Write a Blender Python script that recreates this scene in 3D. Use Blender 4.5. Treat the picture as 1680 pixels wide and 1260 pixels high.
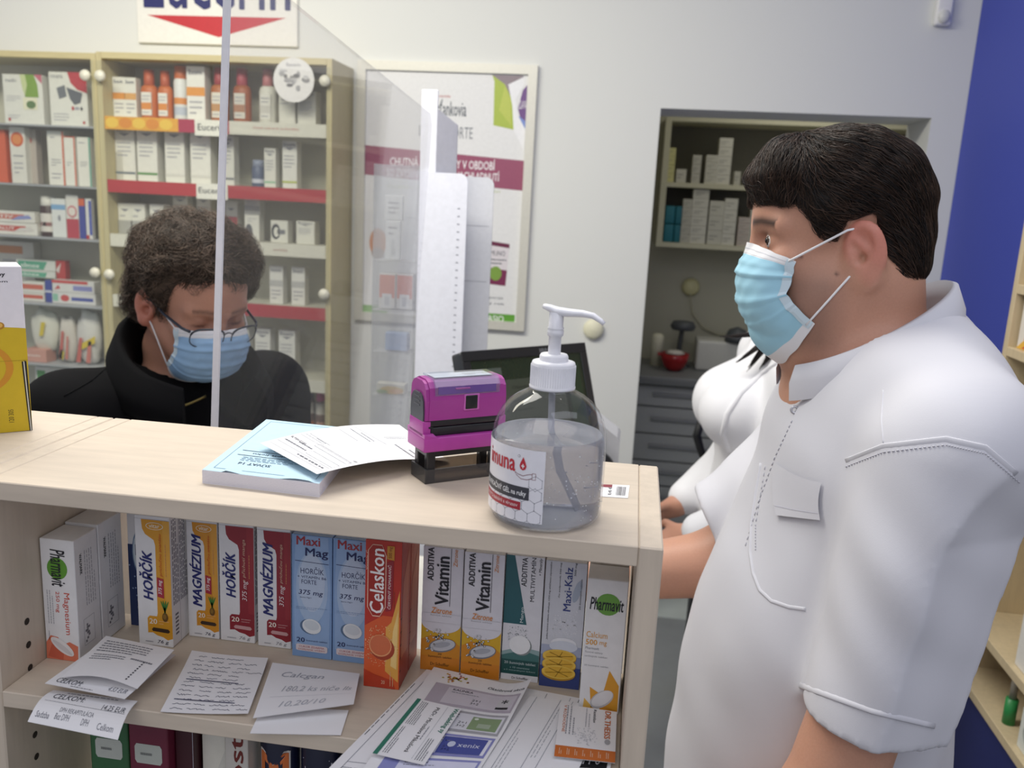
import bpy, bmesh, math, random
import numpy as np
from mathutils import Vector, Matrix
from mathutils.bvhtree import BVHTree
random.seed(7)
S = bpy.context.scene
for _o in list(bpy.data.objects):
    bpy.data.objects.remove(_o)

# ------------------------------------------------------------------ camera
FPX = 1420.0                       # focal length in pixels of the 1680 x 1260 frame
CAM = np.array([0.0, 0.0, 1.62])
def _n(v):
    return v / np.linalg.norm(v)
_cy = _n(np.array([210.0, 290.0, -FPX]))                       # world +Y seen from the camera
_cz = -_n(np.array([-340.0, -6706.9, -FPX]))                   # world +Z
_cx = np.cross(_cy, _cz)
RC = np.array([_cx, _cy, _cz]).T                               # world -> camera
cd = bpy.data.cameras.new('camera')
cam = bpy.data.objects.new('camera', cd)
S.collection.objects.link(cam)
cd.sensor_width = 36.0
cd.lens = FPX / 1680.0 * 36.0
cd.clip_start = 0.02
cam.matrix_world = Matrix.Translation(Vector(CAM)) @ Matrix(RC.T.tolist()).to_4x4()
cd.dof.use_dof = True
cd.dof.focus_distance = 0.80
cd.dof.aperture_fstop = 9.0
S.camera = cam

# ------------------------------------------------------------------ light
S.view_settings.view_transform = 'Standard'
S.view_settings.look = 'None'
S.view_settings.exposure = 0.0
S.view_settings.gamma = 1.0
S.view_settings.use_curve_mapping = False
W = bpy.data.worlds.new('World')
S.world = W
W.use_nodes = True
_bg = W.node_tree.nodes['Background']
_bg.inputs[0].default_value = (0.86, 0.88, 1.0, 1)
_bg.inputs[1].default_value = 0.42

def area(name, loc, target, sx, sy, power, color=(1, 1, 1)):
    d = bpy.data.lights.new(name, 'AREA')
    d.shape = 'RECTANGLE'
    d.size, d.size_y, d.energy, d.color = sx, sy, power, color
    o = bpy.data.objects.new(name, d)
    S.collection.objects.link(o)
    o.location = loc
    o.rotation_euler = (Vector(target) - Vector(loc)).to_track_quat('-Z', 'Y').to_euler()
    return o
area('ceiling_lamp_counter', (-0.5, 1.35, 2.85), (-0.5, 1.45, 0), 1.5, 0.5, 27, (1.0, 0.97, 0.90))
area('ceiling_lamp_shop', (-1.6, 1.5, 2.85), (-1.6, 2.6, 0.6), 1.4, 0.5, 34, (1.0, 0.96, 0.82))
area('ceiling_lamp_dispensary', (0.7, 0.3, 2.85), (0.5, 0.6, 0), 1.4, 0.5, 7, (0.85, 0.88, 1.0))
area('ceiling_lamp_back_room', (0.7, 3.9, 2.45), (0.6, 3.95, 0), 0.6, 0.3, 3.0, (1.0, 0.96, 0.85))
area('bounced_flash', (-0.35, -0.7, 2.5), (0.0, 1.0, 1.2), 1.0, 1.0, 6, (1.0, 0.98, 0.96))

# ------------------------------------------------------------------ pixel <-> place (of the photograph's 1680 x 1260 frame)
def ray(px, py):
    return RC.T @ np.array([(px - 840.0) / FPX, -(py - 630.0) / FPX, -1.0])
def atY(px, py, Y):
    d = ray(px, py)
    return Vector(CAM + d * (Y - CAM[1]) / d[1])
def atZ(px, py, z):
    d = ray(px, py)
    return Vector(CAM + d * (z - CAM[2]) / d[2])

# ------------------------------------------------------------------ materials
def col(h):
    h = h.lstrip('#')
    c = [int(h[i:i + 2], 16) / 255.0 for i in (0, 2, 4)]
    return [x / 12.92 if x <= 0.04045 else ((x + 0.055) / 1.055) ** 2.4 for x in c] + [1.0]
_mats = {}
def M(h, rough=0.5, kind='plain', metal=0.0, emit=0.0):
    key = (h, rough, kind, metal, emit)
    if key in _mats:
        return _mats[key]
    m = bpy.data.materials.new('%s_%s' % (kind, h.strip('#')))
    m.use_nodes = True
    nt = m.node_tree
    b = nt.nodes['Principled BSDF']
    c = col(h)
    b.inputs['Base Color'].default_value = c
    b.inputs['Roughness'].default_value = rough
    b.inputs['Metallic'].default_value = metal
    L = nt.links.new
    def noise(scale, detail=3.0, vec=None, rough_=0.55):
        n = nt.nodes.new('ShaderNodeTexNoise')
        n.inputs['Scale'].default_value = scale
        n.inputs['Detail'].default_value = detail
        n.inputs['Roughness'].default_value = rough_
        if vec is None:
            tc = nt.nodes.new('ShaderNodeTexCoord')
            vec = tc.outputs['Object']
        L(vec, n.inputs['Vector'])
        return n
    def bump(fac, strength, dist):
        bp = nt.nodes.new('ShaderNodeBump')
        bp.inputs['Strength'].default_value = strength
        bp.inputs['Distance'].default_value = dist
        L(fac, bp.inputs['Height'])
        L(bp.outputs[0], b.inputs['Normal'])
    def ramp(fac, c0, c1, p0=0.3, p1=0.7):
        r = nt.nodes.new('ShaderNodeValToRGB')
        r.color_ramp.elements[0].position = p0
        r.color_ramp.elements[1].position = p1
        r.color_ramp.elements[0].color = c0
        r.color_ramp.elements[1].color = c1
        L(fac, r.inputs[0])
        L(r.outputs[0], b.inputs['Base Color'])
    def sh(k):
        return [min(1, x * k) for x in c[:3]] + [1]
    if kind == 'plain':
        n = noise(90)
        ramp(n.outputs[0], sh(0.97), sh(1.03))
    elif kind == 'wood':
        tc = nt.nodes.new('ShaderNodeTexCoord')
        mp = nt.nodes.new('ShaderNodeMapping')
        mp.inputs['Scale'].default_value = (9, 60, 60)
        L(tc.outputs['Object'], mp.inputs[0])
        n = noise(1.6, 6, mp.outputs[0], 0.6)
        ramp(n.outputs[0], sh(0.90), sh(1.06), 0.25, 0.75)
        bump(n.outputs[0], 0.05, 0.001)
    elif kind == 'woodv':
        tc = nt.nodes.new('ShaderNodeTexCoord')
        mp = nt.nodes.new('ShaderNodeMapping')
        mp.inputs['Scale'].default_value = (60, 60, 6)
        L(tc.outputs['Object'], mp.inputs[0])
        n = noise(1.6, 6, mp.outputs[0], 0.6)
        ramp(n.outputs[0], sh(0.90), sh(1.06), 0.25, 0.75)
        bump(n.outputs[0], 0.05, 0.001)
    elif kind == 'wall':
        n = noise(260, 4)
        bump(n.outputs[0], 0.12, 0.002)
    elif kind == 'floor':
        n = noise(6, 6)
        ramp(n.outputs[0], sh(0.92), sh(1.08))
    elif kind == 'cloth':
        n = noise(1400, 2)
        bump(n.outputs[0], 0.25, 0.0006)
        b.inputs['Specular IOR Level'].default_value = 0.15
    elif kind == 'cotton':
        n = noise(900, 2)
        bump(n.outputs[0], 0.12, 0.0005)
    elif kind == 'paper':
        n = noise(40, 3)
        bump(n.outputs[0], 0.05, 0.002)
    elif kind == 'skin':
        at = nt.nodes.new('ShaderNodeVertexColor')
        at.layer_name = 'tone'
        n = noise(420, 3)
        mx = nt.nodes.new('ShaderNodeMix')
        mx.data_type = 'RGBA'
        mx.blend_type = 'MULTIPLY'
        r = nt.nodes.new('ShaderNodeValToRGB')
        r.color_ramp.elements[0].color = (0.86, 0.82, 0.80, 1)
        r.color_ramp.elements[1].color = (1.06, 1.05, 1.05, 1)
        L(n.outputs[0], r.inputs[0])
        mx.inputs[0].default_value = 0.8
        L(at.outputs[0], mx.inputs[6])
        L(r.outputs[0], mx.inputs[7])
        L(mx.outputs[2], b.inputs['Base Color'])
        b.inputs['Subsurface Weight'].default_value = 0.12
        b.inputs['Subsurface Radius'].default_value = (0.012, 0.004, 0.002)
        b.inputs['Subsurface Scale'].default_value = 0.5
        bump(n.outputs[0], 0.10, 0.0006)
    elif kind == 'hair':
        n = noise(60, 4)
        ramp(n.outputs[0], sh(0.6), sh(1.5), 0.3, 0.75)
        b.inputs['Specular IOR Level'].default_value = 0.35
    elif kind == 'clear':                       # thin clear plastic wall: lets light through, reflects a little, white diffuse share paints haze over it
        tr = nt.nodes.new('ShaderNodeBsdfTransparent')
        tr.inputs[0].default_value = c
        gl = nt.nodes.new('ShaderNodeBsdfGlossy')
        gl.inputs['Roughness'].default_value = rough
        df = nt.nodes.new('ShaderNodeBsdfDiffuse')
        df.inputs[0].default_value = (0.85, 0.86, 0.9, 1)
        lw = nt.nodes.new('ShaderNodeLayerWeight')
        lw.inputs[0].default_value = 0.5
        pw = nt.nodes.new('ShaderNodeMath')
        pw.operation = 'POWER'
        pw.inputs[1].default_value = 4.0
        fr = nt.nodes.new('ShaderNodeMath')
        fr.operation = 'MULTIPLY_ADD'
        fr.inputs[1].default_value = 0.55
        fr.inputs[2].default_value = 0.035
        L(lw.outputs['Facing'], pw.inputs[0])
        L(pw.outputs[0], fr.inputs[0])
        m1 = nt.nodes.new('ShaderNodeMixShader')
        m2 = nt.nodes.new('ShaderNodeMixShader')
        m2.inputs[0].default_value = metal       # share of haze
        b.inputs['Metallic'].default_value = 0
        L(fr.outputs[0], m1.inputs[0])
        L(tr.outputs[0], m1.inputs[1])
        L(gl.outputs[0], m1.inputs[2])
        L(m1.outputs[0], m2.inputs[1])
        L(df.outputs[0], m2.inputs[2])
        L(m2.outputs[0], nt.nodes['Material Output'].inputs[0])
    elif kind == 'gel':
        b.inputs['Transmission Weight'].default_value = 1.0
        b.inputs['IOR'].default_value = 1.33
        b.inputs['Roughness'].default_value = rough
        df = nt.nodes.new('ShaderNodeBsdfDiffuse')          # the cloud of fine bubbles
        df.inputs[0].default_value = (0.42, 0.43, 0.47, 1)
        m1 = nt.nodes.new('ShaderNodeMixShader')
        m1.inputs[0].default_value = 0.36
        L(b.outputs[0], m1.inputs[1])
        L(df.outputs[0], m1.inputs[2])
        L(m1.outputs[0], nt.nodes['Material Output'].inputs[0])
    if emit:
        b.inputs['Emission Color'].default_value = c
        b.inputs['Emission Strength'].default_value = emit
    _mats[key] = m
    return m

# ------------------------------------------------------------------ mesh building
_txt = {}
def text_shape(s, bold=0.0, shear=0.0):
    k = (s, bold, shear)
    if k not in _txt:
        c = bpy.data.curves.new('t', 'FONT')
        c.body = s
        c.resolution_u = 2
        c.offset = bold
        c.shear = shear
        o = bpy.data.objects.new('t', c)
        me = bpy.data.meshes.new_from_object(o)
        v = np.array([x.co[:2] for x in me.vertices])
        f = [tuple(p.vertices) for p in me.polygons]
        bpy.data.objects.remove(o)
        bpy.data.curves.remove(c)
        bpy.data.meshes.remove(me)
        v = (v - v.min(0)) / np.maximum(v.max(0) - v.min(0), 1e-6)
        _txt[k] = (v, f)
    return _txt[k]

class MB:
    def __init__(s):
        s.v, s.f, s.mi, s.sm, s.mats = [], [], [], [], []
        s.T = None
    def idx(s, m):
        if m not in s.mats:
            s.mats.append(m)
        return s.mats.index(m)
    def add(s, verts, faces, mat, smooth=False):
        o = len(s.v)
        if s.T is not None:
            verts = [s.T @ Vector(p) for p in verts]
        s.v.extend([tuple(p) for p in verts])
        k = s.idx(mat)
        for f in faces:
            s.f.append(tuple(i + o for i in f))
            s.mi.append(k)
            s.sm.append(smooth)
        return s
    def bm(s, bm, mat, smooth=False):
        bm.verts.index_update()
        s.add([v.co[:] for v in bm.verts], [[v.index for v in f.verts] for f in bm.faces], mat, smooth)
        bm.free()
        return s
    def box(s, x0, y0, z0, x1, y1, z1, mat, bev=0.0, seg=1):
        b = bmesh.new()
        bmesh.ops.create_cube(b, size=1.0)
        for v in b.verts:
            v.co = (x0 + (v.co.x + .5) * (x1 - x0), y0 + (v.co.y + .5) * (y1 - y0), z0 + (v.co.z + .5) * (z1 - z0))
        if bev:
            bmesh.ops.bevel(b, geom=b.edges[:], offset=bev, segments=seg, affect='EDGES', profile=0.6)
        return s.bm(b, mat, seg > 1)
    def prism(s, pts, d, mat, smooth=False):        # polygon (3D points) pushed along d
        n = len(pts)
        d = Vector(d)
        p = [Vector(q) for q in pts]
        v = p + [q + d for q in p]
        f = [tuple(range(n - 1, -1, -1)), tuple(range(n, 2 * n))]
        s.add(v, f, mat)
        return s.add(v, [(i, (i + 1) % n, n + (i + 1) % n, n + i) for i in range(n)], mat, smooth)
    def lathe(s, prof, c, mat, n=32, axis=(0, 0, 1), smooth=True):
        a = Vector(axis).normalized()
        u = a.orthogonal().normalized()
        w = a.cross(u)
        c = Vector(c)
        v, f = [], []
        for (r, h) in prof:
            for i in range(n):
                t = 2 * math.pi * i / n
                v.append(c + a * h + (u * math.cos(t) + w * math.sin(t)) * max(r, 1e-5))
        for k in range(len(prof) - 1):
            for i in range(n):
                j = (i + 1) % n
                f.append((k * n + i, k * n + j, (k + 1) * n + j, (k + 1) * n + i))
        return s.add(v, f, mat, smooth)
    def tube(s, pts, r, mat, n=8, close=False, flat=1.0, up=None):
        P = [Vector(p) for p in pts]
        m = len(P)
        v, f = [], []
        prev = None
        for i, p in enumerate(P):
            t = (P[min(i + 1, m - 1)] - P[max(i - 1, 0)])
            t = t.normalized() if t.length > 1e-9 else Vector((0, 0, 1))
            u = Vector(up) if up is not None else (prev if prev is not None else t.orthogonal())
            u = u - t * u.dot(t)
            u = u.normalized() if u.length > 1e-6 else t.orthogonal().normalized()
            prev = u
            w = t.cross(u)
            rr = r[i] if isinstance(r, (list, tuple)) else r
            for k in range(n):
                a = 2 * math.pi * k / n
                v.append(p + (w * math.cos(a) + u * math.sin(a) * flat) * rr)
        for i in range(m - 1):
            for k in range(n):
                j = (k + 1) % n
                f.append((i * n + k, i * n + j, (i + 1) * n + j, (i + 1) * n + k))
        f.append(tuple(range(n - 1, -1, -1)))
        f.append(tuple(range((m - 1) * n, m * n)))
        return s.add(v, f, mat, True)
    def sphere(s, c, r, mat, n=12):
        r = r if isinstance(r, (tuple, list)) else (r, r, r)
        b = bmesh.new()
        bmesh.ops.create_uvsphere(b, u_segments=n, v_segments=max(6, n // 2), radius=1.0)
        for v in b.verts:
            v.co = (c[0] + v.co.x * r[0], c[1] + v.co.y * r[1], c[2] + v.co.z * r[2])
        return s.bm(b, mat, True)
    def build(s, name, parent=None, at=None, tone=None):
        V = np.array(s.v, float)
        if parent is not None:
            org = np.array(parent['_w'])
        elif at is not None:
            org = np.array(at, float)
        else:
            lo, hi = V.min(0), V.max(0)
            org = np.array([(lo[0] + hi[0]) / 2, (lo[1] + hi[1]) / 2, lo[2]])
        me = bpy.data.meshes.new(name)
        me.from_pydata((V - org).tolist(), [], s.f)
        for m in s.mats:
            me.materials.append(m)
        me.polygons.foreach_set('material_index', s.mi)
        me.polygons.foreach_set('use_smooth', s.sm)
        if tone is not None:
            a = me.color_attributes.new('tone', 'FLOAT_COLOR', 'POINT')
            t = np.ones((len(V), 4), np.float32)
            t[:len(tone), :3] = tone
            a.data.foreach_set('color', t.ravel())
        me.update()
        o = bpy.data.objects.new(name, me)
        S.collection.objects.link(o)
        o['_w'] = org.tolist()
        if parent is not None:
            o.parent = parent
        else:
            o.location = org
        return o

def tag(o, label, cat, group=None, kind=None):
    o['label'] = label
    o['category'] = cat
    if group:
        o['group'] = group
    if kind:
        o['kind'] = kind
    return o
def thing(name, label, cat, loc, group=None):
    o = bpy.data.objects.new(name, None)
    o.empty_display_size = 0.02
    S.collection.objects.link(o)
    o.location = loc
    o['_w'] = list(loc)
    return tag(o, label, cat, group)
def struct(name, mb, at=None):
    o = mb.build(name, at=at)
    o['kind'] = 'structure'
    return o

class Canvas:                       # prints flat shapes and lettering on a face of a mesh
    def __init__(s, mb, O, U, V, N, step=0.00012, fn=None):
        s.mb, s.O, s.U, s.V, s.N, s.step, s.fn = mb, Vector(O), Vector(U), Vector(V), Vector(N), step, fn
        s.sub = 0
    @staticmethod
    def quad(mb, p00, p10, p11, p01, N=(0, 0, 1), step=0.00015):
        a, b, c, d = Vector(p00), Vector(p10), Vector(p11), Vector(p01)
        n = Vector(N)
        def fn(u, v, l):
            return (a * (1 - u) + b * u) * (1 - v) + (d * (1 - u) + c * u) * v + n * (step * l)
        return Canvas(mb, a, b - a, d - a, N, step, fn)
    def p(s, u, v, l=1):
        if s.fn:
            return s.fn(u, v, l)
        return s.O + s.U * u + s.V * v + s.N * (s.step * l)
    def rect(s, u0, v0, u1, v1, mat, l=1, nu=1, nv=1):
        if s.sub:
            nu, nv = max(nu, int(abs(u1 - u0) * s.sub) + 1), max(nv, int(abs(v1 - v0) * s.sub) + 1)
        vs = [s.p(u0 + (u1 - u0) * i / nu, v0 + (v1 - v0) * j / nv, l) for j in range(nv + 1) for i in range(nu + 1)]
        k = nu + 1
        s.mb.add(vs, [(j * k + i, j * k + i + 1, (j + 1) * k + i + 1, (j + 1) * k + i) for j in range(nv) for i in range(nu)], mat)
        return s
    def poly(s, pts, mat, l=1):
        s.mb.add([s.p(u, v, l) for u, v in pts], [tuple(range(len(pts)))], mat)
        return s
    def ell(s, cu, cv, ru, rv, mat, l=1, n=22, a0=0, a1=360, rot=0):
        ca, sa = math.cos(rot), math.sin(rot)
        pts = []
        for i in range(n + (a1 - a0 < 360)):
            t = math.radians(a0 + (a1 - a0) * i / n)
            x, y = ru * math.cos(t), rv * math.sin(t)
            pts.append((cu + x * ca - y * sa, cv + x * sa + y * ca))
        return s.poly(pts, mat, l)
    def line(s, u0, v0, u1, v1, w, mat, l=1):
        d = Vector((u1 - u0, v1 - v0))
        if d.length < 1e-9:
            return s
        n = Vector((-d.y, d.x)).normalized() * w / 2
        return s.poly([(u0 - n.x, v0 - n.y), (u1 - n.x, v1 - n.y), (u1 + n.x, v1 + n.y), (u0 + n.x, v0 + n.y)], mat, l)
    def frame(s, u0, v0, u1, v1, w, mat, l=1):
        for a in ((u0, v0, u1, v0), (u1, v0, u1, v1), (u1, v1, u0, v1), (u0, v1, u0, v0)):
            s.line(*a, w, mat, l)
        return s
    def txt(s, t, u0, v0, u1, v1, mat, rot=0, bold=0.0, shear=0.0, l=2):
        if bold > .018:
            e = min(bold, .05) * .75 / max(1.0, .62 * len(t))
            g = min(bold, .05) * .45
            for k, j in ((-1, 0), (1, 0), (-.5, 1), (.5, -1)):
                if rot in (0, 180):
                    du, dv = k * (u1 - u0) * e, j * (v1 - v0) * g
                else:
                    du, dv = j * (u1 - u0) * g, k * (v1 - v0) * e
                s.txt(t, u0 + du, v0 + dv, u1 + du, v1 + dv, mat, rot, 0.0, shear, l + .1 * k)
        bold = 0.0
        v, f = text_shape(t, bold, shear)
        pts = []
        for x, y in v:
            if rot == 90:
                a, b = 1 - y, x
            elif rot == -90:
                a, b = y, 1 - x
            elif rot == 180:
                a, b = 1 - x, 1 - y
            else:
                a, b = x, y
            pts.append(s.p(u0 + (u1 - u0) * a, v0 + (v1 - v0) * b, l))
        s.mb.add(pts, f, mat)
        return s
    def fine(s, u0, v0, u1, v1, n, mat, rot=0, l=1, fill=0.32):   # rows of print too small to read: broken hairlines
        R = random.Random(int(u0 * 1e5) ^ int(v1 * 1e5) ^ n)
        for k in range(n):
            x = 0.0
            end = 1.0 if k < n - 1 else R.uniform(.4, .9)
            a0 = (k + 0.5 - fill / 2) / n
            a1 = (k + 0.5 + fill / 2) / n
            while x < end:
                w = R.uniform(.03, .09)
                e = min(x + w, end)
                if rot == 0:
                    s.rect(u0 + (u1 - u0) * x, v1 - (v1 - v0) * a1, u0 + (u1 - u0) * e, v1 - (v1 - v0) * a0, mat, l)
                else:
                    s.rect(u0 + (u1 - u0) * a0, v0 + (v1 - v0) * x, u0 + (u1 - u0) * a1, v0 + (v1 - v0) * e, mat, l)
                x = e + R.uniform(.012, .022)
        return s

WHITE = M('#ecebe8', 0.45)
PAPER = M('#efeef0', 0.7, 'paper')
INK = M('#22232a', 0.6)
GREYINK = M('#8f9096', 0.6)
NAVY = M('#1d2558', 0.5)
RED = M('#b3262c', 0.5)
WOOD = M('#cfc1af', 0.5, 'wood')
WOODV = M('#cfc1af', 0.5, 'woodv')
# ================================================================== the room
WALLW = M('#dedfdb', 0.75, 'wall')
b = MB(); b.box(-4.2, -1.6, -0.05, 2.6, 5.2, 0.0, M('#86898a', 0.5, 'floor')); struct('floor', b)
def back_wall():
    b = MB()
    y0, y1 = 3.2, 3.47
    b.box(-4.2, y0, 0, 0.045, y1, 2.9, WALLW)
    b.box(0.045, y0, 1.962, 0.945, y1, 2.9, WALLW)
    b.box(0.945, y0, 0, 1.09, y1, 2.9, WALLW)
    struct('wall_back', b)
back_wall()
b = MB(); b.box(1.05, 1.0, 0, 1.2, 3.199, 2.9, M('#4250b2', 0.6, 'wall')); struct('wall_right', b)
b = MB(); b.box(-0.3, 4.56, 0, 1.9, 4.66, 2.6, M('#b8b6a4', 0.8, 'wall')); struct('wall_back_room', b)
b = MB(); b.box(1.5, 3.471, 0, 1.6, 4.559, 2.6, M('#c9c7ba', 0.8, 'wall')); struct('wall_back_room_right', b)
b = MB(); b.box(-0.32, 3.471, 0, -0.22, 4.559, 2.6, M('#c9c7ba', 0.8, 'wall')); struct('wall_back_room_left', b)
b = MB(); b.box(-0.32, 3.471, 2.6, 1.6, 4.66, 2.65, M('#c9c7ba', 0.8, 'wall')); struct('ceiling_back_room', b)
b = MB(); b.box(-0.219, 3.3, 0.0, 1.499, 4.559, 0.004, M('#b9c0bd', 0.5, 'floor')); struct('floor_back_room', b)

# motion sensor and round door stop on the back wall
t = thing('motion_sensor', 'small white motion sensor high on the white back wall', 'sensor', (0.932, 3.2, 2.25))
b = MB(); b.box(0.905, 3.17, 2.25, 0.955, 3.2, 2.345, WHITE, 0.008, 3); b.build('housing', t)
b = MB(); b.sphere((0.93, 3.168, 2.275), (0.02, 0.012, 0.022), M('#d8d8d2', 0.3)); b.build('lens', t)
b = MB()
b.lathe([(0.0, 0.0), (0.036, 0.0), (0.038, 0.006), (0.036, 0.016), (0.026, 0.024), (0.0, 0.026)], (-0.135, 3.2, 1.17), M('#e2dfc4', 0.5), 28, (0, -1, 0))
tag(b.build('door_stop'), 'round cream door stop on the wall beside the doorway, above the monitor', 'knob')

# brand sign over the cabinet
t = thing('wall_sign', 'white shop sign with dark blue lettering over a red triangle', 'sign', (-1.57, 3.19, 2.13))
b = MB(); b.box(-1.9, 3.185, 2.128, -1.278, 3.2, 2.62, M('#eceae2', 0.5), 0.002)
c = Canvas(b, (-1.9, 3.185, 2.128), (1, 0, 0), (0, 0, 1), (0, -1, 0), 0.0004)
c.txt('Eucerin', 0.03, 0.122, 0.595, 0.34, M('#262a66', 0.5), bold=0.02)
c.poly([(0.04, 0.098), (0.32, 0.026), (0.58, 0.098)], M('#c23038', 0.5))
b.build('panel', t)

# framed poster
def poster():
    t = thing('framed_poster', 'advertising poster in a silver snap frame on the white back wall', 'poster', (-0.72, 3.19, 1.145))
    x0, x1, z0, z1 = -1.05, -0.393, 1.145, 2.09
    ALU = M('#d9d7cc', 0.35, metal=0.2)
    b = MB()
    w = 0.032
    for q in (((x0, z0), (x1, z0), (x1 - w, z0 + w), (x0 + w, z0 + w)), ((x1, z0), (x1, z1), (x1 - w, z1 - w), (x1 - w, z0 + w)),
              ((x1, z1), (x0, z1), (x0 + w, z1 - w), (x1 - w, z1 - w)), ((x0, z1), (x0, z0), (x0 + w, z0 + w), (x0 + w, z1 - w))):
        b.prism([(p[0], 3.180, p[1]) for p in q], (0, 0.0195, 0), ALU)
    b.build('frame', t)
    b = MB()
    b.box(x0 + w * .6, 3.19, z0 + w * .6, x1 - w * .6, 3.1965, z1 - w * .6, M('#e4e4e4', 0.3))
    W_, H_ = 1.0, 1.0
    def fn(u, v, l):
        return Vector((x0 + w + u * (x1 - x0 - 2 * w), 3.19 - 0.0003 * l, z0 + w + v * (z1 - z0 - 2 * w)))
    c = Canvas(b, (0, 0, 0), (1, 0, 0), (0, 0, 1), (0, -1, 0), 0.0003, fn)
    MAR = M('#97506a', 0.4)
    c.poly([(0, .705), (1, .69), (1, .565), (0, .59)][::-1] if False else [(0, .58), (1, .545), (1, .665), (0, .70)], MAR)
    WH = M('#f0eef0', 0.4)
    c.txt('CHUTNÁ PRE IMUNITY V OBDOBÍ', .16, .622, .82, .664, WH, bold=.02)
    c.txt('SO ZVÝŠENÝM RIZIKOM NACHLADNUTÍ', .14, .578, .85, .618, WH, bold=.02)
    GR = M('#5b616b', 0.4)
    c.txt('Marťankovia', .39, .83, .63, .895, GR, bold=.025)
    c.txt('IMUNO', .34, .745, .52, .79, M('#80848c', .4))
    c.txt('FORTE', .53, .742, .675, .788, M('#80848c', .4))
    c.txt('novinka', .46, .902, .53, .912, RED)
    c.poly([(.78, .995), (.795, .97), (.80, .80), (.93, .785), (.91, .90), (.86, .96)], M('#a9bb4c', .4))
    c.poly([(.83, .86), (.91, .80), (.90, .90), (.86, .955)], M('#b9c45a', .4), 1.5)
    c.poly([(.78, .995), (.86, .96), (.91, .90), (.96, .955), (.97, .995)], M('#8d8087', .4), 2)
    c.poly([(.925, .785), (.995, .70), (.995, .80), (.955, .84), (.93, .90), (.98, .965), (.97, .99), (.88, .96), (.91, .88)], M('#eeeef0', .25), 3)
    c.poly([(.945, .87), (.965, .825), (.995, .81), (.995, .96), (.97, .94)], M('#6d4a86', .4), 4)
    c.poly([(.95, .84), (.995, .79), (.995, .82), (.965, .835)], M('#7a8fcc', .4), 5)
    c.txt('ZLAVA', .95, .868, .995, .90, WH, l=6)
    c.txt('Vitamín C, zinok, horčík a selén', .14, .53, .86, .545, M('#b4bf8e', .4))
    # product box picture
    c.poly([(.79, .155), (.92, .15), (.935, .325), (.795, .335)], M('#dcd6da', .4))
    c.poly([(.795, .318), (.934, .308), (.935, .325), (.795, .335)], M('#6b2c48', .4), 2)
    c.poly([(.79, .155), (.92, .15), (.926, .215), (.792, .225)], M('#7a2f52', .4), 2)
    c.ell(.855, .2, .038, .03, M('#7fa048', .4), 3)
    c.txt('IMUNO', .81, .275, .91, .295, GR, l=3)
    c.fine(.805, .235, .92, .265, 2, GR, l=3)
    c.txt('podporuje', .77, .09, .91, .103, GR)
    c.txt('celý rok', .77, .065, .92, .078, GR)
    c.rect(0.0, -.006, 0.16, .03, M('#7fae63', .4))
    c.rect(0.60, -.012, 0.99, .03, M('#62a03c', .4))
    c.txt('SALASIO', .74, -.004, .92, .022, WH, bold=.02)
    c.ell(.09, .30, .055, .06, M('#c88a64', .5), 1)
    c.ell(.09, .255, .04, .025, M('#9a8478', .5), 2)
    b.build('print', t)
poster()

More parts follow.
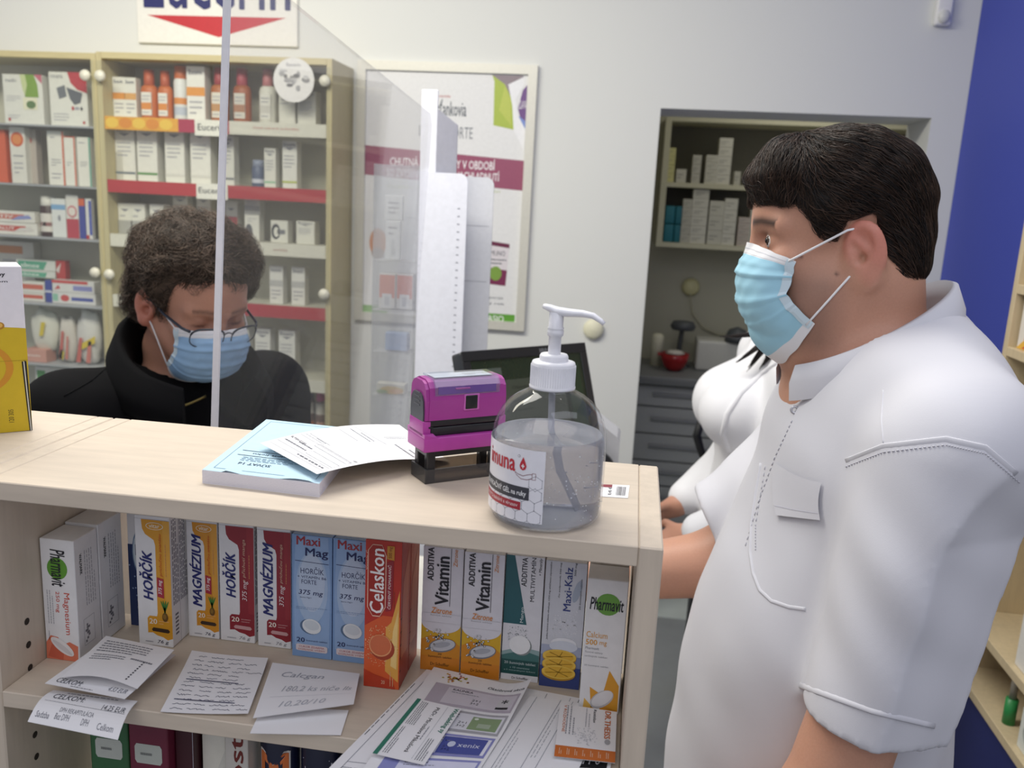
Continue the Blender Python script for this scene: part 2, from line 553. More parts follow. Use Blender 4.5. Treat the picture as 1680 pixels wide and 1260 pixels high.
# ------------------------------------------------------------------ back room behind the doorway
def back_room():
    CREAM = M('#c9c6ac', 0.6)
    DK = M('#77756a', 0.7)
    t = thing('wall_cupboard', 'open cream wall cupboard full of medicine packs in the back room', 'cupboard', (0.75, 4.4, 1.45))
    y0, y1 = 4.28, 4.555
    b = MB(); b.box(0.09, y0, 1.440, 0.118, y1, 2.05, CREAM); b.build('side_panel', t)
    b = MB(); b.box(1.4, y0, 1.440, 1.428, y1, 2.05, CREAM); b.build('side_panel', t)
    b = MB(); b.box(0.118, y0, 1.440, 1.4, y1, 1.462, CREAM); b.build('shelf', t)
    b = MB(); b.box(0.118, y0, 1.722, 1.4, y1, 1.744, CREAM); b.build('shelf', t)
    b = MB(); b.box(0.118, y0, 2.022, 1.4, y1, 2.05, CREAM); b.build('top_panel', t)
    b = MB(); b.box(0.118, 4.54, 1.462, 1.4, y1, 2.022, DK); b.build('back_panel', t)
    # packs: columns of stacked boxes (pixel left, right, top, bottom, count, colour)
    PK = [M('#c9c7b8', .6), M('#bdbbad', .6), M('#d2d0c2', .6)]
    def column(pl, pr, ptop, shelf, n, mat, what, where):
        X0, X1 = atY(pl, ptop, 4.3).x, atY(pr, ptop, 4.3).x
        zt = atY(pl, ptop, 4.3).z
        h = (zt - shelf) / n
        dp = min(0.2, (X1 - X0) * 1.6)
        for k in range(n):
            b = MB()
            b.box(X0 + .001, 4.295, shelf + k * h + 0.0004, X1 - .001, 4.295 + dp, shelf + (k + 1) * h - 0.0006, mat, 0.001)
            c = Canvas(b, (X0, 4.2952, shelf + k * h), (X1 - X0, 0, 0), (0, 0, h), (0, -1, 0), .0006)
            c.fine(.12, .25, .7, .7, 2, M('#8b8a80', .6), fill=.3)
            lv = 'standing alone' if n == 1 else ('topmost of its stack' if k == n - 1 else ('lowest of its stack' if k == 0 else '%s from stack bottom' % ['', 'second', 'third', 'fourth', 'fifth', 'sixth'][k]))
            tag(b.build('medicine_pack'), '%s %s, %s' % (what, where, lv), 'medicine pack', 'packs in the back room cupboard')
    u, l = 1.7442, 1.4622
    column(1091, 1110, 242, u, 4, M('#cdc98f', .6), 'yellowish pack', 'left on upper back room shelf')
    column(1110, 1127, 277, u, 1, PK[0], 'low grey pack', 'beside the yellowish stack in back room')
    column(1137, 1152, 254, u, 3, PK[1], 'small white pack', 'left of the dark blue slip, back room')
    column(1159, 1180, 254, u, 4, PK[0], 'white pack', 'right of the dark blue slip, back room')
    column(1181, 1204, 226, u, 5, PK[2], 'pale pack', 'on the upper back room shelf, tallest stack')
    column(1205, 1216, 281, u, 1, PK[1], 'short pale pack', 'right of the tallest upper stack')
    column(1121, 1137, 326, l, 5, PK[1], 'grey pack', 'next to the teal packages')
    column(1138, 1165, 310, l, 6, PK[2], 'wide white pack', 'on the lower back room shelf, tallest stack')
    column(1165, 1190, 329, l, 3, PK[0], 'big pale pack', 'mid lower back room shelf')
    column(1190, 1212, 325, l, 4, PK[2], 'white pack', 'in narrow stack left of the man forehead')
    column(1212, 1232, 356, l, 5, M('#c4b9ae', .6), 'flat pinkish pack', 'behind the man forehead in back room')
    column(1232, 1262, 341, l, 4, PK[0], 'white pack', 'rightmost on lower back room shelf')
    b = MB(); b.prism([(0.30, 4.30, u), (0.325, 4.30, u), (0.338, 4.30, u + .128), (0.318, 4.30, u + .128)], (0, .06, 0), M('#3a3a78', .6))
    tag(b.build('leaflet_packet'), 'dark blue slip leaning between white packs, upper back room shelf', 'packet')
    TE = M('#20707e', .5)
    for k, (z0, z1) in enumerate(((l, l + .085), (l + .087, l + .172))):
        for i, (a, w) in enumerate(((.122, .046), (.170, .040))):
            b = MB(); b.box(a, 4.30, z0, a + w, 4.44, z1, TE, .006, 2)
            tag(b.build('glove_package'), 'teal package, %s %s of the four on the lower back room shelf' % (('lower', 'upper')[k], ('left', 'right')[i]), 'package', 'teal packages')
    # drawers with worktop
    t = thing('drawer_cabinet', 'grey drawer cabinet under the back room worktop', 'cabinet', (0.5, 4.4, 0))
    G = M('#9a9c9a', .5); GD = M('#85878a', .5)
    b = MB(); b.box(-0.15, 4.12, 0.0, 1.25, 4.55, 0.80, G); b.build('body', t)
    zz = [0.03, 0.17, 0.295, 0.42, 0.555, 0.69, 0.795]
    for k in range(6):
        for x0, x1 in ((0.04, 0.52), (0.53, 1.1)):
            b = MB(); b.box(x0, 4.10, zz[k] + .004, x1, 4.119, zz[k + 1] - .004, M('#a9abaa', .45), .002)
            d = b.build('drawer', t)
            b = MB(); zc = (zz[k] + zz[k + 1]) / 2 + .01
            b.box(x0 + .09, 4.085, zc - .009, x1 - .04, 4.1, zc + .007, GD, .003, 2)
            b.build('handle', d)
    b = MB(); b.box(-0.17, 4.06, 0.801, 1.27, 4.553, 0.845, M('#77797a', .5), .008, 2)
    tag(b.build('worktop'), 'dark grey worktop on the back room drawers', 'worktop')
    # red bowl with a mixer arm, cream canister, socket with cable
    zt = 0.8455
    t = thing('red_mixing_bowl', 'small red bowl on the grey back room worktop', 'bowl', (0.225, 4.25, zt))
    b = MB(); b.lathe([(0, 0), (.03, 0), (.05, .02), (.066, .055), (.07, .085), (.064, .085), (.058, .05), (.0, .012)], (0.225, 4.25, zt), M('#9c1f22', .25), 28); b.build('bowl', t)
    b = MB(); b.box(.14, 4.23, zt + .07, .17, 4.27, zt + .085, M('#9c1f22', .25), .004, 2); b.build('lug', t)
    b = MB(); b.lathe([(0, .084), (.05, .086), (.03, .098), (0, .1)], (0.225, 4.25, zt), M('#cfcac0', .6), 20); b.build('contents', t)
    t = thing('magnifier_lamp', 'dark bench lamp head standing over the red bowl', 'lamp', (0.25, 4.38, zt))
    b = MB(); b.tube([(.25, 4.38, zt), (.25, 4.38, zt + .1), (.255, 4.34, zt + .2)], .012, M('#55585a', .5)); b.build('stem', t)
    b = MB(); b.lathe([(0, -.02), (.055, -.018), (.062, 0), (.05, .022), (0, .026)], (0.255, 4.30, zt + .215), M('#4a4d50', .5), 24); b.build('head', t)
    b = MB(); b.lathe([(0, 0), (.06, 0), (.06, .008), (0, .01)], (.25, 4.38, zt), M('#55585a', .5), 24); b.build('base', t)
    b = MB(); b.lathe([(0, 0), (.03, 0), (.032, .14), (.026, .155), (.018, .16), (0, .162)], (0.14, 4.36, zt), M('#d8d5be', .6), 20)
    tag(b.build('canister'), 'cream canister behind the red bowl', 'canister')
    t = thing('plastic_tub', 'clear white plastic tub right of the red bowl on worktop', 'tub', (.45, 4.4, zt))
    b = MB(); b.box(.33, 4.3, zt, .62, 4.5, zt + .15, M('#c9c9c2', .4), .015, 3); b.build('body', t)
    b = MB(); b.lathe([(0, 0), (.055, 0), (.06, .02), (.04, .06), (0, .075)], (.52, 4.33, zt + .1505), M('#4c5054', .5), 22)
    tag(b.build('dark_cup'), 'dark grey cup upside down on the plastic tub', 'cup')
    t = thing('wall_socket', 'yellowed wall socket with a hanging cable over the worktop', 'socket', (.29, 4.555, 1.22))
    b = MB(); b.lathe([(0, 0), (.045, 0), (.045, .02), (.03, .035), (0, .035)], (.29, 4.559, 1.232), M('#cfca9c', .5), 24, (0, -1, 0)); b.build('plate', t)
    b = MB(); b.tube([(.29, 4.53, 1.2), (.31, 4.53, 1.1), (.37, 4.53, 1.03), (.45, 4.53, 1.0), (.6, 4.53, 1.0)], .005, M('#b5b29a', .5), 6); b.build('cable', t)
back_room()
# ================================================================== near shelf unit and what stands on it
ZT, ZS = 1.384, 1.200
XL, XR = -0.494, 0.018
def bookcase(label, xl, xr, name='shelf_unit', left=True):
    t = thing(name, label, 'shelf unit', ((xl + xr) / 2, 0.69, 0))
    yf, yb = 0.587, 0.790
    b = MB(); b.box(xl - .0175, yf, 0, xl, yb, ZT + (0.0 if left else 0), WOODV, .0012)
    for k in range(9):                                                  # shelf peg holes
        b.lathe([(0.0032, 0), (0.0, 0.0003)], (xl + 0.0002, .622, 1.2455 - .0218 * k), M('#2a2119', .8), 10, (1, 0, 0))
    b.build('side_panel', t)
    b = MB(); b.box(xr, yf, 0, xr + .0175, yb, ZT, WOODV, .0012); b.build('side_panel', t)
    b = MB(); b.box(xl + .0002, yf, ZT - .0155, xr - .0002, yb, ZT, WOOD, .0008); b.build('top_board', t)
    for z in (ZS, 1.0, .8, .6, .4, .2):
        b = MB(); b.box(xl + .0002, yf, z - .0145, xr - .0002, .735 if z == ZS else yb, z, WOOD, .0008); b.build('shelf', t)
    b = MB(); b.box(xl + .0002, yf + .02, 0, xr - .0002, yf + .036, .07, WOOD); b.build('plinth', t)
    return t
bookcase('birch shelf unit holding the effervescent tablet boxes and the gel bottle', XL, XR)
bookcase('neighbouring birch shelf unit at the left edge under the yellow box', -1.04, XL - .0360, 'shelf_unit')

# ---- medicine boxes on the shelf
BOXW = M('#e4e3e4', .42)
def pbox(label, x0, x1, y0, z1, depth, front, base=BOXW, side=None, top=None, z0=ZS, yaw=0.0, cat='medicine box', group='effervescent tablet boxes on the shelf', name='medicine_box'):
    b = MB()
    w, h = x1 - x0, z1 - z0
    b.box(0, 0, 0, w, depth, h, base, .0006)
    if side:
        c = Canvas(b, (w, 0, 0), (0, 1, 0), (0, 0, 1), (1, 0, 0))
        side(c, depth, h)
    if top:
        c = Canvas(b, (0, 0, h), (1, 0, 0), (0, 1, 0), (0, 0, 1))
        top(c, w, depth)
    c = Canvas(b, (0, 0, 0), (1, 0, 0), (0, 0, 1), (0, -1, 0))
    front(c, w, h)
    b.v = [(v[0] + x0, v[1] + y0, v[2] + z0 + .0003) for v in b.v]
    if yaw:
        R = Matrix.Rotation(yaw, 3, 'Z')
        o = Vector((x0, y0, 0))
        b.v = [tuple(R @ (Vector(v) - o) + o) for v in b.v]
    return tag(b.build(name), label, cat, group)

LINE = M('#a5a4ab', .5)
def side_print(c, d, h):
    c.txt('WALMARK', d * .2, h * .70, d * .3, h * .87, INK, rot=-90, bold=.02)
    c.fine(d * .38, h * .42, d * .85, h * .88, 5, LINE, rot=90)
    for k in range(7):
        c.rect(d * (.3 + .06 * (k % 4)), h * (.12 + .022 * k), d * (.36 + .07 * (k % 3)), h * (.14 + .022 * k), M('#77767c', .5))
    c.frame(d * .25, h * .1, d * .7, h * .32, .0004, LINE)
def pharmavit_side(c, w, h):
    G = M('#5f9a35', .45)
    OR = M('#d8603a', .45)
    c.ell(w * .48, h * .765, w * .30, w * .32, G)
    c.txt('Pharmavit', w * .30, h * .62, w * .72, h * .92, INK, rot=-90, bold=.03, shear=.15, l=3)
    c.txt('Magnesium', w * .58, h * .22, w * .80, h * .57, M('#c8462f', .45), rot=-90, bold=.008)
    c.txt('250 mg', w * .36, h * .40, w * .50, h * .575, M('#c8462f', .45), rot=-90, bold=.015)
    c.fine(w * .1, h * .30, w * .32, h * .58, 3, LINE, rot=90)
    c.fine(w * .08, h * .16, w * .16, h * .28, 1, LINE, rot=90)
    c.poly([(0, 0), (w * .95, 0), (w * .97, h * .13), (w * .72, h * .16), (w * .5, h * .13), (w * .38, h * .19), (w * .16, h * .2), (w * .02, h * .14)], M('#d9775a', .45))
    c.poly([(w * .05, h * .02), (w * .5, 0), (w * .55, h * .1), (w * .2, h * .14)], M('#c95f46', .45), 2)
    c.ell(w * .5, h * .115, w * .40, h * .045, M('#e6e2e2', .4), 3, rot=-.62)
    c.ell(w * .5, h * .108, w * .34, h * .02, M('#d4cfd0', .4), 4, rot=-.62)
pbox('white magnesium box with green oval and red capsule, at the shelf left end', -.4925, -.4605, .642, 1.314, .033, pharmavit_side, side=side_print)
pbox('white box standing directly behind the front magnesium box', -.4925, -.4605, .6765, 1.316, .036, lambda c, w, h: None, side=side_print)

def renn(c, w, h):
    c.rect(0, 0, w, h * .55, M('#22335f', .4))
    c.ell(w * .62, h * .50, w * .44, h * .17, M('#6e86a4', .4), 2)
    c.ell(w * .62, h * .50, w * .40, h * .155, M('#c9d3da', .4), 3)
    c.txt('Rennie', w * .32, h * .48, w * 1.0, h * .55, NAVY, bold=.03, l=4)
    c.txt('Hořčík', w * .35, h * .62, w * .85, h * 1.0, NAVY, rot=90, bold=.02)
    R = random.Random(3)
    for _ in range(24):
        c.ell(w * R.uniform(.03, .95), h * R.uniform(.2, .45), .0008, .0008, M('#8fa3c4', .4), 3, 8)
    c.fine(w * .3, h * .1, w * .9, h * .2, 2, M('#9fb0cc', .4))
pbox('blue and white box half hidden between magnesium box and orange box', -.4560, -.4315, .7145, 1.352, .02, renn)

def horcik(title, c1, c2, weight='76 g', mg_badge=True, shift=0.0, logo=False, flavour=('s príchuťou ananásu')):
    A, B = M(c1, .42), M(c2, .42)
    def f(c, w, h):
        c.poly([(w * .62, h * .97), (w, h * .97), (w, h * .07), (w * .85, h * .055), (w * .72, h * .075), (w * .55, h * .085), (w * .42, h * .105), (w * .28, h * .10), (w * .28, h * .215),
                (w * .34, h * .235), (w * .56, h * .235), (w * .58, h * .26), (w * .58, h * .78), (w * .54, h * .82), (w * .30, h * .86), (w * .22, h * .90), (w * .2, h * .97)], A)
        c.poly([(w * .80, h * .97), (w, h * .97), (w, h * .25), (w * .83, h * .25)], B, 2)
        if logo:
            c.ell(w * .58, h * .925, w * .25, h * .028, M('#f1ead8', .4), 3)
            c.ell(w * .58, h * .925, w * .23, h * .024, A, 4)
            c.txt('vitar', w * .43, h * .912, w * .73, h * .942, M('#f1ead8', .4), bold=.02, l=5)
        c.txt(title, w * .10, h * (.36 + shift), w * .47, h * (.36 + shift) + h * (.37 if len(title) < 7 else .60), M('#22296b', .42), rot=90, bold=.05, shear=.25, l=3)
        c.txt(flavour, w * .66, h * .52, w * .78, h * .87, M('#c7501e', .4) if mg_badge else M('#d9b49a', .4), rot=90, shear=.2, l=4)
        c.fine(w * .84, h * .55, w * .9, h * .85, 1, M('#c98b5a', .4), rot=90, l=4)
        if mg_badge:
            c.poly([(w * .6, h * .39), (w * .79, h * .38), (w * .79, h * .53), (w * .6, h * .54)], M('#a82b3c', .42), 3)
            c.txt('375 mg', w * .63, h * .41, w * .76, h * .52, M('#f0e6e4', .4), rot=90, bold=.02, shear=.2, l=4)
            c.ell(w * .80, h * .235, w * .085, h * .035, M('#6b4a1c', .5), 4)
            c.ell(w * .79, h * .24, w * .05, h * .02, M('#8c6a2a', .5), 5)
            for a in (-.5, -.2, .15, .5):
                c.ell(w * (.80 + a * .09), h * .315, w * .022, h * .05, M('#3f7f35', .5), 5, rot=-a * .7)
        else:
            c.txt('375 mg', w * .66, h * .36, w * .84, h * .53, M('#f0e0e0', .4), rot=90, bold=.015, shear=.2, l=4)
        c.txt('20', w * .34, h * .175, w * .56, h * .215, M('#f2e7d8', .4), bold=.03, l=4)
        c.fine(w * .62, h * .17, w * .9, h * .21, 2, M('#eab679', .4) if mg_badge else M('#c98f8f', .4), l=4)
        c.poly([(w * .43, h * .118), (w * .88, h * .112), (w * .93, h * .125), (w * .88, h * .142), (w * .45, h * .147), (w * .40, h * .132)], M('#3a2a1e', .5) if mg_badge else M('#c99a9a', .5), 4)
        c.txt(weight, w * .55, h * .018, w * .88, h * .052, M('#33334a', .5) if mg_badge else M('#8a8a90', .5), bold=.01, shear=.2, l=3)
        c.fine(w * .2, h * .02, w * .5, h * .045, 1, LINE, l=3)
        c.rect(0, h * .972, w, h * .974, LINE)
    return f
def grey_side(c, d, h):
    c.fine(d * .08, h * .32, d * .45, h * .97, 4, M('#8c8b94', .5), rot=90, fill=.6)
    c.fine(d * .5, h * .32, d * .92, h * .97, 5, M('#85848e', .5), rot=90, fill=.6)
    for k in range(6):
        c.rect(d * .18, h * (.08 + .03 * k), d * .36, h * (.095 + .03 * k), M('#5f5e66', .5))
    c.line(d * .47, 0, d * .47, h, .0005, M('#a8a6b0', .5))
pbox('orange and white box lettered in blue with a pineapple, standing forward of the row', -.4287, -.3950, .683, 1.3275, .031, horcik('HOŘČÍK', '#d99a2b', '#e0a640', logo=True), side=grey_side)
pbox('orange and white magnesium box with pineapple, right of the forward orange box', -.3925, -.3620, .707, 1.3190, .026, horcik('MAGNÉZIUM', '#d6922a', '#dd9f3c', logo=True, shift=-.09), side=grey_side)
pbox('dark red and white box reading hořčík lettering, left of the two red boxes', -.3605, -.3265, .707, 1.3190, .026, horcik('HOŘČÍK', '#8f2430', '#9a2c35', mg_badge=False, shift=.02, flavour='s příchutí manga'), side=grey_side)
pbox('dark red and white box with longer blue lettering, beside the first blue box', -.3225, -.2900, .705, 1.3190, .028, horcik('MAGNÉZIUM', '#8f2430', '#9a2c35', mg_badge=False, shift=-.09, flavour='s príchuťou manga'), side=grey_side)

def maximag(c, w, h):
    LB, MBL, DB = M('#a9c0dc', .4), M('#7fa0cc', .4), M('#4a72b0', .4)
    c.rect(0, 0, w, h, MBL)
    c = Canvas(c.mb, c.O + c.V * h * .025, c.U, c.V * 1.02, c.N)
    h = h * .97
    c.poly([(w * .06, h * .07), (w * .94, h * .07), (w * .96, h * .6), (w * .9, h * .98), (w * .1, h * .98), (w * .04, h * .6)], M('#93b0d6', .4), 2)
    c.ell(w * .5, h * .56, w * .40, h * .30, LB, 3)
    c.ell(w * .5, h * .6, w * .33, h * .24, M('#bccbe0', .4), 4)
    c.txt('Maxi', w * .12, h * .905, w * .70, h * .975, M('#a02c34', .42), bold=.03, l=5)
    c.txt('Mag', w * .34, h * .80, w * .90, h * .885, NAVY, bold=.025, l=5)
    c.line(w * .08, h * .775, w * .92, h * .765, .0005, NAVY, 5)
    c.txt('HORČÍK', w * .22, h * .675, w * .80, h * .735, NAVY, bold=.015, l=5)
    c.txt('+ VITAMÍN B6', w * .14, h * .637, w * .86, h * .663, NAVY, bold=.01, l=5)
    c.txt('FORTE', w * .24, h * .59, w * .62, h * .625, NAVY, l=5)
    c.txt('375 mg', w * .17, h * .49, w * .78, h * .54, NAVY, bold=.02, shear=.15, l=5)
    c.txt('denne Mg2+', w * .2, h * .47, w * .5, h * .483, NAVY, l=5)
    c.fine(w * .1, h * .375, w * .9, h * .4, 2, M('#7d94b8', .4), l=5)
    c.ell(w * .46, h * .235, w * .26, h * .062, M('#5a7290', .4), 5, rot=-.2)
    c.ell(w * .50, h * .24, w * .24, h * .062, M('#e4e8ea', .4), 6, rot=-.2)
    c.ell(w * .50, h * .25, w * .19, h * .040, M('#d2d9de', .4), 7, rot=-.2)
    c.txt('20', w * .12, h * .10, w * .32, h * .138, NAVY, bold=.02, l=5)
    c.txt('šumivých tabliet', w * .36, h * .108, w * .9, h * .124, NAVY, l=5)
    c.poly([(w * .1, h * .035), (w * .14, h * .028), (w * .86, h * .024), (w * .9, h * .035), (w * .9, h * .07), (w * .86, h * .08), (w * .14, h * .084), (w * .1, h * .076)], M('#ded3d6', .4), 5)
    c.txt('CUKOR ZDARMA', w * .18, h * .056, w * .82, h * .072, M('#b0444c', .4), l=6)
    c.txt('DOPLNOK VÝŽIVY', w * .16, h * .034, w * .84, h * .05, M('#b0444c', .4), l=6)
BLUEB = M('#6f92c4', .4)
pbox('light blue magnesium box with white tablet, fully visible one of the two', -.2850, -.2475, .696, 1.3190, .034, maximag, base=BLUEB)
pbox('light blue magnesium box partly covered by the red and orange box', -.2465, -.2090, .696, 1.3190, .034, maximag, base=BLUEB)

def celaskon(c, w, h):
    R_, O_, Y_ = M('#b8301f', .35), M('#d4592a', .35), M('#e0a34a', .35)
    c.rect(0, 0, w, h, R_)
    c.poly([(0, 0), (w, 0), (w, h * .5), (w * .5, h * .5), (0, h * .42)], O_, 2)
    c.poly([(w * .6, h * .12), (w * .97, h * .05), (w * .97, h * .68), (w * .75, h * .46), (w * .6, h * .42)], Y_, 3)
    c.poly([(w * .75, h * .16), (w * .92, h * .14), (w * .94, h * .55), (w * .8, h * .4)], M('#ecc77e', .35), 4)
    c.poly([(0, 0), (w * .9, 0), (w * .8, h * .06), (w * .3, h * .09), (0, h * .12)], M('#b53a20', .35), 4)
    # lozenge with the name
    def loz(k, m, l):
        c.poly([(w * (.10 - k), h * .55), (w * (.22), h * (.50 - k * .3)), (w * (.42), h * (.50 - k * .3)), (w * (.55 + k), h * .56), (w * (.55 + k), h * .90), (w * .46, h * (.965 + k * .2)), (w * .2, h * (.965 + k * .2)), (w * (.10 - k), h * .93)], m, l)
    loz(.035, M('#e7b9a0', .35), 4)
    loz(.01, M('#a02518', .35), 5)
    c.txt('Celaskon', w * .14, h * .515, w * .52, h * .945, M('#f1e9e6', .35), rot=90, bold=.03, shear=.08, l=6)
    c.txt('Vitamín C', w * .02, h * .80, w * .09, h * .93, M('#ecc9b4', .35), rot=90, l=6)
    c.poly([(w * .58, h * .53), (w * .74, h * .54), (w * .78, h * .60), (w * .78, h * .88), (w * .60, h * .86)], M('#94232c', .35), 5)
    c.txt('ČERVENÝ POMARANČ', w * .62, h * .55, w * .72, h * .845, M('#f0dcd8', .35), rot=90, bold=.015, shear=.15, l=6)
    c.poly([(w * .6, h * .885), (w * .8, h * .875), (w * .8, h * .97), (w * .6, h * .97)], M('#c98a2c', .35), 5)
    c.txt('500 mg', w * .64, h * .89, w * .76, h * .965, M('#7a1f18', .35), rot=90, l=6)
    c.fine(w * .79, h * .55, w * .85, h * .85, 1, M('#8e3a24', .35), rot=90, l=6)
    R = random.Random(5)
    DOT = M('#eab98a', .35)
    for _ in range(110):
        a = R.uniform(0, 6.28); d = R.uniform(.28, .52)
        c.ell(min(max(w * (.46 + d * math.cos(a)), w * .04), w * .94), h * .29 + w * d * 1.2 * math.sin(a), .00035 * R.uniform(.6, 1.8), .00035 * R.uniform(.6, 1.8), DOT, 5, 6)
    c.ell(w * .52, h * .275, w * .34, w * .34, M('#a23d22', .4), 6)
    c.ell(w * .46, h * .295, w * .32, w * .33, M('#e39a68', .4), 7)
    c.ell(w * .46, h * .298, w * .29, w * .30, M('#cc6a42', .4), 8)
    c.txt('20', w * .5, h * .03, w * .6, h * .055, M('#e8c0a0', .35), l=6)
    c.fine(w * .72, h * .02, w * .86, h * .12, 2, M('#e0a880', .35), rot=90, l=6)
def celaskon_side(c, d, h):
    c.rect(0, 0, d, h, M('#a82d22', .35))
    c.poly([(d * .1, h * .2), (d * .8, h * .2), (d * .8, h * .9), (d * .2, h * .7)], M('#c46a50', .35), 2)
    for k in range(5):
        c.rect(d * .0, h * (.12 + .09 * k), d * .12, h * (.127 + .09 * k), INK, 3)
pbox('red and orange vitamin box with orange tablet, pulled forward in the row', -.2060, -.1745, .662, 1.3360, .030, celaskon, base=M('#b03022', .35), side=celaskon_side)
pbox('red box standing directly behind the red and orange vitamin box', -.2060, -.1745, .6935, 1.3225, .030, lambda c, w, h: c.rect(0, 0, w, h, M('#b8301f', .35)), base=M('#b03022', .35), side=celaskon_side)

def additiva(c, w, h):
    WB = M('#dcdae0', .42)
    c.rect(0, 0, w, h, WB)
    c.rect(0, 0, w, h * .40, M('#d8ab28', .42), 2)
    c.poly([(0, 0), (w, 0), (w, h * .22), (w * .8, h * .27), (w * .25, h * .29), (0, h * .25)], M('#d38a24', .42), 3)
    c.poly([(0, 0), (w, 0), (w, h * .12), (0, h * .12)], M('#cf7f22', .42), 4)
    c.ell(w * .5, h * .40, w * .5, h * .085, WB, 5, 30, 180, 360)
    c.rect(0, h * .399, w, h * .47, WB, 5)
    c.txt('ADDITIVA', w * .12, h * .735, w * .27, h * .995, INK, rot=90, bold=.035, l=6)
    c.txt('Vitamin', w * .33, h * .545, w * .66, h * .93, INK, rot=90, bold=.05, l=6)
    c.line(w * .70, h * .54, w * .70, h, .0004, INK, 6)
    c.txt('Zitrone', w * .76, h * .86, w * .86, h * .995, M('#d8862c', .42), rot=90, bold=.01, shear=.2, l=6)
    c.txt('Zitrone', w * .24, h * .475, w * .76, h * .52, M('#d8862c', .42), bold=.02, shear=.2, l=6)
    c.txt('Šumivé tablety', w * .22, h * .45, w * .76, h * .466, GREYINK, l=6)
    R = random.Random(9)
    TB, T2, BUB, DKB = M('#7a7c82', .4), M('#c6c8ce', .4), M('#d9dadd', .4), M('#5e5648', .4)
    c.ell(w * .55, h * .215, w * .35, h * .055, TB, 6, rot=.25)
    c.ell(w * .56, h * .22, w * .32, h * .047, T2, 7, rot=.25)
    c.ell(w * .54, h * .222, w * .22, h * .022, M('#a9acb4', .4), 8, rot=.25)
    for k in range(46):
        a = R.random()
        u = w * (.08 + .30 * a + R.uniform(0, .5) * (1 - abs(2 * a - 1)) + .12 * R.random())
        v = h * (.16 + .17 * R.random()) if u < w * .35 else h * (.26 + .09 * R.random())
        r = w * R.uniform(.014, .034)
        c.ell(u, v, r, r, DKB, 9, 10)
        c.ell(u - r * .15, v + r * .15, r * .8, r * .8, BUB, 10, 10)
    c.txt('20', w * .44, h * .135, w * .54, h * .15, INK, l=6)
    c.txt('šumivých tabliet', w * .2, h * .105, w * .8, h * .128, M('#4a3010', .4), bold=.01, l=6)
    c.txt('Dr.Scheffler', w * .26, h * .045, w * .74, h * .07, M('#4a3010', .4), bold=.01, l=6)
pbox('yellow and white vitamin box with grey tablet, nearest to the red orange box', -.1650, -.1290, .700, 1.3190, .032, additiva)
pbox('yellow and white vitamin box with grey tablet, next to the teal mango box', -.1272, -.0920, .697, 1.3190, .032, additiva)

def multivita(c, w, h):
    T, T2 = M('#285e64', .42), M('#1f4e4c', .42)
    c.rect(0, 0, w, h, M('#dfdee2', .42))
    c.poly([(0, h), (w * .22, h), (w * .62, h * .46), (0, h * .46)], T, 2)
    c.txt('Mango', w * .44, h * .475, w * .55, h * .60, M('#d8e2e2', .4), rot=90, bold=.01, l=3)
    c.txt('ADDITIVA', w * .42, h * .765, w * .56, h * .99, INK, rot=90, bold=.02, l=3)
    c.txt('MULTIVITAMÍN', w * .64, h * .65, w * .78, h * .995, INK, rot=90, l=3)
    c.txt('+ Minerály', w * .86, h * .86, w * .96, h * .995, INK, rot=90, shear=.2, l=3)
    c.rect(0, h * .05, w, h * .17, T2, 2)
    c.poly([(0, h * .17), (w, h * .17), (w, h * .22), (w * .6, h * .25), (w * .2, h * .22), (0, h * .2)], M('#44726f', .42), 3)
    c.poly([(0, h * .2), (w * .2, h * .22), (w * .6, h * .25), (w, h * .22), (w, h * .26), (w * .5, h * .28), (0, h * .23)], M('#8fa9a8', .42), 3)
    R = random.Random(2)
    for _ in range(80):
        c.ell(w * R.uniform(.14, .66), h * (.36 + R.uniform(-.04, .08)), .0003 * R.uniform(.5, 2), .0003 * R.uniform(.5, 2), M('#9aa0a2', .4), 3, 6)
    c.ell(w * .52, h * .285, w * .27, w * .27, M('#8a908f', .4), 4)
    c.ell(w * .47, h * .295, w * .28, w * .27, M('#eeeeee', .4), 5)
    c.txt('20 šumivých tabliet', w * .08, h * .128, w * .92, h * .155, M('#cfdcdb', .4), bold=.01, l=4)
    c.txt('s 10 vitamínmi', w * .24, h * .10, w * .76, h * .115, M('#a9c2c0', .4), l=4)
    c.txt('a 5 minerálnymi látkami', w * .08, h * .075, w * .92, h * .09, M('#a9c2c0', .4), l=4)
    c.txt('Dr.Scheffler', w * .3, h * .012, w * .74, h * .032, INK, bold=.01, l=4)
pbox('white and teal mango multivitamin box with a white tablet', -.0910, -.0575, .700, 1.3190, .030, multivita)

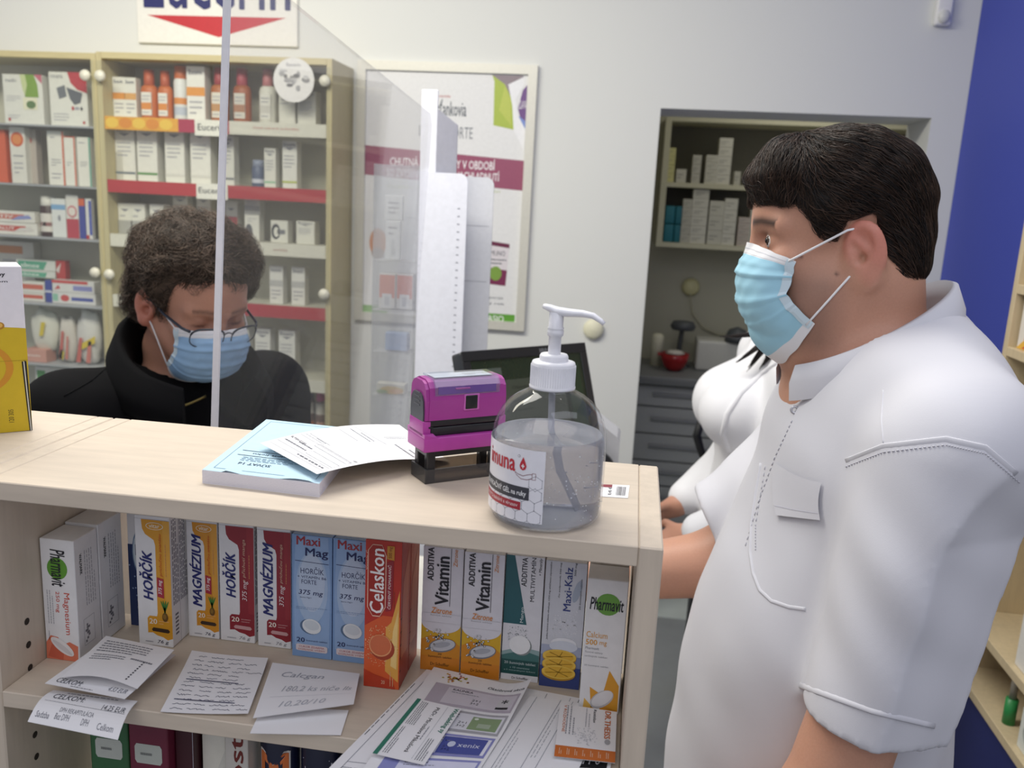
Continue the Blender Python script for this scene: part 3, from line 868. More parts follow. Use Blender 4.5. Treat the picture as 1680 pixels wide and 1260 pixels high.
def maxikalz(c, w, h):
    c.rect(0, 0, w, h, M('#cfd0d6', .42))
    c.rect(0, 0, w, h * .17, M('#36457f', .42), 2)
    c.rect(0, h * .17, w, h * .26, M('#7782a8', .42), 2)
    c.rect(0, h * .26, w, h * .34, M('#a9afc4', .42), 2)
    c.txt('Maxi-Kalz', w * .48, h * .62, w * .66, h * .96, M('#2a3a7c', .42), rot=90, bold=.02, l=4)
    c.txt('500 mg', w * .7, h * .9, w * .76, h * 1.0, INK, rot=90, l=4)
    c.txt('Jedna šumivá tableta obsahuje 1250 mg uhličitanu vápenatého', w * .10, h * .38, w * .155, h * .99, INK, rot=90, l=4)
    c.txt('čo zodpovedá 500 mg', w * .34, h * .72, w * .39, h * .99, INK, rot=90, l=4)
    c.ell(w * .80, h * .78, w * .09, h * .09, M('#a9b2c0', .4), 4, rot=-.25)
    c.txt('20 šumivých tabliet', w * .86, h * .64, w * .92, h * .88, INK, rot=90, l=4)
    R = random.Random(4)
    for _ in range(120):
        c.ell(w * R.uniform(.25, .85), h * (.50 + R.gauss(0, .05)), .0004 * R.uniform(.5, 2), .0004 * R.uniform(.5, 2), M('#e6e6ea', .4), 3, 6)
    c.ell(w * .55, h * .36, w * .32, h * .045, M('#e9e9ec', .4), 4)
    c.ell(w * .55, h * .335, w * .35, h * .045, M('#d2d6df', .4), 5)
    for k in range(3):
        v = h * (.255 - .062 * k)
        c.ell(w * .47, v - h * .012, w * .42, h * .058, M('#b98a26', .42), 6 + 3 * k)
        c.ell(w * .47, v, w * .42, h * .055, M('#e8bf4e', .42), 7 + 3 * k)
        c.ell(w * .47, v, w * .35, h * .043, M('#dfae38', .42), 8 + 3 * k)
        for q in range(6):
            a = q * math.pi / 3 + .3
            c.line(w * .47, v, w * .47 + w * .34 * math.cos(a), v + h * .042 * math.sin(a), .0004, M('#f0d78c', .4), 8 + 3 * k)
pbox('pale grey and blue calcium box with lemon slices stacked on its front', -.0560, -.0205, .697, 1.3190, .032, maxikalz)

def calcium(c, w, h):
    OR = M('#d99a30', .42)
    c.ell(w * .54, h * .82, w * .30, w * .29, M('#6aa043', .42))
    c.txt('Pharmavit', w * .10, h * .775, w * .92, h * .865, INK, bold=.04, shear=.15, l=2)
    c.txt('Calcium', w * .06, h * .565, w * .58, h * .61, OR, bold=.005)
    c.txt('500', w * .06, h * .51, w * .34, h * .55, OR, bold=.03)
    c.txt('mg', w * .40, h * .505, w * .58, h * .54, OR)
    c.txt('Pharmavit', w * .06, h * .475, w * .40, h * .495, GREYINK)
    c.txt('Šumivé tablety', w * .06, h * .445, w * .50, h * .464, GREYINK)
    c.txt('určitých tabliet', w * .06, h * .415, w * .62, h * .432, GREYINK)
    c.txt('20 šumivých tabliet', w * .06, h * .345, w * .66, h * .36, GREYINK)
    c.poly([(w * .30, h * .03), (w * .24, h * .19), (w * .48, h * .15), (w * .60, h * .08)], OR)
    c.poly([(w * .52, h * .06), (w * .70, h * .33), (w * .96, h * .22), (w * .97, h * .03)], OR)
    c.poly([(w * .1, h * .02), (w * .12, h * .1), (w * .4, h * .02)], M('#e2b356', .42))
    c.poly([(w * .52, h * .0), (w * .52, h * .06), (w * .97, h * .03), (w * .95, h * .0)], M('#cf8a26', .42))
    c.ell(w * .56, h * .105, w * .34, h * .055, M('#c2bfc2', .4), 2, rot=.72)
    c.ell(w * .57, h * .112, w * .31, h * .045, M('#e0dee0', .4), 3, rot=.72)
pbox('white calcium box with orange petals, at the right end of the shelf', -.0185, .0150, .666, 1.3205, .030, calcium)
pbox('beige box standing behind the white calcium box at the shelf end', -.0185, .0150, .6985, 1.3205, .030, lambda c, w, h: None, base=M('#d6cfc4', .45))  # beige base colour holds the shade of the board above its top

# ---- lower shelf: binders and boxes seen under the board
ZL = 1.0002
def binder(label, x0, x1, c1, y0=.62):
    t = thing('binder', label, 'binder', ((x0 + x1) / 2, y0, ZL), 'binders on the lower shelf')
    b = MB(); b.box(x0, y0, ZL, x1, .775, 1.168, M(c1, .5), .002, 2); b.build('cover', t)
    b = MB(); w = x1 - x0
    c = Canvas(b, (x0, y0, ZL), (1, 0, 0), (0, 0, 1), (0, -1, 0), .0003)
    c.poly([(w * .15, .128), (w * .2, .125), (w * .8, .125), (w * .85, .128), (w * .85, .141), (w * .8, .144), (w * .2, .144), (w * .15, .141)], M('#b9bdb4', .5))
    c.fine(w * .3, .131, w * .7, .138, 1, M('#7d807c', .5), l=2)
    c.rect(w * .2, .02, w * .8, .11, M('#b9bdb4', .5))
    b.build('label_holder', t)
binder('green binder with a pale label plate on the lower shelf', -.440, -.404, '#2f5f38')
binder('maroon binder beside the green binder on the lower shelf', -.403, -.367, '#6a1b34')
pbox('dark maroon narrow box right of the maroon binder', -.3655, -.3485, .63, 1.165, .10, lambda c, w, h: c.line(w * .95, 0, w * .95, h, .0006, LINE), base=M('#40161f', .5), z0=ZL, group='boxes on the lower shelf')
pbox('white paper bag like box leaning on the lower shelf', -.346, -.324, .64, 1.15, .09, lambda c, w, h: c.poly([(0, h * .5), (w, h * .9), (w, h * .2), (0, 0)], M('#cfccc2', .5)), base=M('#dedacd', .5), z0=ZL, group='boxes on the lower shelf')
pbox('white box with dark red vertical lettering on the lower shelf', -.322, -.301, .635, 1.168, .08, lambda c, w, h: (c.txt('Prrosta', w * .2, h * .35, w * .8, h * 1.0, M('#6b2018', .5), rot=90, bold=.03),), base=M('#c9c4bc', .5), z0=ZL, group='boxes on the lower shelf')
def can(label, x, letter, big):
    t = thing('drink_can', label, 'can', (x, .66, ZL), 'dark blue cans on the lower shelf')
    b = MB(); b.lathe([(0, 0), (.0165, 0), (.018, .004), (.018, .150), (.0165, .155)], (x, .66, ZL), M('#191d38', .35), 28)
    def fn(u, v, l):
        a = u / .018
        r = .018 + .0002 * l
        return Vector((x + r * math.sin(a), .66 - r * math.cos(a), ZL + v))
    c = Canvas(b, (0, 0, 0), (1, 0, 0), (0, 0, 1), (0, -1, 0), fn=fn)
    if big:
        c.txt(letter, -.013, .105, .013, .135, M('#d8743a', .4), bold=.04)
        c.txt(letter, -.0142, .1035, .0142, .1365, M('#e2ddd8', .4), bold=.09, l=1)
        c.fine(-.01, .085, .01, .095, 1, M('#c9c9d6', .4))
    else:
        c.txt('Ident', -.010, .118, .010, .126, M('#c9c9d6', .4))
        c.rect(-.013, .132, .013, .133, M('#c9c9d6', .4))
        c.txt(letter, -.011, .095, .011, .112, M('#c9c9d6', .4), bold=.03)
        c.rect(.0145, .08, .0155, .13, M('#c9c9d6', .4))
    b.build('body', t)
    b = MB(); b.lathe([(.0165, .155), (.0172, .158), (.0155, .160), (.0, .157)], (x, .66, ZL), M('#b9bcc2', .3, metal=.8), 28); b.build('rim', t)
can('dark can with a big orange letter on the lower shelf', -.281, 'M', True)
can('dark can with white marks, beside the orange letter can', -.243, 'N+X', False)
can('dark can with white marks, half hidden by the hanging leaflets', -.172, 'N+X', False)
pbox('narrow black box with a brown stripe between the dark cans', -.222, -.195, .65, 1.16, .06, lambda c, w, h: (c.rect(w * .35, h * .4, w * .6, h * .8, M('#5a4a34', .5)),), base=M('#14151c', .5), z0=ZL, group='boxes on the lower shelf')
b = MB(); b.lathe([(0, 0), (.02, 0), (.021, .13), (.012, .145), (0, .146)], (-.128, .66, ZL), M('#8f9fb2', .35), 24)
tag(b.build('grey_bottle'), 'grey blue rounded bottle on the lower shelf behind the leaflets', 'bottle')
# ================================================================== things on the top board
def yellow_box():
    b = MB()
    x0, x1, y0, d, z0, h = -.640, -.5545, .724, .045, ZT + .0004, .155
    Y_ = M('#c9ac1c', .4)
    b.box(x0, y0, z0, x1, y0 + d, z0 + h, M('#e0dde2', .4), .0008)
    w = x1 - x0
    c = Canvas(b, (x0, y0, z0), (1, 0, 0), (0, 0, 1), (0, -1, 0))
    n = 14
    top = [(w * (1 - i / n), h * (.595 + .05 * math.sin(math.pi * (.25 + .6 * i / n)))) for i in range(n + 1)]
    c.poly([(0, 0), (w, 0)] + top, Y_)
    OR = M('#c98a22', .4)
    for k in range(18):                       # ring
        a0, a1 = math.radians(-95 + 10 * k), math.radians(-85 + 10 * k)
        cu, cv = w * .42, h * .40
        def e(a, s):
            return (cu + w * .44 * s * math.cos(a), cv + h * .17 * s * math.sin(a))
        c.poly([e(a0, .84), e(a0, 1), e(a1, 1), e(a1, .84)], OR, 2)
    c.ell(w * .42, h * .40, w * .16, h * .05, M('#d0952c', .4), 2)
    c.ell(w * .76, h * .65, .0036, .0034, M('#b07c1c', .3), 2)
    c.ell(w * .755, h * .653, .0026, .0022, M('#dcae52', .3), 3)
    c.ell(w * .58, h * .655, .0036, .0034, M('#b8a020', .3), 2)
    c.txt('Hankintatukku Mehilans oy', -w * .0 + .003, h * .935, w * .84, h * .965, INK, bold=.05)
    c.txt('www.mehilabalans.com', w * .1, h * .905, w * .86, h * .918, INK)
    c.txt('120 305', w * .78, h * .06, w * .83, h * .14, M('#4a4210', .4), rot=90)
    c.line(0, h * .437, w, h * .437, .0004, M('#a58c18', .5), 3)
    c.poly([(w * .972, 0), (w * .982, 0), (w * .955, h * .43), (w * .94, h * .43)], M('#151310', .6), 4)
    c.poly([(w * .992, 0), (w, 0), (w * .985, h * .43), (w * .965, h * .435)], M('#151310', .6), 4)
    c.poly([(w * .982, 0), (w * .992, 0), (w * .965, h * .43), (w * .955, h * .43)], M('#d8d5c8', .5), 4)
    R_ = Matrix.Rotation(math.radians(42), 3, 'Z')
    o_ = Vector((x1, y0, 0))
    b.v = [tuple(R_ @ (Vector(q) - o_) + o_) for q in b.v]
    tag(b.build('supplement_box'), 'yellow and white supplement box standing on the left neighbouring unit', 'box')
yellow_box()

# blue topped form pad with a loose white form lying over it
def pad():
    t = thing('form_pad', 'thick pad of forms with a light blue top sheet on the shelf top', 'pad', (-.29, .70, ZT))
    A, B_ = Vector((-.333, .628, ZT)), Vector((-.232, .622, ZT))
    dv = Vector((-.018, .165, 0))
    b = MB()
    b.prism([A, B_, B_ + dv, A + dv], (0, 0, .0112), M('#e6e4ec', .7, 'paper'))
    for k in range(1, 9):
        z = .0112 * k / 9
        for P, Q, n in ((A, B_, Vector((0, -1, 0))), (B_, B_ + dv, Vector((1, 0, 0)))):
            o = n * .00015
            b.add([P + o + Vector((0, 0, z)), Q + o + Vector((0, 0, z)), Q + o + Vector((0, 0, z + .00022)), P + o + Vector((0, 0, z + .00022))], [(0, 1, 2, 3)], M('#c3c1cc', .7))
    b.build('page_block', t)
    b = MB()
    up = Vector((0, 0, .0113))
    def fn(u, v, l):
        w = .0018 * max(0, math.sin(u * 9.5)) * max(0, 1 - v * 9) if .2 < u < .95 else 0
        return A + (B_ - A) * u + dv * v + up + Vector((0, 0, w + .0001 * l))
    c = Canvas(b, A, B_ - A, dv, (0, 0, 1), fn=fn)
    c.rect(0, 0, 1, 1, M('#b9d6e6', .65), 1, 24, 20)
    D = M('#33475a', .6)
    c.frame(.07, .05, .95, .96, .004, M('#6f8ea3', .6), 3)
    c.txt('SÚVAT 1d', .22, .135, .5, .175, D, rot=180, bold=.03, l=4)
    c.fine(.2, .20, .93, .27, 3, M('#6f8ea3', .6), l=4)
    c.line(.13, .29, .92, .28, .006, D, 4)
    c.txt('na predpis lieku', .25, .315, .75, .345, D, rot=180, bold=.03, l=4)
    c.txt('Zápis', .62, .295, .8, .318, D, rot=180, bold=.02, l=4)
    c.line(.13, .37, .9, .36, .006, D, 4)
    c.fine(.4, .39, .8, .42, 1, M('#6f8ea3', .6), l=4)
    b.build('top_sheet', t)
    # loose white form
    zt = ZT + .0175
    p00, p10, p11, p01 = atZ(520, 778, zt), atZ(738, 757, ZT + .0022), atZ(655, 697, ZT + .004), atZ(427, 727, zt)
    b = MB()
    def fn2(u, v, l):
        p = (p00 * (1 - u) + p10 * u) * (1 - v) + (p01 * (1 - u) + p11 * u) * v
        p = p + Vector((0, 0, .0062 * math.sin(math.pi * u) + .00012 * l))
        return p
    c = Canvas(b, p00, p10 - p00, p01 - p00, (0, 0, 1), fn=fn2)
    c.rect(0, 0, 1, 1, PAPER, 0, 16, 6)
    c.rect(0, 0, 1, 1, PAPER, 1, 16, 6)
    GI = M('#8d9099', .6)
    for u in (.05, .10, .25):
        c.line(u, .04, u, .97, .003, GI, 2)
    c.frame(.30, .55, .5, .93, .004, GI, 2)
    c.frame(.12, .05, .17, .5, .004, GI, 2)
    c.frame(.22, .06, .26, .62, .004, GI, 2)
    c.line(.55, .3, .92, .42, .004, GI, 2)
    c.line(.55, .35, .92, .47, .004, GI, 2)
    c.line(.62, .96, .66, .4, .004, GI, 2)
    c.fine(.055, .08, .095, .9, 1, M('#5b5e68', .6), rot=90, l=2)
    c.fine(.12, .55, .2, .95, 2, M('#6d707a', .6), rot=90, l=2)
    c.txt('0012345678', .18, .7, .2, .97, M('#4a4d58', .6), rot=90, l=3)
    c.fine(.27, .6, .30, .97, 2, GI, rot=90, l=2)
    c.fine(.56, .5, .62, .9, 2, GI, rot=90, l=2)
    c.fine(.70, .05, .8, .4, 2, GI, rot=90, l=2)
    c.fine(.72, .55, .95, .62, 2, GI, l=2)
    c.txt('®', .28, .04, .30, .10, M('#4a4d58', .6), rot=90, l=3)
    tag(b.build('white_form'), 'white printed form lying half on the blue pad beside the stamp', 'form')
pad()

# ---- self inking stamp
def stamp():
    PK, PK2, BK = M('#b0409c', .32), M('#a2378f', .32), M('#1c1c20', .35)
    GY = M('#45464c', .45)
    loc = (-.160, .676, ZT + .0003)
    t = thing('self_inking_stamp', 'pink and black self inking stamp standing on the shelf top', 'stamp', loc)
    a = Vector((.79, .61, 0)).normalized()
    n = Vector((-.61, .79, 0)).normalized()
    R = Matrix.Identity(4)
    for i in range(3):
        R[i][0], R[i][1], R[i][2] = a[i], n[i], (0, 0, 1)[i]
    T = Matrix.Translation(loc) @ R
    def mb():
        b = MB(); b.T = T; return b
    Lx, Wy = .072, .030
    SM = M('#a39b92', .12, 'clear', metal=.05)
    # smoky clear foot: frame of four bars round an open window
    b = mb()
    b.box(.0, .0, .0, Lx, .0016, .012, SM); b.box(0, Wy - .0016, 0, Lx, Wy, .012, SM)
    b.box(.0, .0016, 0, .0016, Wy - .0016, .012, SM); b.box(Lx - .0016, .0016, 0, Lx, Wy - .0016, .012, SM)
    b.build('foot', t)
    b = mb()
    for x in (0.0005, Lx - .0115):
        for y in (.0, Wy - .010):
            b.box(x + .0018, y + .0018, .0005, x + .0095, y + .0085, .034, BK, .0008)
    b.box(.002, .002, .022, Lx - .002, Wy - .002, .031, BK, .001)
    b.build('legs', t)
    b = mb(); b.box(Lx - .006, .004, .004, Lx - .0045, .012, .028, M('#c9c9c9', .2, metal=.9)); b.build('spring', t)
    # lower pink skirt
    b = mb()
    b.box(-.003, -.003, .028, Lx + .003, Wy + .003, .0405, PK, .0012, 2)
    b.prism([(-.003, -.003, .040), (.009, -.003, .040), (.0055, -.0012, .0435), (-.003, -.003, .0435)], (0, Wy + .006, 0), PK)
    b.box(-.003, .0005, .0405, .004, Wy - .0005, .054, PK, .001, 2)
    b.box(Lx - .004, .0005, .0405, Lx + .003, Wy - .0005, .054, PK, .001, 2)
    b.build('skirt', t)
    b = mb()
    b.box(.004, .0012, .0405, Lx - .004, Wy - .0012, .0482, BK, .0012, 2)
    b.box(.003, .0006, .0487, Lx - .003, Wy - .0006, .056, BK, .0012, 2)
    b.box(.002, .0001, .0478, .006, Wy * .5, .0492, BK)
    b.build('ink_slot', t)
    # main pink housing: rounded top profile pushed along the length
    pr = [(-.0005, .0545), (-.0015, .0715), (-.0002, .0820), (.0035, .0865), (.0085, .0885), (Wy - .0085, .0885), (Wy - .0035, .0865), (Wy + .0002, .0820), (Wy + .0015, .0715), (Wy + .0005, .0545)]
    b = mb()
    b.prism([(.0015, y, z) for y, z in pr], (Lx - .003, 0, 0), PK2)
    b.prism([(-.0015, Wy / 2 + (y - Wy / 2) * .96, .0545 + (z - .0545) * .965) for y, z in pr], (Lx + .003, 0, 0), PK2)
    b.box(Lx * .34, -.0022, .0555 + .0245, Lx * .53, -.0008, .0815, PK, .0004)
    b.build('housing', t)
    b = mb()
    b.prism([(-.0028, Wy / 2 + (y - Wy / 2) * .80, .0445 + (z - .0545) * .95) for y, z in [(-.0005, .0545)] + pr[1:-1] + [(Wy + .0005, .0545)]], (.0016, 0, 0), GY)
    for k in range(4):
        b.box(-.0033, .009, .066 + .0035 * k, -.0027, .020, .0668 + .0035 * k, M('#5a5b62', .5))
    b.build('end_grip', t)
    b = mb(); b.box(Lx + .0012, .004, .046, Lx + .0026, Wy - .004, .081, GY, .001); b.build('end_grip', t)
    b = mb(); b.box(.034, -.0024, .0625, .0455, .0, .0745, M('#0e0e10', .3), .001, 2); b.build('lock_button', t)
    b = mb(); b.frame_ = None
    b.box(.033, -.00195, .0612, .0475, .0, .0757, M('#c667b4', .3), .0008); b.build('button_rim', t)
    # clear index window along the top edge with a purple card
    CL = M('#eef2f6', .05, 'clear', metal=.05)
    b = mb(); b.prism([(.006, y, z) for y, z in ((-.0020, .0755), (-.0030, .0835), (.0015, .0895), (.0065, .0905), (Wy - .006, .0905), (Wy - .006, .0888), (.007, .0888), (.0028, .0873), (-.0008, .0822), (-.0015, .0757))], (Lx - .012, 0, 0), CL); b.build('index_window', t)
    b = mb()
    b.prism([(.009, y, z) for y, z in ((-.00165, .0765), (-.0012, .0828), (-.0006, .0826), (-.0010, .0765))], (Lx - .018, 0, 0), M('#6a2f96', .3))
    b.prism([(.009, y, z) for y, z in ((.007, .0889), (Wy - .007, .0889), (Wy - .007, .0893), (.007, .0893))], (Lx - .018, 0, 0), M('#d7d9de', .4))
    c = Canvas(b, (.009, .007, .0894), (1, 0, 0), (0, 1, 0), (0, 0, 1))
    c.fine(.03, .003, .05, .012, 2, GREYINK)
    b.build('index_card', t)
stamp()

# ---- gel bottle with pump
def bottle():
    X, Y, Z = -.0545, .632, ZT + .0003
    t = thing('gel_bottle', 'clear hand gel bottle with white pump and red lettered label on the shelf top', 'bottle', (X, Y, Z))
    out = [(0, 0), (.036, 0), (.0402, .0015), (.0428, .006), (.0434, .014), (.0436, .05), (.0434, .062), (.0425, .070), (.0402, .0775), (.0365, .0845), (.0315, .0905), (.0255, .0950), (.0195, .0982), (.0165, .1000), (.0158, .104)]
    b = MB(); b.lathe(out, (X, Y, Z), M('#f7f8fa', .03, 'clear', metal=.015), 64); b.build('body', t)
    k = .965
    lvl = .0665
    ins = [(0, .0022)] + [(r * k, max(h, .0022)) for r, h in out[1:-1] if h < lvl - .002] + [(.0419 * k, lvl), (.0405 * k, lvl - .0004), (0, lvl - .0008)]
    b = MB(); b.lathe(ins, (X, Y, Z), M('#d3d4dc', .02, 'gel'), 64); b.build('gel', t)
    R = random.Random(11)
    b = MB(); BB = M('#f4f6f8', .08)
    for _ in range(230):
        a = R.uniform(-math.pi, math.pi); r = R.uniform(.0418, .0427)
        hh = .006 + .054 * R.random()
        rr = R.choice([.0003, .00045, .0004, .0006])
        b.sphere((X + r * math.sin(a), Y - r * math.cos(a), Z + hh), rr, M('#f4f5f8', .15), 6)
    o = b.build('bubbles', t); o['kind'] = 'stuff'
    b = MB(); b.tube([(X, Y, Z + .104), (X + .001, Y, Z + .07), (X + .008, Y - .004, Z + .04), (X + .022, Y - .01, Z + .012)], .0026, M('#e8eaf0', .2, 'clear', metal=.25), 10); b.build('dip_tube', t)
    WP = M('#e9e9ee', .28)
    b = MB()
    cap = [(.0152, .1005), (.0172, .1008), (.0174, .1022), (.0166, .1030)]
    b.lathe([(.0, .1205), (.012, .1215), (.0158, .1205), (.0164, .119), (.0166, .103), (.0174, .1022), (.0172, .1006), (.015, .1004)][::-1], (X, Y, Z), WP, 48)
    for i in range(56):
        a = 2 * math.pi * i / 56
        b.box(-.00035, -.00035, 0, .00035, .00035, .0145, WP)
        b.v[-8:] = [(X + .0166 * math.cos(a) + q[0], Y + .0166 * math.sin(a) + q[1], Z + .1035 + q[2]) for q in b.v[-8:]]
    b.build('cap', t)
    b = MB(); b.lathe([(.0108, .1205), (.0108, .1245), (.0098, .1262), (.0, .1264)], (X, Y, Z), WP, 40); b.build('collar', t)
    b = MB(); b.lathe([(.0047, .126), (.0047, .1395), (.0060, .140), (.0062, .1435), (.0056, .1445), (.0060, .1452), (.0060, .146), (.0054, .1468), (.0054, .1575), (.0, .158)], (X, Y, Z), WP, 28); b.build('stem', t)
    b = MB()
    pts = [(-.0105, .0, .1612), (-.006, -.0, .1602), (.0, 0, .1580), (.010, 0, .1576), (.020, 0, .1578), (.028, 0, .1568), (.034, 0, .1535), (.0365, 0, .1515)]
    b.tube([(X + p[0] * .97, Y - .0 + p[0] * -.12, Z + p[2]) for p in pts], [.0030, .0042, .0056, .0050, .0042, .0036, .0030, .0026], WP, 14, flat=.62, up=(0, 0, 1))
    b.build('nozzle', t)
    # label wrapped round the front and left
    def fn(u, v, l):
        a = math.radians(u)
        r = .0437 + .00012 * l
        return Vector((X + r * math.sin(a), Y - r * math.cos(a), Z + v))
    b = MB()
    c = Canvas(b, (0, 0, 0), (1, 0, 0), (0, 0, 1), (0, -1, 0), fn=fn)
    c.rect(-150, .0085, 3, .0630, M('#e9e8ee', .4), 1, 40, 1)
    RD, DKG = M('#c02a38', .4), M('#3d3e46', .4)
    c.txt('imuna', -66, .0455, -27, .0572, RD, bold=.05, shear=.0, l=3)
    c.ell(-23.0, .0575, 1.4, .0010, GREYINK, 3)
    c.ell(-23.0, .0575, 1.0, .0007, M('#e9e8ee', .4), 4)
    # drop over a hand
    c.poly([(-18.4 + 4.2 * math.sin(a) * (.35 + .65 * (1 - math.cos(a)) / 2), .0512 - .0046 * math.cos(a)) for a in [i * 2 * math.pi / 20 for i in range(20)]][::-1] if False else
           [(-18.4, .0572), (-21, .0530), (-22, .0505), (-21, .0482), (-18.4, .0472), (-15.8, .0482), (-14.8, .0505), (-15.8, .0530)], RD, 3)
    c.rect(-20.0, .0500, -16.8, .0509, M('#f0eef0', .4), 4); c.rect(-18.9, .0488, -17.9, .0521, M('#f0eef0', .4), 4)
    hand = [(-27, .0452), (-23, .0440), (-18, .0432), (-12, .0450), (-9, .0452)], [(-27, .0452), (-25, .0432), (-20, .0408), (-14, .0408), (-9, .0420)]
    for h in hand:
        for p, q in zip(h, h[1:]):
            d = (q[0] - p[0], q[1] - p[1])
            c.poly([(p[0], p[1] - .0002), (q[0], q[1] - .0002), (q[0], q[1] + .0002), (p[0], p[1] + .0002)], M('#7a2a34', .4), 3)
    for u in (-9, -5.6):
        c.rect(u, .0412, u + .35, .0462, M('#7a2a34', .4), 3)
    for v in (.0412, .0459):
        c.rect(-9, v, -5.3, v + .0003, M('#7a2a34', .4), 3)
    # bands
    n = 18
    c.poly([(-150, .0252), (-12.5, .0252), (-11, .0258), (-10.4, .0270), (-10.4, .0330), (-11, .0342), (-12.5, .0348), (-150, .0348)], DKG, 2) if False else c.rect(-150, .0252, -11, .0348, DKG, 2, 36, 1)
    c.txt('DEZINFIKAČNÝ GÉL na ruky', -80, .0270, -14, .0332, M('#f2f2f4', .4), bold=.03, l=4)
    c.rect(-150, .0170, -19, .0232, M('#a92a3a', .4), 2, 34, 1)
    c.txt('zabíja 99,9 % baktérií a vírusov', -82, .0183, -22, .0220, M('#f2e6e8', .4), bold=.01, l=4)
    # molecule lines
    ML = M('#8b8c96', .4)
    K = 1 / math.radians(1) / .0437
    def hexa(cu, cv, r):
        p = [(cu + r * K * math.cos(math.radians(60 * i + 30)), cv + r * math.sin(math.radians(60 * i + 30))) for i in range(7)]
        for a, q in zip(p, p[1:]):
            if max(a[0], q[0]) > 2.5:
                continue
            dx, dy = (q[0] - a[0]) / K, q[1] - a[1]
            L_ = math.hypot(dx, dy)
            nx, ny = -dy / L_ * .00016, dx / L_ * .00016
            c.poly([(a[0] - nx * K, a[1] - ny), (q[0] - nx * K, q[1] - ny), (q[0] + nx * K, q[1] + ny), (a[0] + nx * K, a[1] + ny)], ML, 1.6)
            c.ell(a[0], a[1], .0004 * K, .0004, ML, 1.7, 8)
    r = .0056
    for (i, j) in ((0, 0), (1, 0), (-1, 0), (0.5, 1), (-.5, 1), (-1.5, 1), (1.5, 1), (-2, 0), (1, 2), (1, 3.1), (-2.5, 1), (-3, 0)):
        hexa(-18 + i * r * 1.732 * K, .0135 + j * r * 1.5 - .001, r)
    c.line(-8, .037, -13, .0405, .0003, ML, 1.6) if False else None
    b.build('label', t)
bottle()

# price sticker
b = MB()
q = [atZ(983, 815, ZT), atZ(1030, 818, ZT), atZ(1033, 797, ZT), atZ(986, 795, ZT)]
c = Canvas.quad(b, *[p + Vector((0, 0, .0003)) for p in q])
b.prism([p + Vector((0, 0, .0001)) for p in q], (0, 0, .0002), PAPER)
c.rect(0, 0, 1, 1, PAPER, 1)
c.txt('0,45 €', .28, .15, .42, .75, INK, rot=90, bold=.03)
R_ = random.Random(1)
for k in range(14):
    u = .56 + .024 * k
    c.rect(u, .15, u + R_.choice([.008, .014]), .85, INK, 2)
c.rect(0, .75, .4, .98, M('#8a3440', .5), 2)
tag(b.build('price_sticker'), 'white barcode price sticker on the top board beside the bottle', 'sticker')

# ================================================================== papers on the lower shelf
def sheet(name, label, cat, corners, z, print_fn, curl=None, mat=PAPER, thick=.0003, group=None, dz=(0, 0, 0, 0)):
    P = [atZ(x, y, ZS + z + d) for (x, y), d in zip(corners, dz)]
    b = MB()
    def fn(u, v, l):
        p = (P[0] * (1 - u) + P[1] * u) * (1 - v) + (P[3] * (1 - u) + P[2] * u) * v
        if curl:
            p = p + Vector(curl(u, v))
        return p + Vector((0, 0, .00016 * l))
    c = Canvas(b, P[0], P[1] - P[0], P[3] - P[0], (0, 0, 1), fn=fn)
    c.sub = 12 if curl else 0
    c.rect(0, 0, 1, 1, mat, -2, 12, 12)
    c.rect(0, 0, 1, 1, mat, 0, 12, 12)
    print_fn(c)
    return tag(b.build(name), label, cat, group)
RI = M('#85868e', .6)
def receipt_print(c, total=False):
    c.fine(.08, .62, .75, .92, 5, RI, l=2, fill=.35)
    c.fine(.10, .42, .55, .58, 3, RI, l=2, fill=.35)
    c.fine(.62, .5, .95, .6, 1, RI, l=2)
    for k in range(9):
        c.rect(.80, .08 + .055 * k, .82, .11 + .055 * k, M('#55565e', .6), 2)
# corners order: bottom-left, bottom-right, top-right, top-left (as seen)
sheet('receipt', 'long till receipt hanging over the shelf edge, lowest of the three', 'receipt',
      [(45, 1178), (193, 1208), (226, 1150), (88, 1132)], .004,
      lambda c: (c.txt('CELKOM:', .10, .60, .46, .80, M('#4c4d55', .6), l=2), c.txt('14.25 EUR', .70, .48, .96, .64, M('#5c5d65', .6), l=2),
                 c.txt('DPH REKAPITULÁCIA', .28, .27, .66, .40, RI, l=2), c.txt('Sadzba', .05, .1, .2, .22, RI, l=2), c.txt('Bez DPH', .26, .12, .42, .24, RI, l=2),
                 c.txt('DPH', .56, .1, .64, .22, RI, l=2), c.txt('Celkom', .74, .08, .92, .2, RI, l=2), c.line(.05, .5, .97, .46, .008, RI, 2), c.fine(.2, .85, .95, .95, 1, RI, l=2)),
      curl=lambda u, v: (0, 0, .004 * math.sin(math.pi * v) - .012 * max(0, .5 - v) ** 2), group='till receipts on the shelf')
sheet('receipt', 'folded till receipt in the middle of the three, under the top one', 'receipt',
      [(74, 1130), (205, 1156), (288, 1074), (170, 1052)], .010,
      lambda c: (c.txt('CELKOM:', .08, .06, .4, .15, M('#5c5d65', .6), l=2), c.txt('4.53 EUR', .72, .08, .95, .16, RI, l=2), c.fine(.3, .02, .7, .05, 1, RI, l=2)),
      curl=lambda u, v: (0, 0, .005 * (1 - v)), group='till receipts on the shelf')
sheet('receipt', 'topmost folded till receipt with faint print and a dashed line', 'receipt',
      [(100, 1112), (225, 1130), (286, 1066), (174, 1043)], .018, receipt_print,
      curl=lambda u, v: (0, 0, .006 * math.sin(math.pi * u) * (1 - v)), group='till receipts on the shelf')

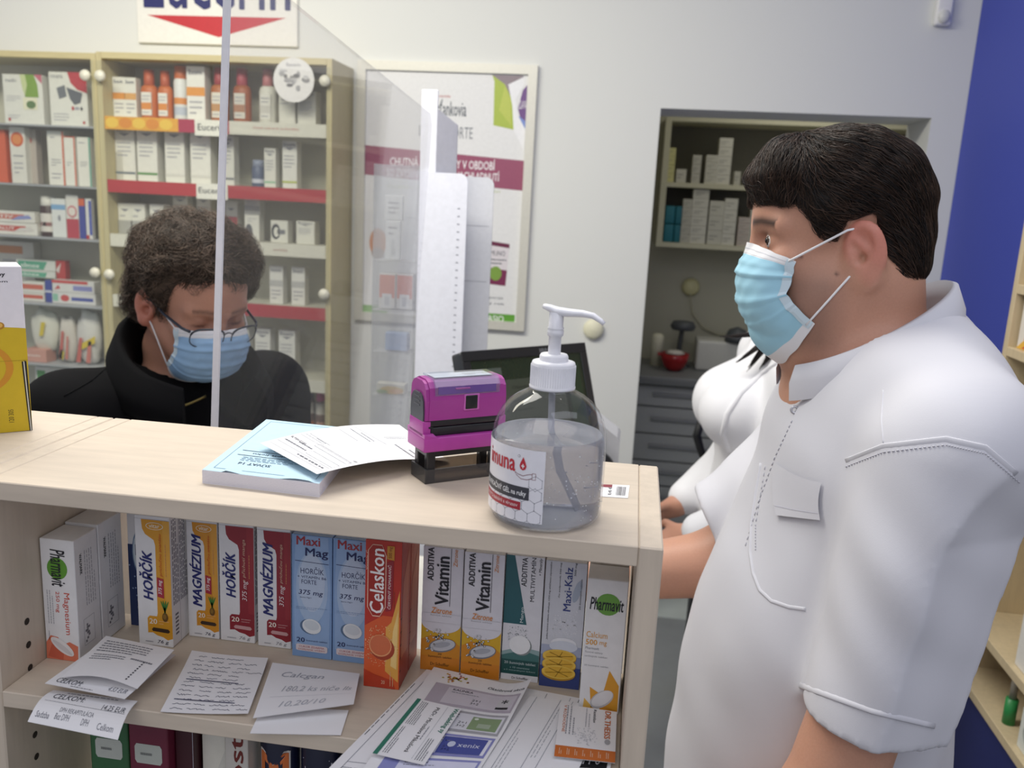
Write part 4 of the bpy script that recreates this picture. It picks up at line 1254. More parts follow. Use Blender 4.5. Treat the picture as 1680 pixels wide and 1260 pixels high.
def scribble(c, rows, seed, m, u0=.07, u1=.93, amp=.012, wline=.006):
    R = random.Random(seed)
    for v in rows:
        u = u0 + R.uniform(0, .06)
        end = u1 - R.uniform(0, .2)
        while u < end:
            wl = R.uniform(.10, .22)
            n = max(5, int(wl / .014))
            p = [(u + wl * i / n, v + R.uniform(-amp, amp)) for i in range(n + 1)]
            for a, q in zip(p, p[1:]):
                c.line(a[0], a[1], q[0], q[1], wline, m, 2)
            u += wl + R.uniform(.03, .09)
sheet('handwritten_list', 'white note closely filled with handwritten rows, middle of the shelf', 'note',
      [(263, 1168), (407, 1174), (440, 1085), (315, 1070)], .002,
      lambda c: (scribble(c, [.06 + .072 * k for k in range(13)], 4, M('#4c5068', .6)), c.line(.08, .20, .8, .17, .012, M('#3c4060', .6), 2), c.line(.1, .53, .75, .51, .012, M('#3c4060', .6), 2)),
      curl=lambda u, v: (0, 0, .004 * (u - .3) ** 2 + .006 * max(0, v - .75)))
sheet('folded_note_under', 'lower white sheet sticking out below the faint note', 'note',
      [(410, 1203), (559, 1206), (572, 1165), (430, 1160)], .0015, lambda c: None, group='faint folded note')
sheet('faint_note', 'white note with three faint handwritten lines beside the leaflets', 'note',
      [(415, 1178), (580, 1166), (590, 1105), (447, 1087)], .006,
      lambda c: (c.txt('Calcgan', .15, .70, .62, .84, M('#a9abb5', .6), shear=.35, l=2), c.txt('180,2 ks niče lls', .20, .42, .95, .56, M('#b3b5bd', .6), shear=.35, l=2), c.txt('10,20/10', .22, .12, .7, .24, M('#b9bbc3', .6), shear=.35, l=2), c.line(.1, .34, .95, .33, .004, M('#c9cad0', .6), 2)),
      curl=lambda u, v: (0, 0, .006 * (1 - v) * u))

# ---- leaflets on the right
FI = M('#8c8e98', .6)
DKI = M('#3a3b44', .6)
def form_print(c):
    c.line(.05, .98, .05, .02, .003, FI, 2); c.line(.90, .98, .90, .02, .003, FI, 2); c.line(.95, .98, .95, .02, .003, DKI, 2); c.line(.76, .98, .76, .02, .003, FI, 2)
    c.fine(.005, .40, .02, .98, 1, DKI, rot=90, l=2, fill=.25)
    for k in range(6):
        c.frame(.05 + .055 * k, .02, .095 + .055 * k, .16, .003, FI, 2)
        c.txt('DPH', .06 + .055 * k, .05, .08 + .055 * k, .14, FI, rot=90, l=2)
    c.line(.05, .20, .6, .20, .003, FI, 2)
    c.fine(.80, .1, .86, .4, 2, FI, rot=90, l=2, fill=.2)
sheet('printed_form', 'large white printed form, lowest sheet of the hanging leaflets', 'form',
      [(505, 1295), (900, 1330), (965, 1148), (700, 1098)], .0016, form_print, group='leaflets on the shelf', dz=(-.0, 0, 0, 0))
sheet('ruled_form', 'white form with ruled lines between the flyer and the orange card', 'form',
      [(770, 1290), (935, 1290), (1000, 1160), (868, 1142)], .0030,
      lambda c: (c.line(.1, 0, .1, 1, .006, FI, 2), c.line(.40, 0, .40, 1, .006, FI, 2), c.line(.55, 0, .55, 1, .006, FI, 2), c.fine(.42, .3, .5, .95, 2, FI, rot=90, l=2, fill=.15), c.fine(.12, .1, .2, .6, 2, FI, rot=90, l=2, fill=.15)), group='leaflets on the shelf')
def flyer(c):
    R = random.Random(8)
    for _ in range(40):
        c.ell(.16 + R.gauss(.12, .07), .93 + R.gauss(0, .015), .012, .006, M(R.choice(['#c9a13a', '#8a3a4a', '#c77a3a', '#b9b04a']), .6), 2, 8)
    c.txt('Októbrová akcia', .62, .90, .98, .925, DKI, rot=0, shear=.2, bold=.02, l=2)
    V0 = ['#b9b0bc', '#a9a8ae', '#8a8cc4', '#8f92c8']
    V1 = ['#d3cdd6', '#dfdfe6', '#e6e6f2', '#dcdcf0']
    for k in range(4):
        v1 = .865 - .215 * k
        v0 = v1 - .19
        c.rect(.12, v0, .97, v1, M(V0[k], .6), 2)
        c.rect(.27 if k in (0, 3) else .14, v0 + .02, .95, v1 - .02, M(V1[k], .6), 3)
        c.txt(['KALINKA', 'VITAMÍN', 'KALIS', 'LAVEKAN'][k], .32, v1 - .045, .52, v1 - .027, DKI, bold=.02, l=4)
        c.fine(.32, v1 - .07, .7, v1 - .052, 1, FI, l=4)
        c.txt('2+1', .55, v0 + .075, .63, v0 + .095, DKI, l=4)
        c.txt('3+2', .55, v0 + .045, .63, v0 + .065, DKI, l=4)
        if k == 0:
            c.rect(.80, v0 + .03, .92, v0 + .13, M('#cfcfd2', .5), 4); c.rect(.80, v0 + .03, .92, v0 + .05, INK, 5); c.txt('✱' if False else '*', .83, v0 + .09, .89, v0 + .13, INK, bold=.05, l=5)
        if k == 1:
            c.rect(.66, v0 + .03, .93, v0 + .15, M('#8aa078', .5), 4); c.rect(.74, v0 + .05, .86, v0 + .09, M('#a9b8a0', .5), 5); c.ell(.70, v0 + .13, .02, .01, M('#dfe6da', .5), 5)
        if k == 2:
            c.rect(.52, v0 + .02, .92, v0 + .165, M('#4a549c', .5), 4); c.ell(.62, v0 + .1, .035, .025, M('#c9cfe6', .5), 5); c.txt('xenix', .68, v0 + .08, .88, v0 + .115, M('#d9dcee', .5), l=5)
sheet('offer_flyer', 'flyer with four grey and violet product boxes lying across the forms', 'flyer',
      [(575, 1290), (770, 1290), (871, 1131), (712, 1094)], .0050, flyer, curl=lambda u, v: (0, 0, .010 * max(0, u - .7) ** 2 / .09 * max(0, v - .5) * 2), group='leaflets on the shelf')
def vcard(c):
    c.rect(0.0, 0, .09, 1, M('#2f7a66', .5), 2)
    c.txt('PhDr. Miroslava Mikušová', .50, .12, .585, .92, INK, rot=-90, bold=.015, l=2)
    c.fine(.60, .35, .66, .85, 1, FI, rot=90, l=2)
    c.fine(.13, .55, .34, .97, 5, M('#5c5d66', .6), rot=90, l=2)
    c.fine(.13, .05, .26, .5, 3, M('#5c5d66', .6), rot=90, l=2)
    c.txt('Wiebdeking sy', .84, .52, .97, .98, M('#2f7a66', .5), rot=-90, bold=.03, l=2)
    c.line(.72, .04, .72, .97, .005, FI, 2)
    c.fine(.76, .04, .94, .4, 4, M('#5c5d66', .6), rot=90, l=2)
sheet('visiting_card', 'white visiting card with a green stripe lying on the flyer', 'card',
      [(611, 1236), (696, 1255), (757, 1163), (685, 1146)], .0085, vcard, group='leaflets on the shelf')
sheet('dark_leaflet', 'black and white leaflet peeking from under the orange edged card', 'leaflet',
      [(872, 1262), (1000, 1268), (1010, 1215), (905, 1205)], .0018,
      lambda c: (c.rect(0, .0, .5, 1, M('#2c2d36', .6), 2), c.txt('NOVINKA', .1, .1, .45, .8, M('#c9c9d2', .6), rot=0, l=3), c.rect(.55, .1, .95, .6, M('#17171c', .6), 2), c.txt('H 0', .62, .2, .85, .5, M('#d9d9de', .6), l=3)), group='leaflets on the shelf')
def theiss(c):
    c.rect(0, 0, 1, .20, M('#cf6f2a', .5), 2)
    for k in range(7):
        c.fine(.06 + .13 * k, .05, .12 + .13 * k, .16, 2, M('#efd6bc', .5), rot=90, l=3)
    c.txt('DR.THEISS', .80, .42, .90, .97, M('#c96a26', .5), rot=-90, bold=.04, l=2)
    c.ell(.86, .36, .05, .05, M('#a9a9ae', .5), 2)
    c.txt('Rastislav', .60, .70, .65, .97, DKI, rot=-90, bold=.02, l=2)
    c.fine(.45, .6, .56, .98, 2, M('#b5b5bd', .5), rot=90, l=2)
    c.fine(.12, .42, .3, .98, 3, M('#9a9aa2', .5), rot=90, l=2)
    c.txt('V ROZHODNE', .08, .45, .13, .98, M('#c96a26', .5), rot=-90, l=2)
    R = random.Random(6)
    for _ in range(90):
        a, d = R.uniform(0, 6.28), R.uniform(.02, .22)
        c.ell(.48 + d * math.cos(a), .42 + d * .8 * math.sin(a), .012, .01, M('#d3d3d8', .5), 2, 6)
sheet('orange_edged_card', 'white card with an orange band beside the right side panel', 'card',
      [(909, 1241), (1009, 1252), (1012, 1168), (919, 1154)], .0060, theiss, group='leaflets on the shelf')
# ================================================================== counter, acrylic screen, monitor, rack
def atX(px, py, x):
    d = ray(px, py)
    return Vector(CAM + d * (x - CAM[0]) / d[0])
def counter():
    t = thing('counter_desk', 'low pale counter desk behind the shelf unit under the monitor', 'desk', (-.3, 1.4, 0))
    P = M('#d8d6cf', .5)
    b = MB(); b.box(-.545, .80, .715, .0, 1.985, .74, P, .002); b.build('desk_top', t)
    for x in (-.53, -.02):
        b = MB(); b.box(x, .82, 0, x + .018, 1.96, .715, P, .001); b.build('leg_panel', t)
counter()
def screen():
    t = thing('acrylic_screen', 'upright clear acrylic screen with a bright edge in front of the masked customer', 'screen', (-.5, 1.4, .74))
    def X(z):
        return -.482 + .053 * (z - 1.321)
    th = .0075
    y0, y1 = .93, 1.87
    zb, za, zc = .7405, 1.862, 1.79
    CL = M('#fdfdfe', .02, 'clear', metal=.018)
    b = MB()
    pts = [(y0 + .004, zb), (y1, zb), (y1, zc - .02), (y1 - .02, zc), (y0 + .004, za)]
    b.prism([(X(z), y, z) for y, z in pts], (th, 0, 0), CL)
    b.build('sheet', t)
    b = MB()
    EG = M('#e2e2e7', .25)
    b.prism([(X(zb), y0, zb), (X(za), y0, za), (X(za) + th, y0, za), (X(zb) + th, y0, zb)], (0, .004, 0), EG)
    b.build('polished_edge', t)
    b = MB(); b.box(X(zb) - .02, 1.0, .7402, X(zb) + .03, 1.04, .752, EG, .002); b.box(X(zb) - .02, 1.7, .7402, X(zb) + .03, 1.74, .752, EG, .002); b.build('foot', t)
    # round sticker on the screen is on the cabinet door instead
screen()

def monitor():
    t = thing('monitor', 'dark flat monitor tilted back behind the gel bottle', 'monitor', (-.2, 1.74, .7403))
    al, ti = math.radians(45), math.radians(20)
    w, h = .315, .255
    U = Vector((math.cos(al), math.sin(al), 0))
    N = Vector((math.sin(al) * math.cos(ti), -math.cos(al) * math.cos(ti), math.sin(ti)))
    V = N.cross(U).normalized()
    TL = Vector((-.318, 1.60, 1.333))
    O = TL - V * h
    BK = M('#1d1f22', .35)
    T = Matrix.Identity(4)
    for i in range(3):
        T[i][0], T[i][1], T[i][2], T[i][3] = U[i], V[i], N[i], O[i]
    b = MB(); b.T = T; b.box(0, 0, -.035, w, h, 0, M('#33363a', .4), .006, 2); b.build('housing', t)
    b = MB(); b.T = T
    for q in ((0, 0, w, .022), (0, h - .02, w, h), (0, .022, .018, h - .02), (w - .018, .022, w, h - .02)):
        b.box(q[0], q[1], .0002, q[2], q[3], .004, BK, .001)
    c = Canvas(b, (0, 0, .0041), (1, 0, 0), (0, 1, 0), (0, 0, 1), .0002)
    c.txt('IBM', w * .60, h - .014, w * .68, h - .006, M('#77797c', .5), bold=.03)
    b.build('bezel', t)
    b = MB(); b.T = T
    b.box(.018, .022, .0001, w - .018, h - .02, .0015, M('#1c2a1c', .25))
    c = Canvas(b, (.018, .022, .0016), (w - .036, 0, 0), (0, h - .042, 0), (0, 0, 1), .0002)
    c.rect(.06, .05, .80, .80, M('#3f463c', .3))
    c.rect(.05, .83, .25, .92, M('#4e5750', .3))
    c.txt('Objednávka', .32, .70, .55, .74, M('#20261f', .3), l=2)
    for k in range(6):
        c.fine(.10, .58 - .09 * k, .7, .62 - .09 * k, 1, M('#2c332b', .3), l=2)
    c.rect(.84, .05, .97, .9, M('#203420', .3))
    b.build('display', t)
    ctr = O + U * w / 2 + V * .05 - N * .03
    b = MB(); b.tube([ctr, ctr - N * .03 + Vector((0, 0, -.1)), Vector((ctr.x - .02, ctr.y + .03, .76))], .02, BK, 12); b.build('stand', t)
    b = MB(); b.lathe([(0, 0), (.11, 0), (.11, .01), (.05, .02), (0, .022)], (ctr.x - .02, ctr.y + .03, .7403), BK, 32); b.build('base', t)
monitor()
def terminal():
    t = thing('label_printer', 'grey and white printer with a black roll right of the monitor', 'printer', (-.05, 1.95, .7403))
    b = MB(); b.box(-.10, 1.88, .7403, -.002, 1.98, .93, M('#7e8084', .45), .006, 2); b.build('base', t)
    b = MB()
    b.prism([(-.10, 1.885, .931), (-.004, 1.885, .931), (-.004, 1.885, 1.105), (-.01, 1.885, 1.115), (-.07, 1.885, 1.155), (-.10, 1.885, 1.16)], (0, .095, 0), M('#c4c5c9', .45)); b.build('cover', t)
    b = MB(); b.lathe([(0, 0), (.042, 0), (.042, .02), (.015, .022), (0, .022)], (-.052, 1.860, 1.04), M('#191a1d', .4), 28, (0, 1, 0)); b.build('roll', t)
    b = MB(); b.box(-.09, 1.865, .935, -.01, 1.884, .975, M('#191a1d', .4), .004, 2); b.build('slot', t)
terminal()

def rack():
    t = thing('leaflet_rack', 'tall clear and white leaflet rack beyond the acrylic screen', 'rack', (-.5, 2.1, 0))
    y = 2.05
    WP = M('#e3e4ec', .4)
    WP2 = M('#cfd0d6', .45)
    CL = M('#f4f5f6', .04, 'clear', metal=.10)
    b = MB(); b.box(-.65, 1.99, 0, -.34, 2.24, .03, WP, .004); b.build('base', t)
    b = MB(); b.box(-.521, y, .03, -.482, y + .006, 1.862, WP, .001); b.build('post', t)
    b = MB(); b.prism([(-.482, y, .03), (-.482, y, 1.82), (-.444, y + .05, 1.79), (-.444, y + .05, .03)], (0, .006, 0), WP2); b.build('post_return', t)
    def rounded(x0, x1, z0, z1, r):
        p = [(x0, z0), (x1, z0)]
        for i in range(9):
            a = math.radians(90 * i / 8)
            p.append((x1 - r + r * math.cos(a), z1 - r + r * math.sin(a)))
        p.append((x0, z1))
        return p
    b = MB(); b.prism([(x, y - .012, z) for x, z in rounded(-.516, -.402, .03, 1.676, .02)], (0, .004, 0), M('#e6e8f2', .4))
    c = Canvas(b, (-.516, y - .012, 0), (1, 0, 0), (0, 0, 1), (0, -1, 0), .0004)
    for k in range(34):
        c.rect(.092, 1.0 + .018 * k, .098, 1.003 + .018 * k, M('#9fa1ac', .5))
    b.build('white_panel', t)
    b = MB(); b.prism([(x, y + .062, z) for x, z in rounded(-.43, -.352, .03, 1.672, .02)], (0, .004, 0), M('#d4d6dc', .45))
    c = Canvas(b, (-.43, y + .062, 0), (1, 0, 0), (0, 0, 1), (0, -1, 0), .0004)
    for z in (1.555, 1.42, 1.2):
        c.rect(0, z, .07, z + .002, M('#b4b6bd', .5))
    b.build('white_panel', t)
    # clear column of trays
    x0, x1, yb = -.633, -.525, y + .07
    b = MB()
    b.box(x0, y, .03, x0 + .003, yb, 1.69, CL); b.box(x1, y, .03, x1 + .003, yb, 1.69, CL)
    b.box(x0 + .003, yb, .03, x1, yb + .003, 1.69, CL)
    b.box(x0 + .003, y - .003, .03, x1, y, 1.69, CL)
    b.build('clear_column', t)
    for z in (1.46, 1.34, 1.235, 1.125, .99):
        b = MB(); b.box(x0 + .0035, y + .0005, z, x1 - .0005, yb - .0005, z + .003, M('#e9e7d8', .3, 'clear', metal=.4)); b.build('tray', t)
    def pack(label, pl, pr, pt, z, mat, fr=None, d=.03):
        X0, X1 = atY(pl, pt, y + .01).x, atY(pr, pt, y + .01).x
        zt = atY(pl, pt, y + .01).z
        b = MB(); b.box(X0, y + .01, z + .0034, X1, y + .01 + d, zt, mat, .001)
        c = Canvas(b, (X0, y + .01, z + .0034), (X1 - X0, 0, 0), (0, 0, zt - z - .0034), (0, -1, 0), .0004)
        if fr:
            fr(c)
        tag(b.build('small_pack'), label, 'pack', 'packs in the clear rack')
    ORG = M('#dd7a5c', .4)
    fo = lambda c: (c.rect(.04, .3, .96, .96, ORG), c.rect(.2, .0, .8, .42, M('#ecebea', .4), 2), c.rect(.36, .08, .64, .34, M('#c9cbd0', .4), 3))
    pack('small white label card at the top of the clear rack', 632, 661, 320, 1.56 - .003, M('#eeeeec', .5), lambda c: c.fine(.2, .2, .8, .8, 3, LINE), .01)
    pack('white barcode card below the top one in the clear rack', 633, 657, 362, 1.463, M('#eeeeec', .5), lambda c: (c.fine(.2, .6, .8, .9, 2, LINE), c.fine(.4, .1, .7, .5, 4, GREYINK, rot=90)), .01)
    pack('orange and white pack on the left in the clear rack', 622, 649, 448, 1.343, M('#e6e3de', .5), fo)
    pack('orange and white pack on the right in the clear rack', 651, 678, 449, 1.343, M('#e6e3de', .5), fo)
    pack('pale blue pack under the orange packs in the clear rack', 632, 668, 545, 1.2385, M('#a9bfe2', .5), lambda c: c.fine(.15, .2, .85, .8, 5, M('#c5d3ea', .5)))
    pack('white and yellow pack at the bottom of the clear rack', 618, 664, 628, 1.1285, M('#e8e4d0', .5), lambda c: (c.ell(.55, .35, .42, .42, M('#dcb83a', .5)), c.ell(.2, .15, .2, .2, M('#7fa24a', .5), 2), c.ell(.7, .25, .25, .25, M('#d99a2c', .5), 2), c.fine(.15, .8, .8, .93, 2, LINE)))
rack()

# ================================================================== display cabinets on the left
CW = M('#c3b78c', .5, 'woodv')
CWH = M('#c3b78c', .5, 'wood')
YF, YB = 2.97, 3.195
def zat(px, py, Y=YF):
    return atY(px, py, Y).z
def cabinet(label, x0, x1, ztop, shelves, glass):
    t = thing('display_cabinet', label, 'cabinet', ((x0 + x1) / 2, 3.08, 0), 'display cabinets on the back wall')
    for x in (x0, x1 - .02):
        b = MB(); b.box(x, YF, 0, x + .02, YB, ztop, CW, .001); b.build('side_panel', t)
    b = MB(); b.box(x0 + .0202, YF, ztop - .022, x1 - .0202, YB, ztop, CWH, .001); b.build('top_panel', t)
    b = MB(); b.box(x0 + .0202, YB - .012, .0, x1 - .0202, YB, ztop - .0222, M('#cdcab6', .6, 'wall')); b.build('back_panel', t)
    for z in shelves:
        b = MB()
        if glass:
            b.box(x0 + .0204, YF + .02, z - .006, x1 - .0204, YB - .0125, z, M('#8fa39a', .1, 'clear', metal=.45))
        else:
            b.box(x0 + .0204, YF + .016, z - .012, x1 - .0204, YB - .0125, z, M('#d2cfbf', .4))
        b.build('shelf', t)
    b = MB(); b.box(x0 + .0204, YF + .01, .0, x1 - .0204, YB - .0125, .6, CWH); b.build('base_cupboard', t)
    return t
X_D = -1.9345
SR = [1.842, 1.622, 1.428, 1.205, .938, .70]
SL = [1.806, 1.592, 1.400, 1.150, .915, .70]
cr = cabinet('pale wood display cabinet with skin care packs, right one beside the poster', X_D + .0005, -1.068, 2.060, SR, False)
cl = cabinet('pale wood display cabinet with glass shelves, left one cut by the picture edge', -2.78, X_D - .0005, 2.055, SL, True)
# glass doors with round hinge caps
GD = M('#fcfdfc', .03, 'clear', metal=.02)
def door(parent, x0, x1, hx):
    b = MB(); b.box(x0, YF - .010, .62, x1, YF - .005, 2.03, GD); d = b.build('glass_door', parent)
    for z in hx[1]:
        b = MB(); b.lathe([(0, 0), (.0185, 0), (.0195, .006), (.017, .014), (0, .016)], (hx[0], YF - .0102, z), M('#dedbc8', .4), 22, (0, -1, 0)); b.build('hinge_cap', d)
door(cr, X_D + .004, -1.502, (X_D + .0245, (1.977, 1.282)))
door(cr, -1.498, -1.072, (-1.088, (1.985, 1.262)))
door(cl, -2.36, X_D - .004, (X_D - .032, (1.977, 1.285)))
# shelf edge strips in the right cabinet
xs0, xs1 = X_D + .022, -1.0895
def strip(label, z, segs, h=.043):
    b = MB()
    for (a, e, m) in segs:
        b.box(a, YF - .001 + .004, z - h, e, YF + .0155, z + .002, m)
    c = Canvas(b, (0, YF + .0029, 0), (1, 0, 0), (0, 0, 1), (0, -1, 0), .0004)
    return b, c
def px(x, z=1.7):                    # photo column on the cabinet front
    return atY(x, 250, YF).x
REDS, WS = M('#b23438', .45), M('#dcd8c8', .45)
b, c = strip('', SR[0], [(xs0, px(293), M('#e0a336', .45)), (px(293), px(376), M('#a8304c', .45)), (px(376), xs1, WS)])
for k in range(5):
    c.ell(px(185 + 22 * k), SR[0] - .02, .025, .018, M(['#e8c04a', '#d98a2c'][k % 2], .45))
c.rect(px(320), SR[0] - .052, px(373), SR[0] + .002, M('#e6e3d8', .45), 2)
c.txt('Eucerin', px(325), SR[0] - .034, px(368), SR[0] - .012, M('#33343c', .5), bold=.02, l=3)
c.txt('čistá zdravá pokožka', px(415), SR[0] - .024, px(490), SR[0] - .012, M('#c98a80', .5))
b.build('shelf_strip', cr)
b, c = strip('', SR[1], [(xs0, xs1, REDS)])
c.rect(px(320), SR[1] - .05, px(372), SR[1] + .004, M('#e6e3d8', .45), 2)
c.txt('Eucerin', px(324), SR[1] - .03, px(367), SR[1] - .010, M('#33343c', .5), bold=.02, l=3)
b.build('shelf_strip', cr)
b, c = strip('', SR[2], [(xs0, xs1, WS)]); c.txt('novinka', px(447), SR[2] - .025, px(470), SR[2] - .015, M('#b98a80', .5)); b.build('shelf_strip', cr)
b, c = strip('', SR[3], [(xs0, px(300), WS), (px(300), xs1, REDS)]); b.build('shelf_strip', cr)
b, c = strip('', SR[4], [(xs0, xs1, WS)]); c.txt('pre citlivú pokožku', px(440), SR[4] - .026, px(490), SR[4] - .015, M('#b98a80', .5)); b.build('shelf_strip', cr)
# round picture sticker on the glass
b = MB(); b.lathe([(0, 0), (.073, 0), (.073, .0012), (0, .0012)], (-1.2, YF - .0104, 1.985), M('#dddcd6', .4), 36, (0, -1, 0), False)
c = Canvas(b, (-1.2, YF - .0118, 1.985), (1, 0, 0), (0, 0, 1), (0, -1, 0), .0004)
R_ = random.Random(12)
for k in range(16):
    c.ell(R_.uniform(-.045, .045), R_.uniform(-.03, .03), R_.uniform(.006, .016), R_.uniform(.004, .012), M(R_.choice(['#8c8c8c', '#a3a3a2', '#6f6f70', '#bdbdbb']), .5), 1 + k * .1, 10)
c.txt('Eucerin', -.025, .045, .025, .055, GREYINK)
tag(b.build('round_sticker'), 'round white picture sticker on the glass at the right cabinet top', 'sticker')

# ---- packs in the cabinets:  (label, px left, px right, px top, shelf z, style, colours)
YI = 3.03
def item(label, pl, pr, pt, z, style='box', c1='#dfddd2', c2=None, yoff=0.0, group='packs in the right display cabinet', d=None, pz=None):
    y = YI + yoff
    X0, X1, zt = atY(pl, pt, y).x, atY(pr, pt, y).x, atY((pl + pr) / 2, pt, y).z
    right = 'right' in group
    lo_, hi_ = (X_D + .0215, -1.0895) if right else (-2.75, X_D - .0215)
    mv = max(0, lo_ - X0) - max(0, X1 - hi_)
    X0, X1 = X0 + mv, X1 + mv
    zt = min(zt, 2.030)
    z0 = (z if pz is None else pz) + .0006
    h, w = zt - z0, X1 - X0
    d = min(d or min(.06, w * .8), YB - .014 - y)
    A = M(c1, .45)
    if style == 'bottle':
        t = thing('lotion_bottle', label, 'bottle', ((X0 + X1) / 2, y + d / 2, z0), group)
        cx, cy = (X0 + X1) / 2, y + d / 2
        b = MB()
        prof = [(0, 0), (w * .48, 0), (w * .5, h * .03), (w * .5, h * .58), (w * .44, h * .66), (w * .26, h * .70)]
        b.lathe([(r, q) for r, q in prof], (cx, cy, z0), A, 20)
        b.v = [(v[0], cy + (v[1] - cy) * .75, v[2]) for v in b.v]
        b.build('body', t)
        b = MB(); b.lathe([(w * .27, h * .69), (w * .30, h * .71), (w * .28, h), (0, h)], (cx, cy, z0), M(c2[0], .45), 18); b.build('cap', t)
        b = MB(); r = w * .5 * .76 + .0006
        c = Canvas(b, (cx - w * .3, cy - r, z0 + h * .08), (w * .6, 0, 0), (0, 0, h * .46), (0, -1, 0), .0004)
        b.box(cx - w * .30, cy - r, z0 + h * .08, cx + w * .30, cy - r + .004, z0 + h * .54, M(c2[1], .45))
        c.rect(0, .25, 1, .55, M(c2[2], .45)); c.fine(.1, .62, .9, .9, 2, LINE, l=2); c.fine(.1, .05, .9, .2, 1, LINE, l=2)
        b.build('label', t)
        return
    if style == 'round':            # upright can or vial
        t = thing('care_bottle', label, 'bottle', ((X0 + X1) / 2, y + d / 2, z0), group)
        cx, cy = (X0 + X1) / 2, y + w / 2
        b = MB(); b.lathe([(0, 0), (w * .48, 0), (w * .5, h * .02), (w * .5, h * .72), (w * .42, h * .77)], (cx, cy, z0), A, 20)
        k = 0
        for v0, v1, cc in c2[1]:
            b.lathe([(w * .503, h * v0), (w * .503, h * v1)], (cx, cy, z0), M(cc, .45), 20)
        b.build('body', t)
        b = MB(); b.lathe([(w * .42, h * .765), (w * .44, h * .78), (w * .42, h), (0, h)], (cx, cy, z0), M(c2[0], .45), 18); b.build('cap', t)
        return
    if style == 'bag':
        b = MB()
        n = 7
        prof = []
        bmh = bmesh.new()
        bmesh.ops.create_uvsphere(bmh, u_segments=18, v_segments=12, radius=1)
        R = random.Random(int(pl))
        for v in bmh.verts:
            x, yy, zz = v.co
            s = 1 + .09 * math.sin(7 * x + 3 * zz + pl) + R.uniform(-.05, .05)
            v.co = ((X0 + X1) / 2 + math.copysign(abs(x) ** .7, x) * w / 2 * s, y + .03 + yy * .028 * s, z0 + h / 2 + math.copysign(abs(zz) ** .75, zz) * h / 2 * (s if zz > 0 else 1))
        b.bm(bmh, A, True)
        c = Canvas(b, (X0, y - .004, z0), (w, 0, 0), (0, 0, h), (0, -1, 0), .0006)
        for q in c2:
            c.poly([(u, v) for u, v in q[0]], M(q[1], .45), 2)
        tag(b.build('soft_pack'), label, 'pack', group)
        return
    b = MB()
    b.box(X0, y, z0, X1, y + d, zt, A, .0012)
    c = Canvas(b, (X0, y, z0), (w, 0, 0), (0, 0, h), (0, -1, 0), .0006)
    if style == 'euc':               # white carton with logo triangle
        c.poly([(.2, .86), (.5, .80), (.8, .86)], M('#8f8f94', .5))
        c.txt('Eucerin', .12, .89, .88, .955, M('#4a4d66', .5), bold=.02)
        c.fine(.12, .42, .8, .72, 4, LINE, fill=.35)
        if c2:
            c.rect(0, .12 if h > .09 else 0, 1, .16 if h > .09 else .45, M(c2, .45), 2)
    elif style == 'band':
        c.rect(0, .46, 1, .62, M(c2, .45))
        c.txt('Eucerin', .15, .85, .85, .93, M('#4a4d66', .5), bold=.02)
        c.fine(.15, .1, .85, .4, 3, LINE, fill=.35)
    elif callable(c2):
        c2(c)
    tag(b.build('product_pack'), label, 'pack', group)

# right cabinet, first shelf
z = SR[0]
item('narrow white pack with orange band, first on the orange strip shelf', 181, 201, 126, z, 'band', '#e4e2d8', '#e0953c')
item('narrow white pack with orange band, second on the orange strip shelf', 203, 222, 127, z, 'band', '#e4e2d8', '#d8a25c')
item('larger orange sun lotion bottle on the top shelf', 225, 252, 113, z, 'bottle', '#c2662a', None or ['#b5532a', '#e6e2d8', '#d98a3c'], d=.045)
item('smaller orange sun lotion bottle next to the white spray can', 253, 277, 115, z, 'bottle', '#c2662a', ['#b5532a', '#e6e2d8', '#d98a3c'], d=.045)
item('white spray can with a tall orange cap on the top shelf', 279, 301, 99, z, 'round', '#dcdcd8', ['#c4652c', [(.3, .42, '#d98a3c'), (.1, .25, '#b9c0cc')]])
item('big white pack with an orange stripe beside the screen edge', 305, 335, 108, z, 'band', '#e8e6de', '#e0953c')
item('brown orange bottle with red cap just behind the screen edge', 341, 370, 110, z, 'bottle', '#a8602e', ['#9c3a3c', '#dcd6c8', '#b98a5a'], d=.045)
item('brown orange bottle with pink cap right of the screen edge', 378, 407, 111, z, 'bottle', '#a65a30', ['#b04a52', '#dcd6c8', '#b08060'], d=.045)
item('white bottle with pink cap left of the round sticker', 421, 449, 111, z, 'bottle', '#dcd9cc', ['#c07a7a', '#e2dfd4', '#cfcac0'], d=.045)
item('white pack below the round sticker, left of two', 457, 484, 128, z, 'euc', '#dddace')
item('white pack below the round sticker, right of two', 488, 518, 150, z, 'euc', '#dddace')
z = SR[1]
item('small plain white pack at the far left of the red strip shelf', 167, 179, 248, z, 'box', '#dcd9cc')
item('tall white pack, first of the four large on the red strip shelf', 184, 216, 205, z, 'euc', '#e2e0d6', '#6f7a80')
item('tall white pack with a green line on the red strip shelf', 223, 256, 205, z, 'euc', '#e2e0d6', '#5f9050')
item('tall white pack, third of the four large on the red strip shelf', 269, 301, 207, z, 'euc', '#e2e0d6', '#d5d3ca')
item('tall white pack left behind the screen edge on the red strip shelf', 311, 344, 208, z, 'euc', '#e2e0d6', '#d5d3ca')
item('white pack a little shorter right of the screen edge', 359, 383, 222, z, 'euc', '#e0ded2', '#7a7c80')
item('small dark blue jar on the red strip shelf', 409, 430, 262, z, 'round', '#566078', ['#8a92a4', [(.15, .3, '#c9ccd6')]])
item('slim white pack with a green line, next to the blue jar', 433, 452, 243, z, 'euc', '#e0ded2', '#8fc09a')
item('white pack with a lime line, rightmost on the red strip shelf', 463, 487, 231, z, 'euc', '#e4e2d8', '#b9c25a')
z = SR[2]
GB = '#c2c1ba'
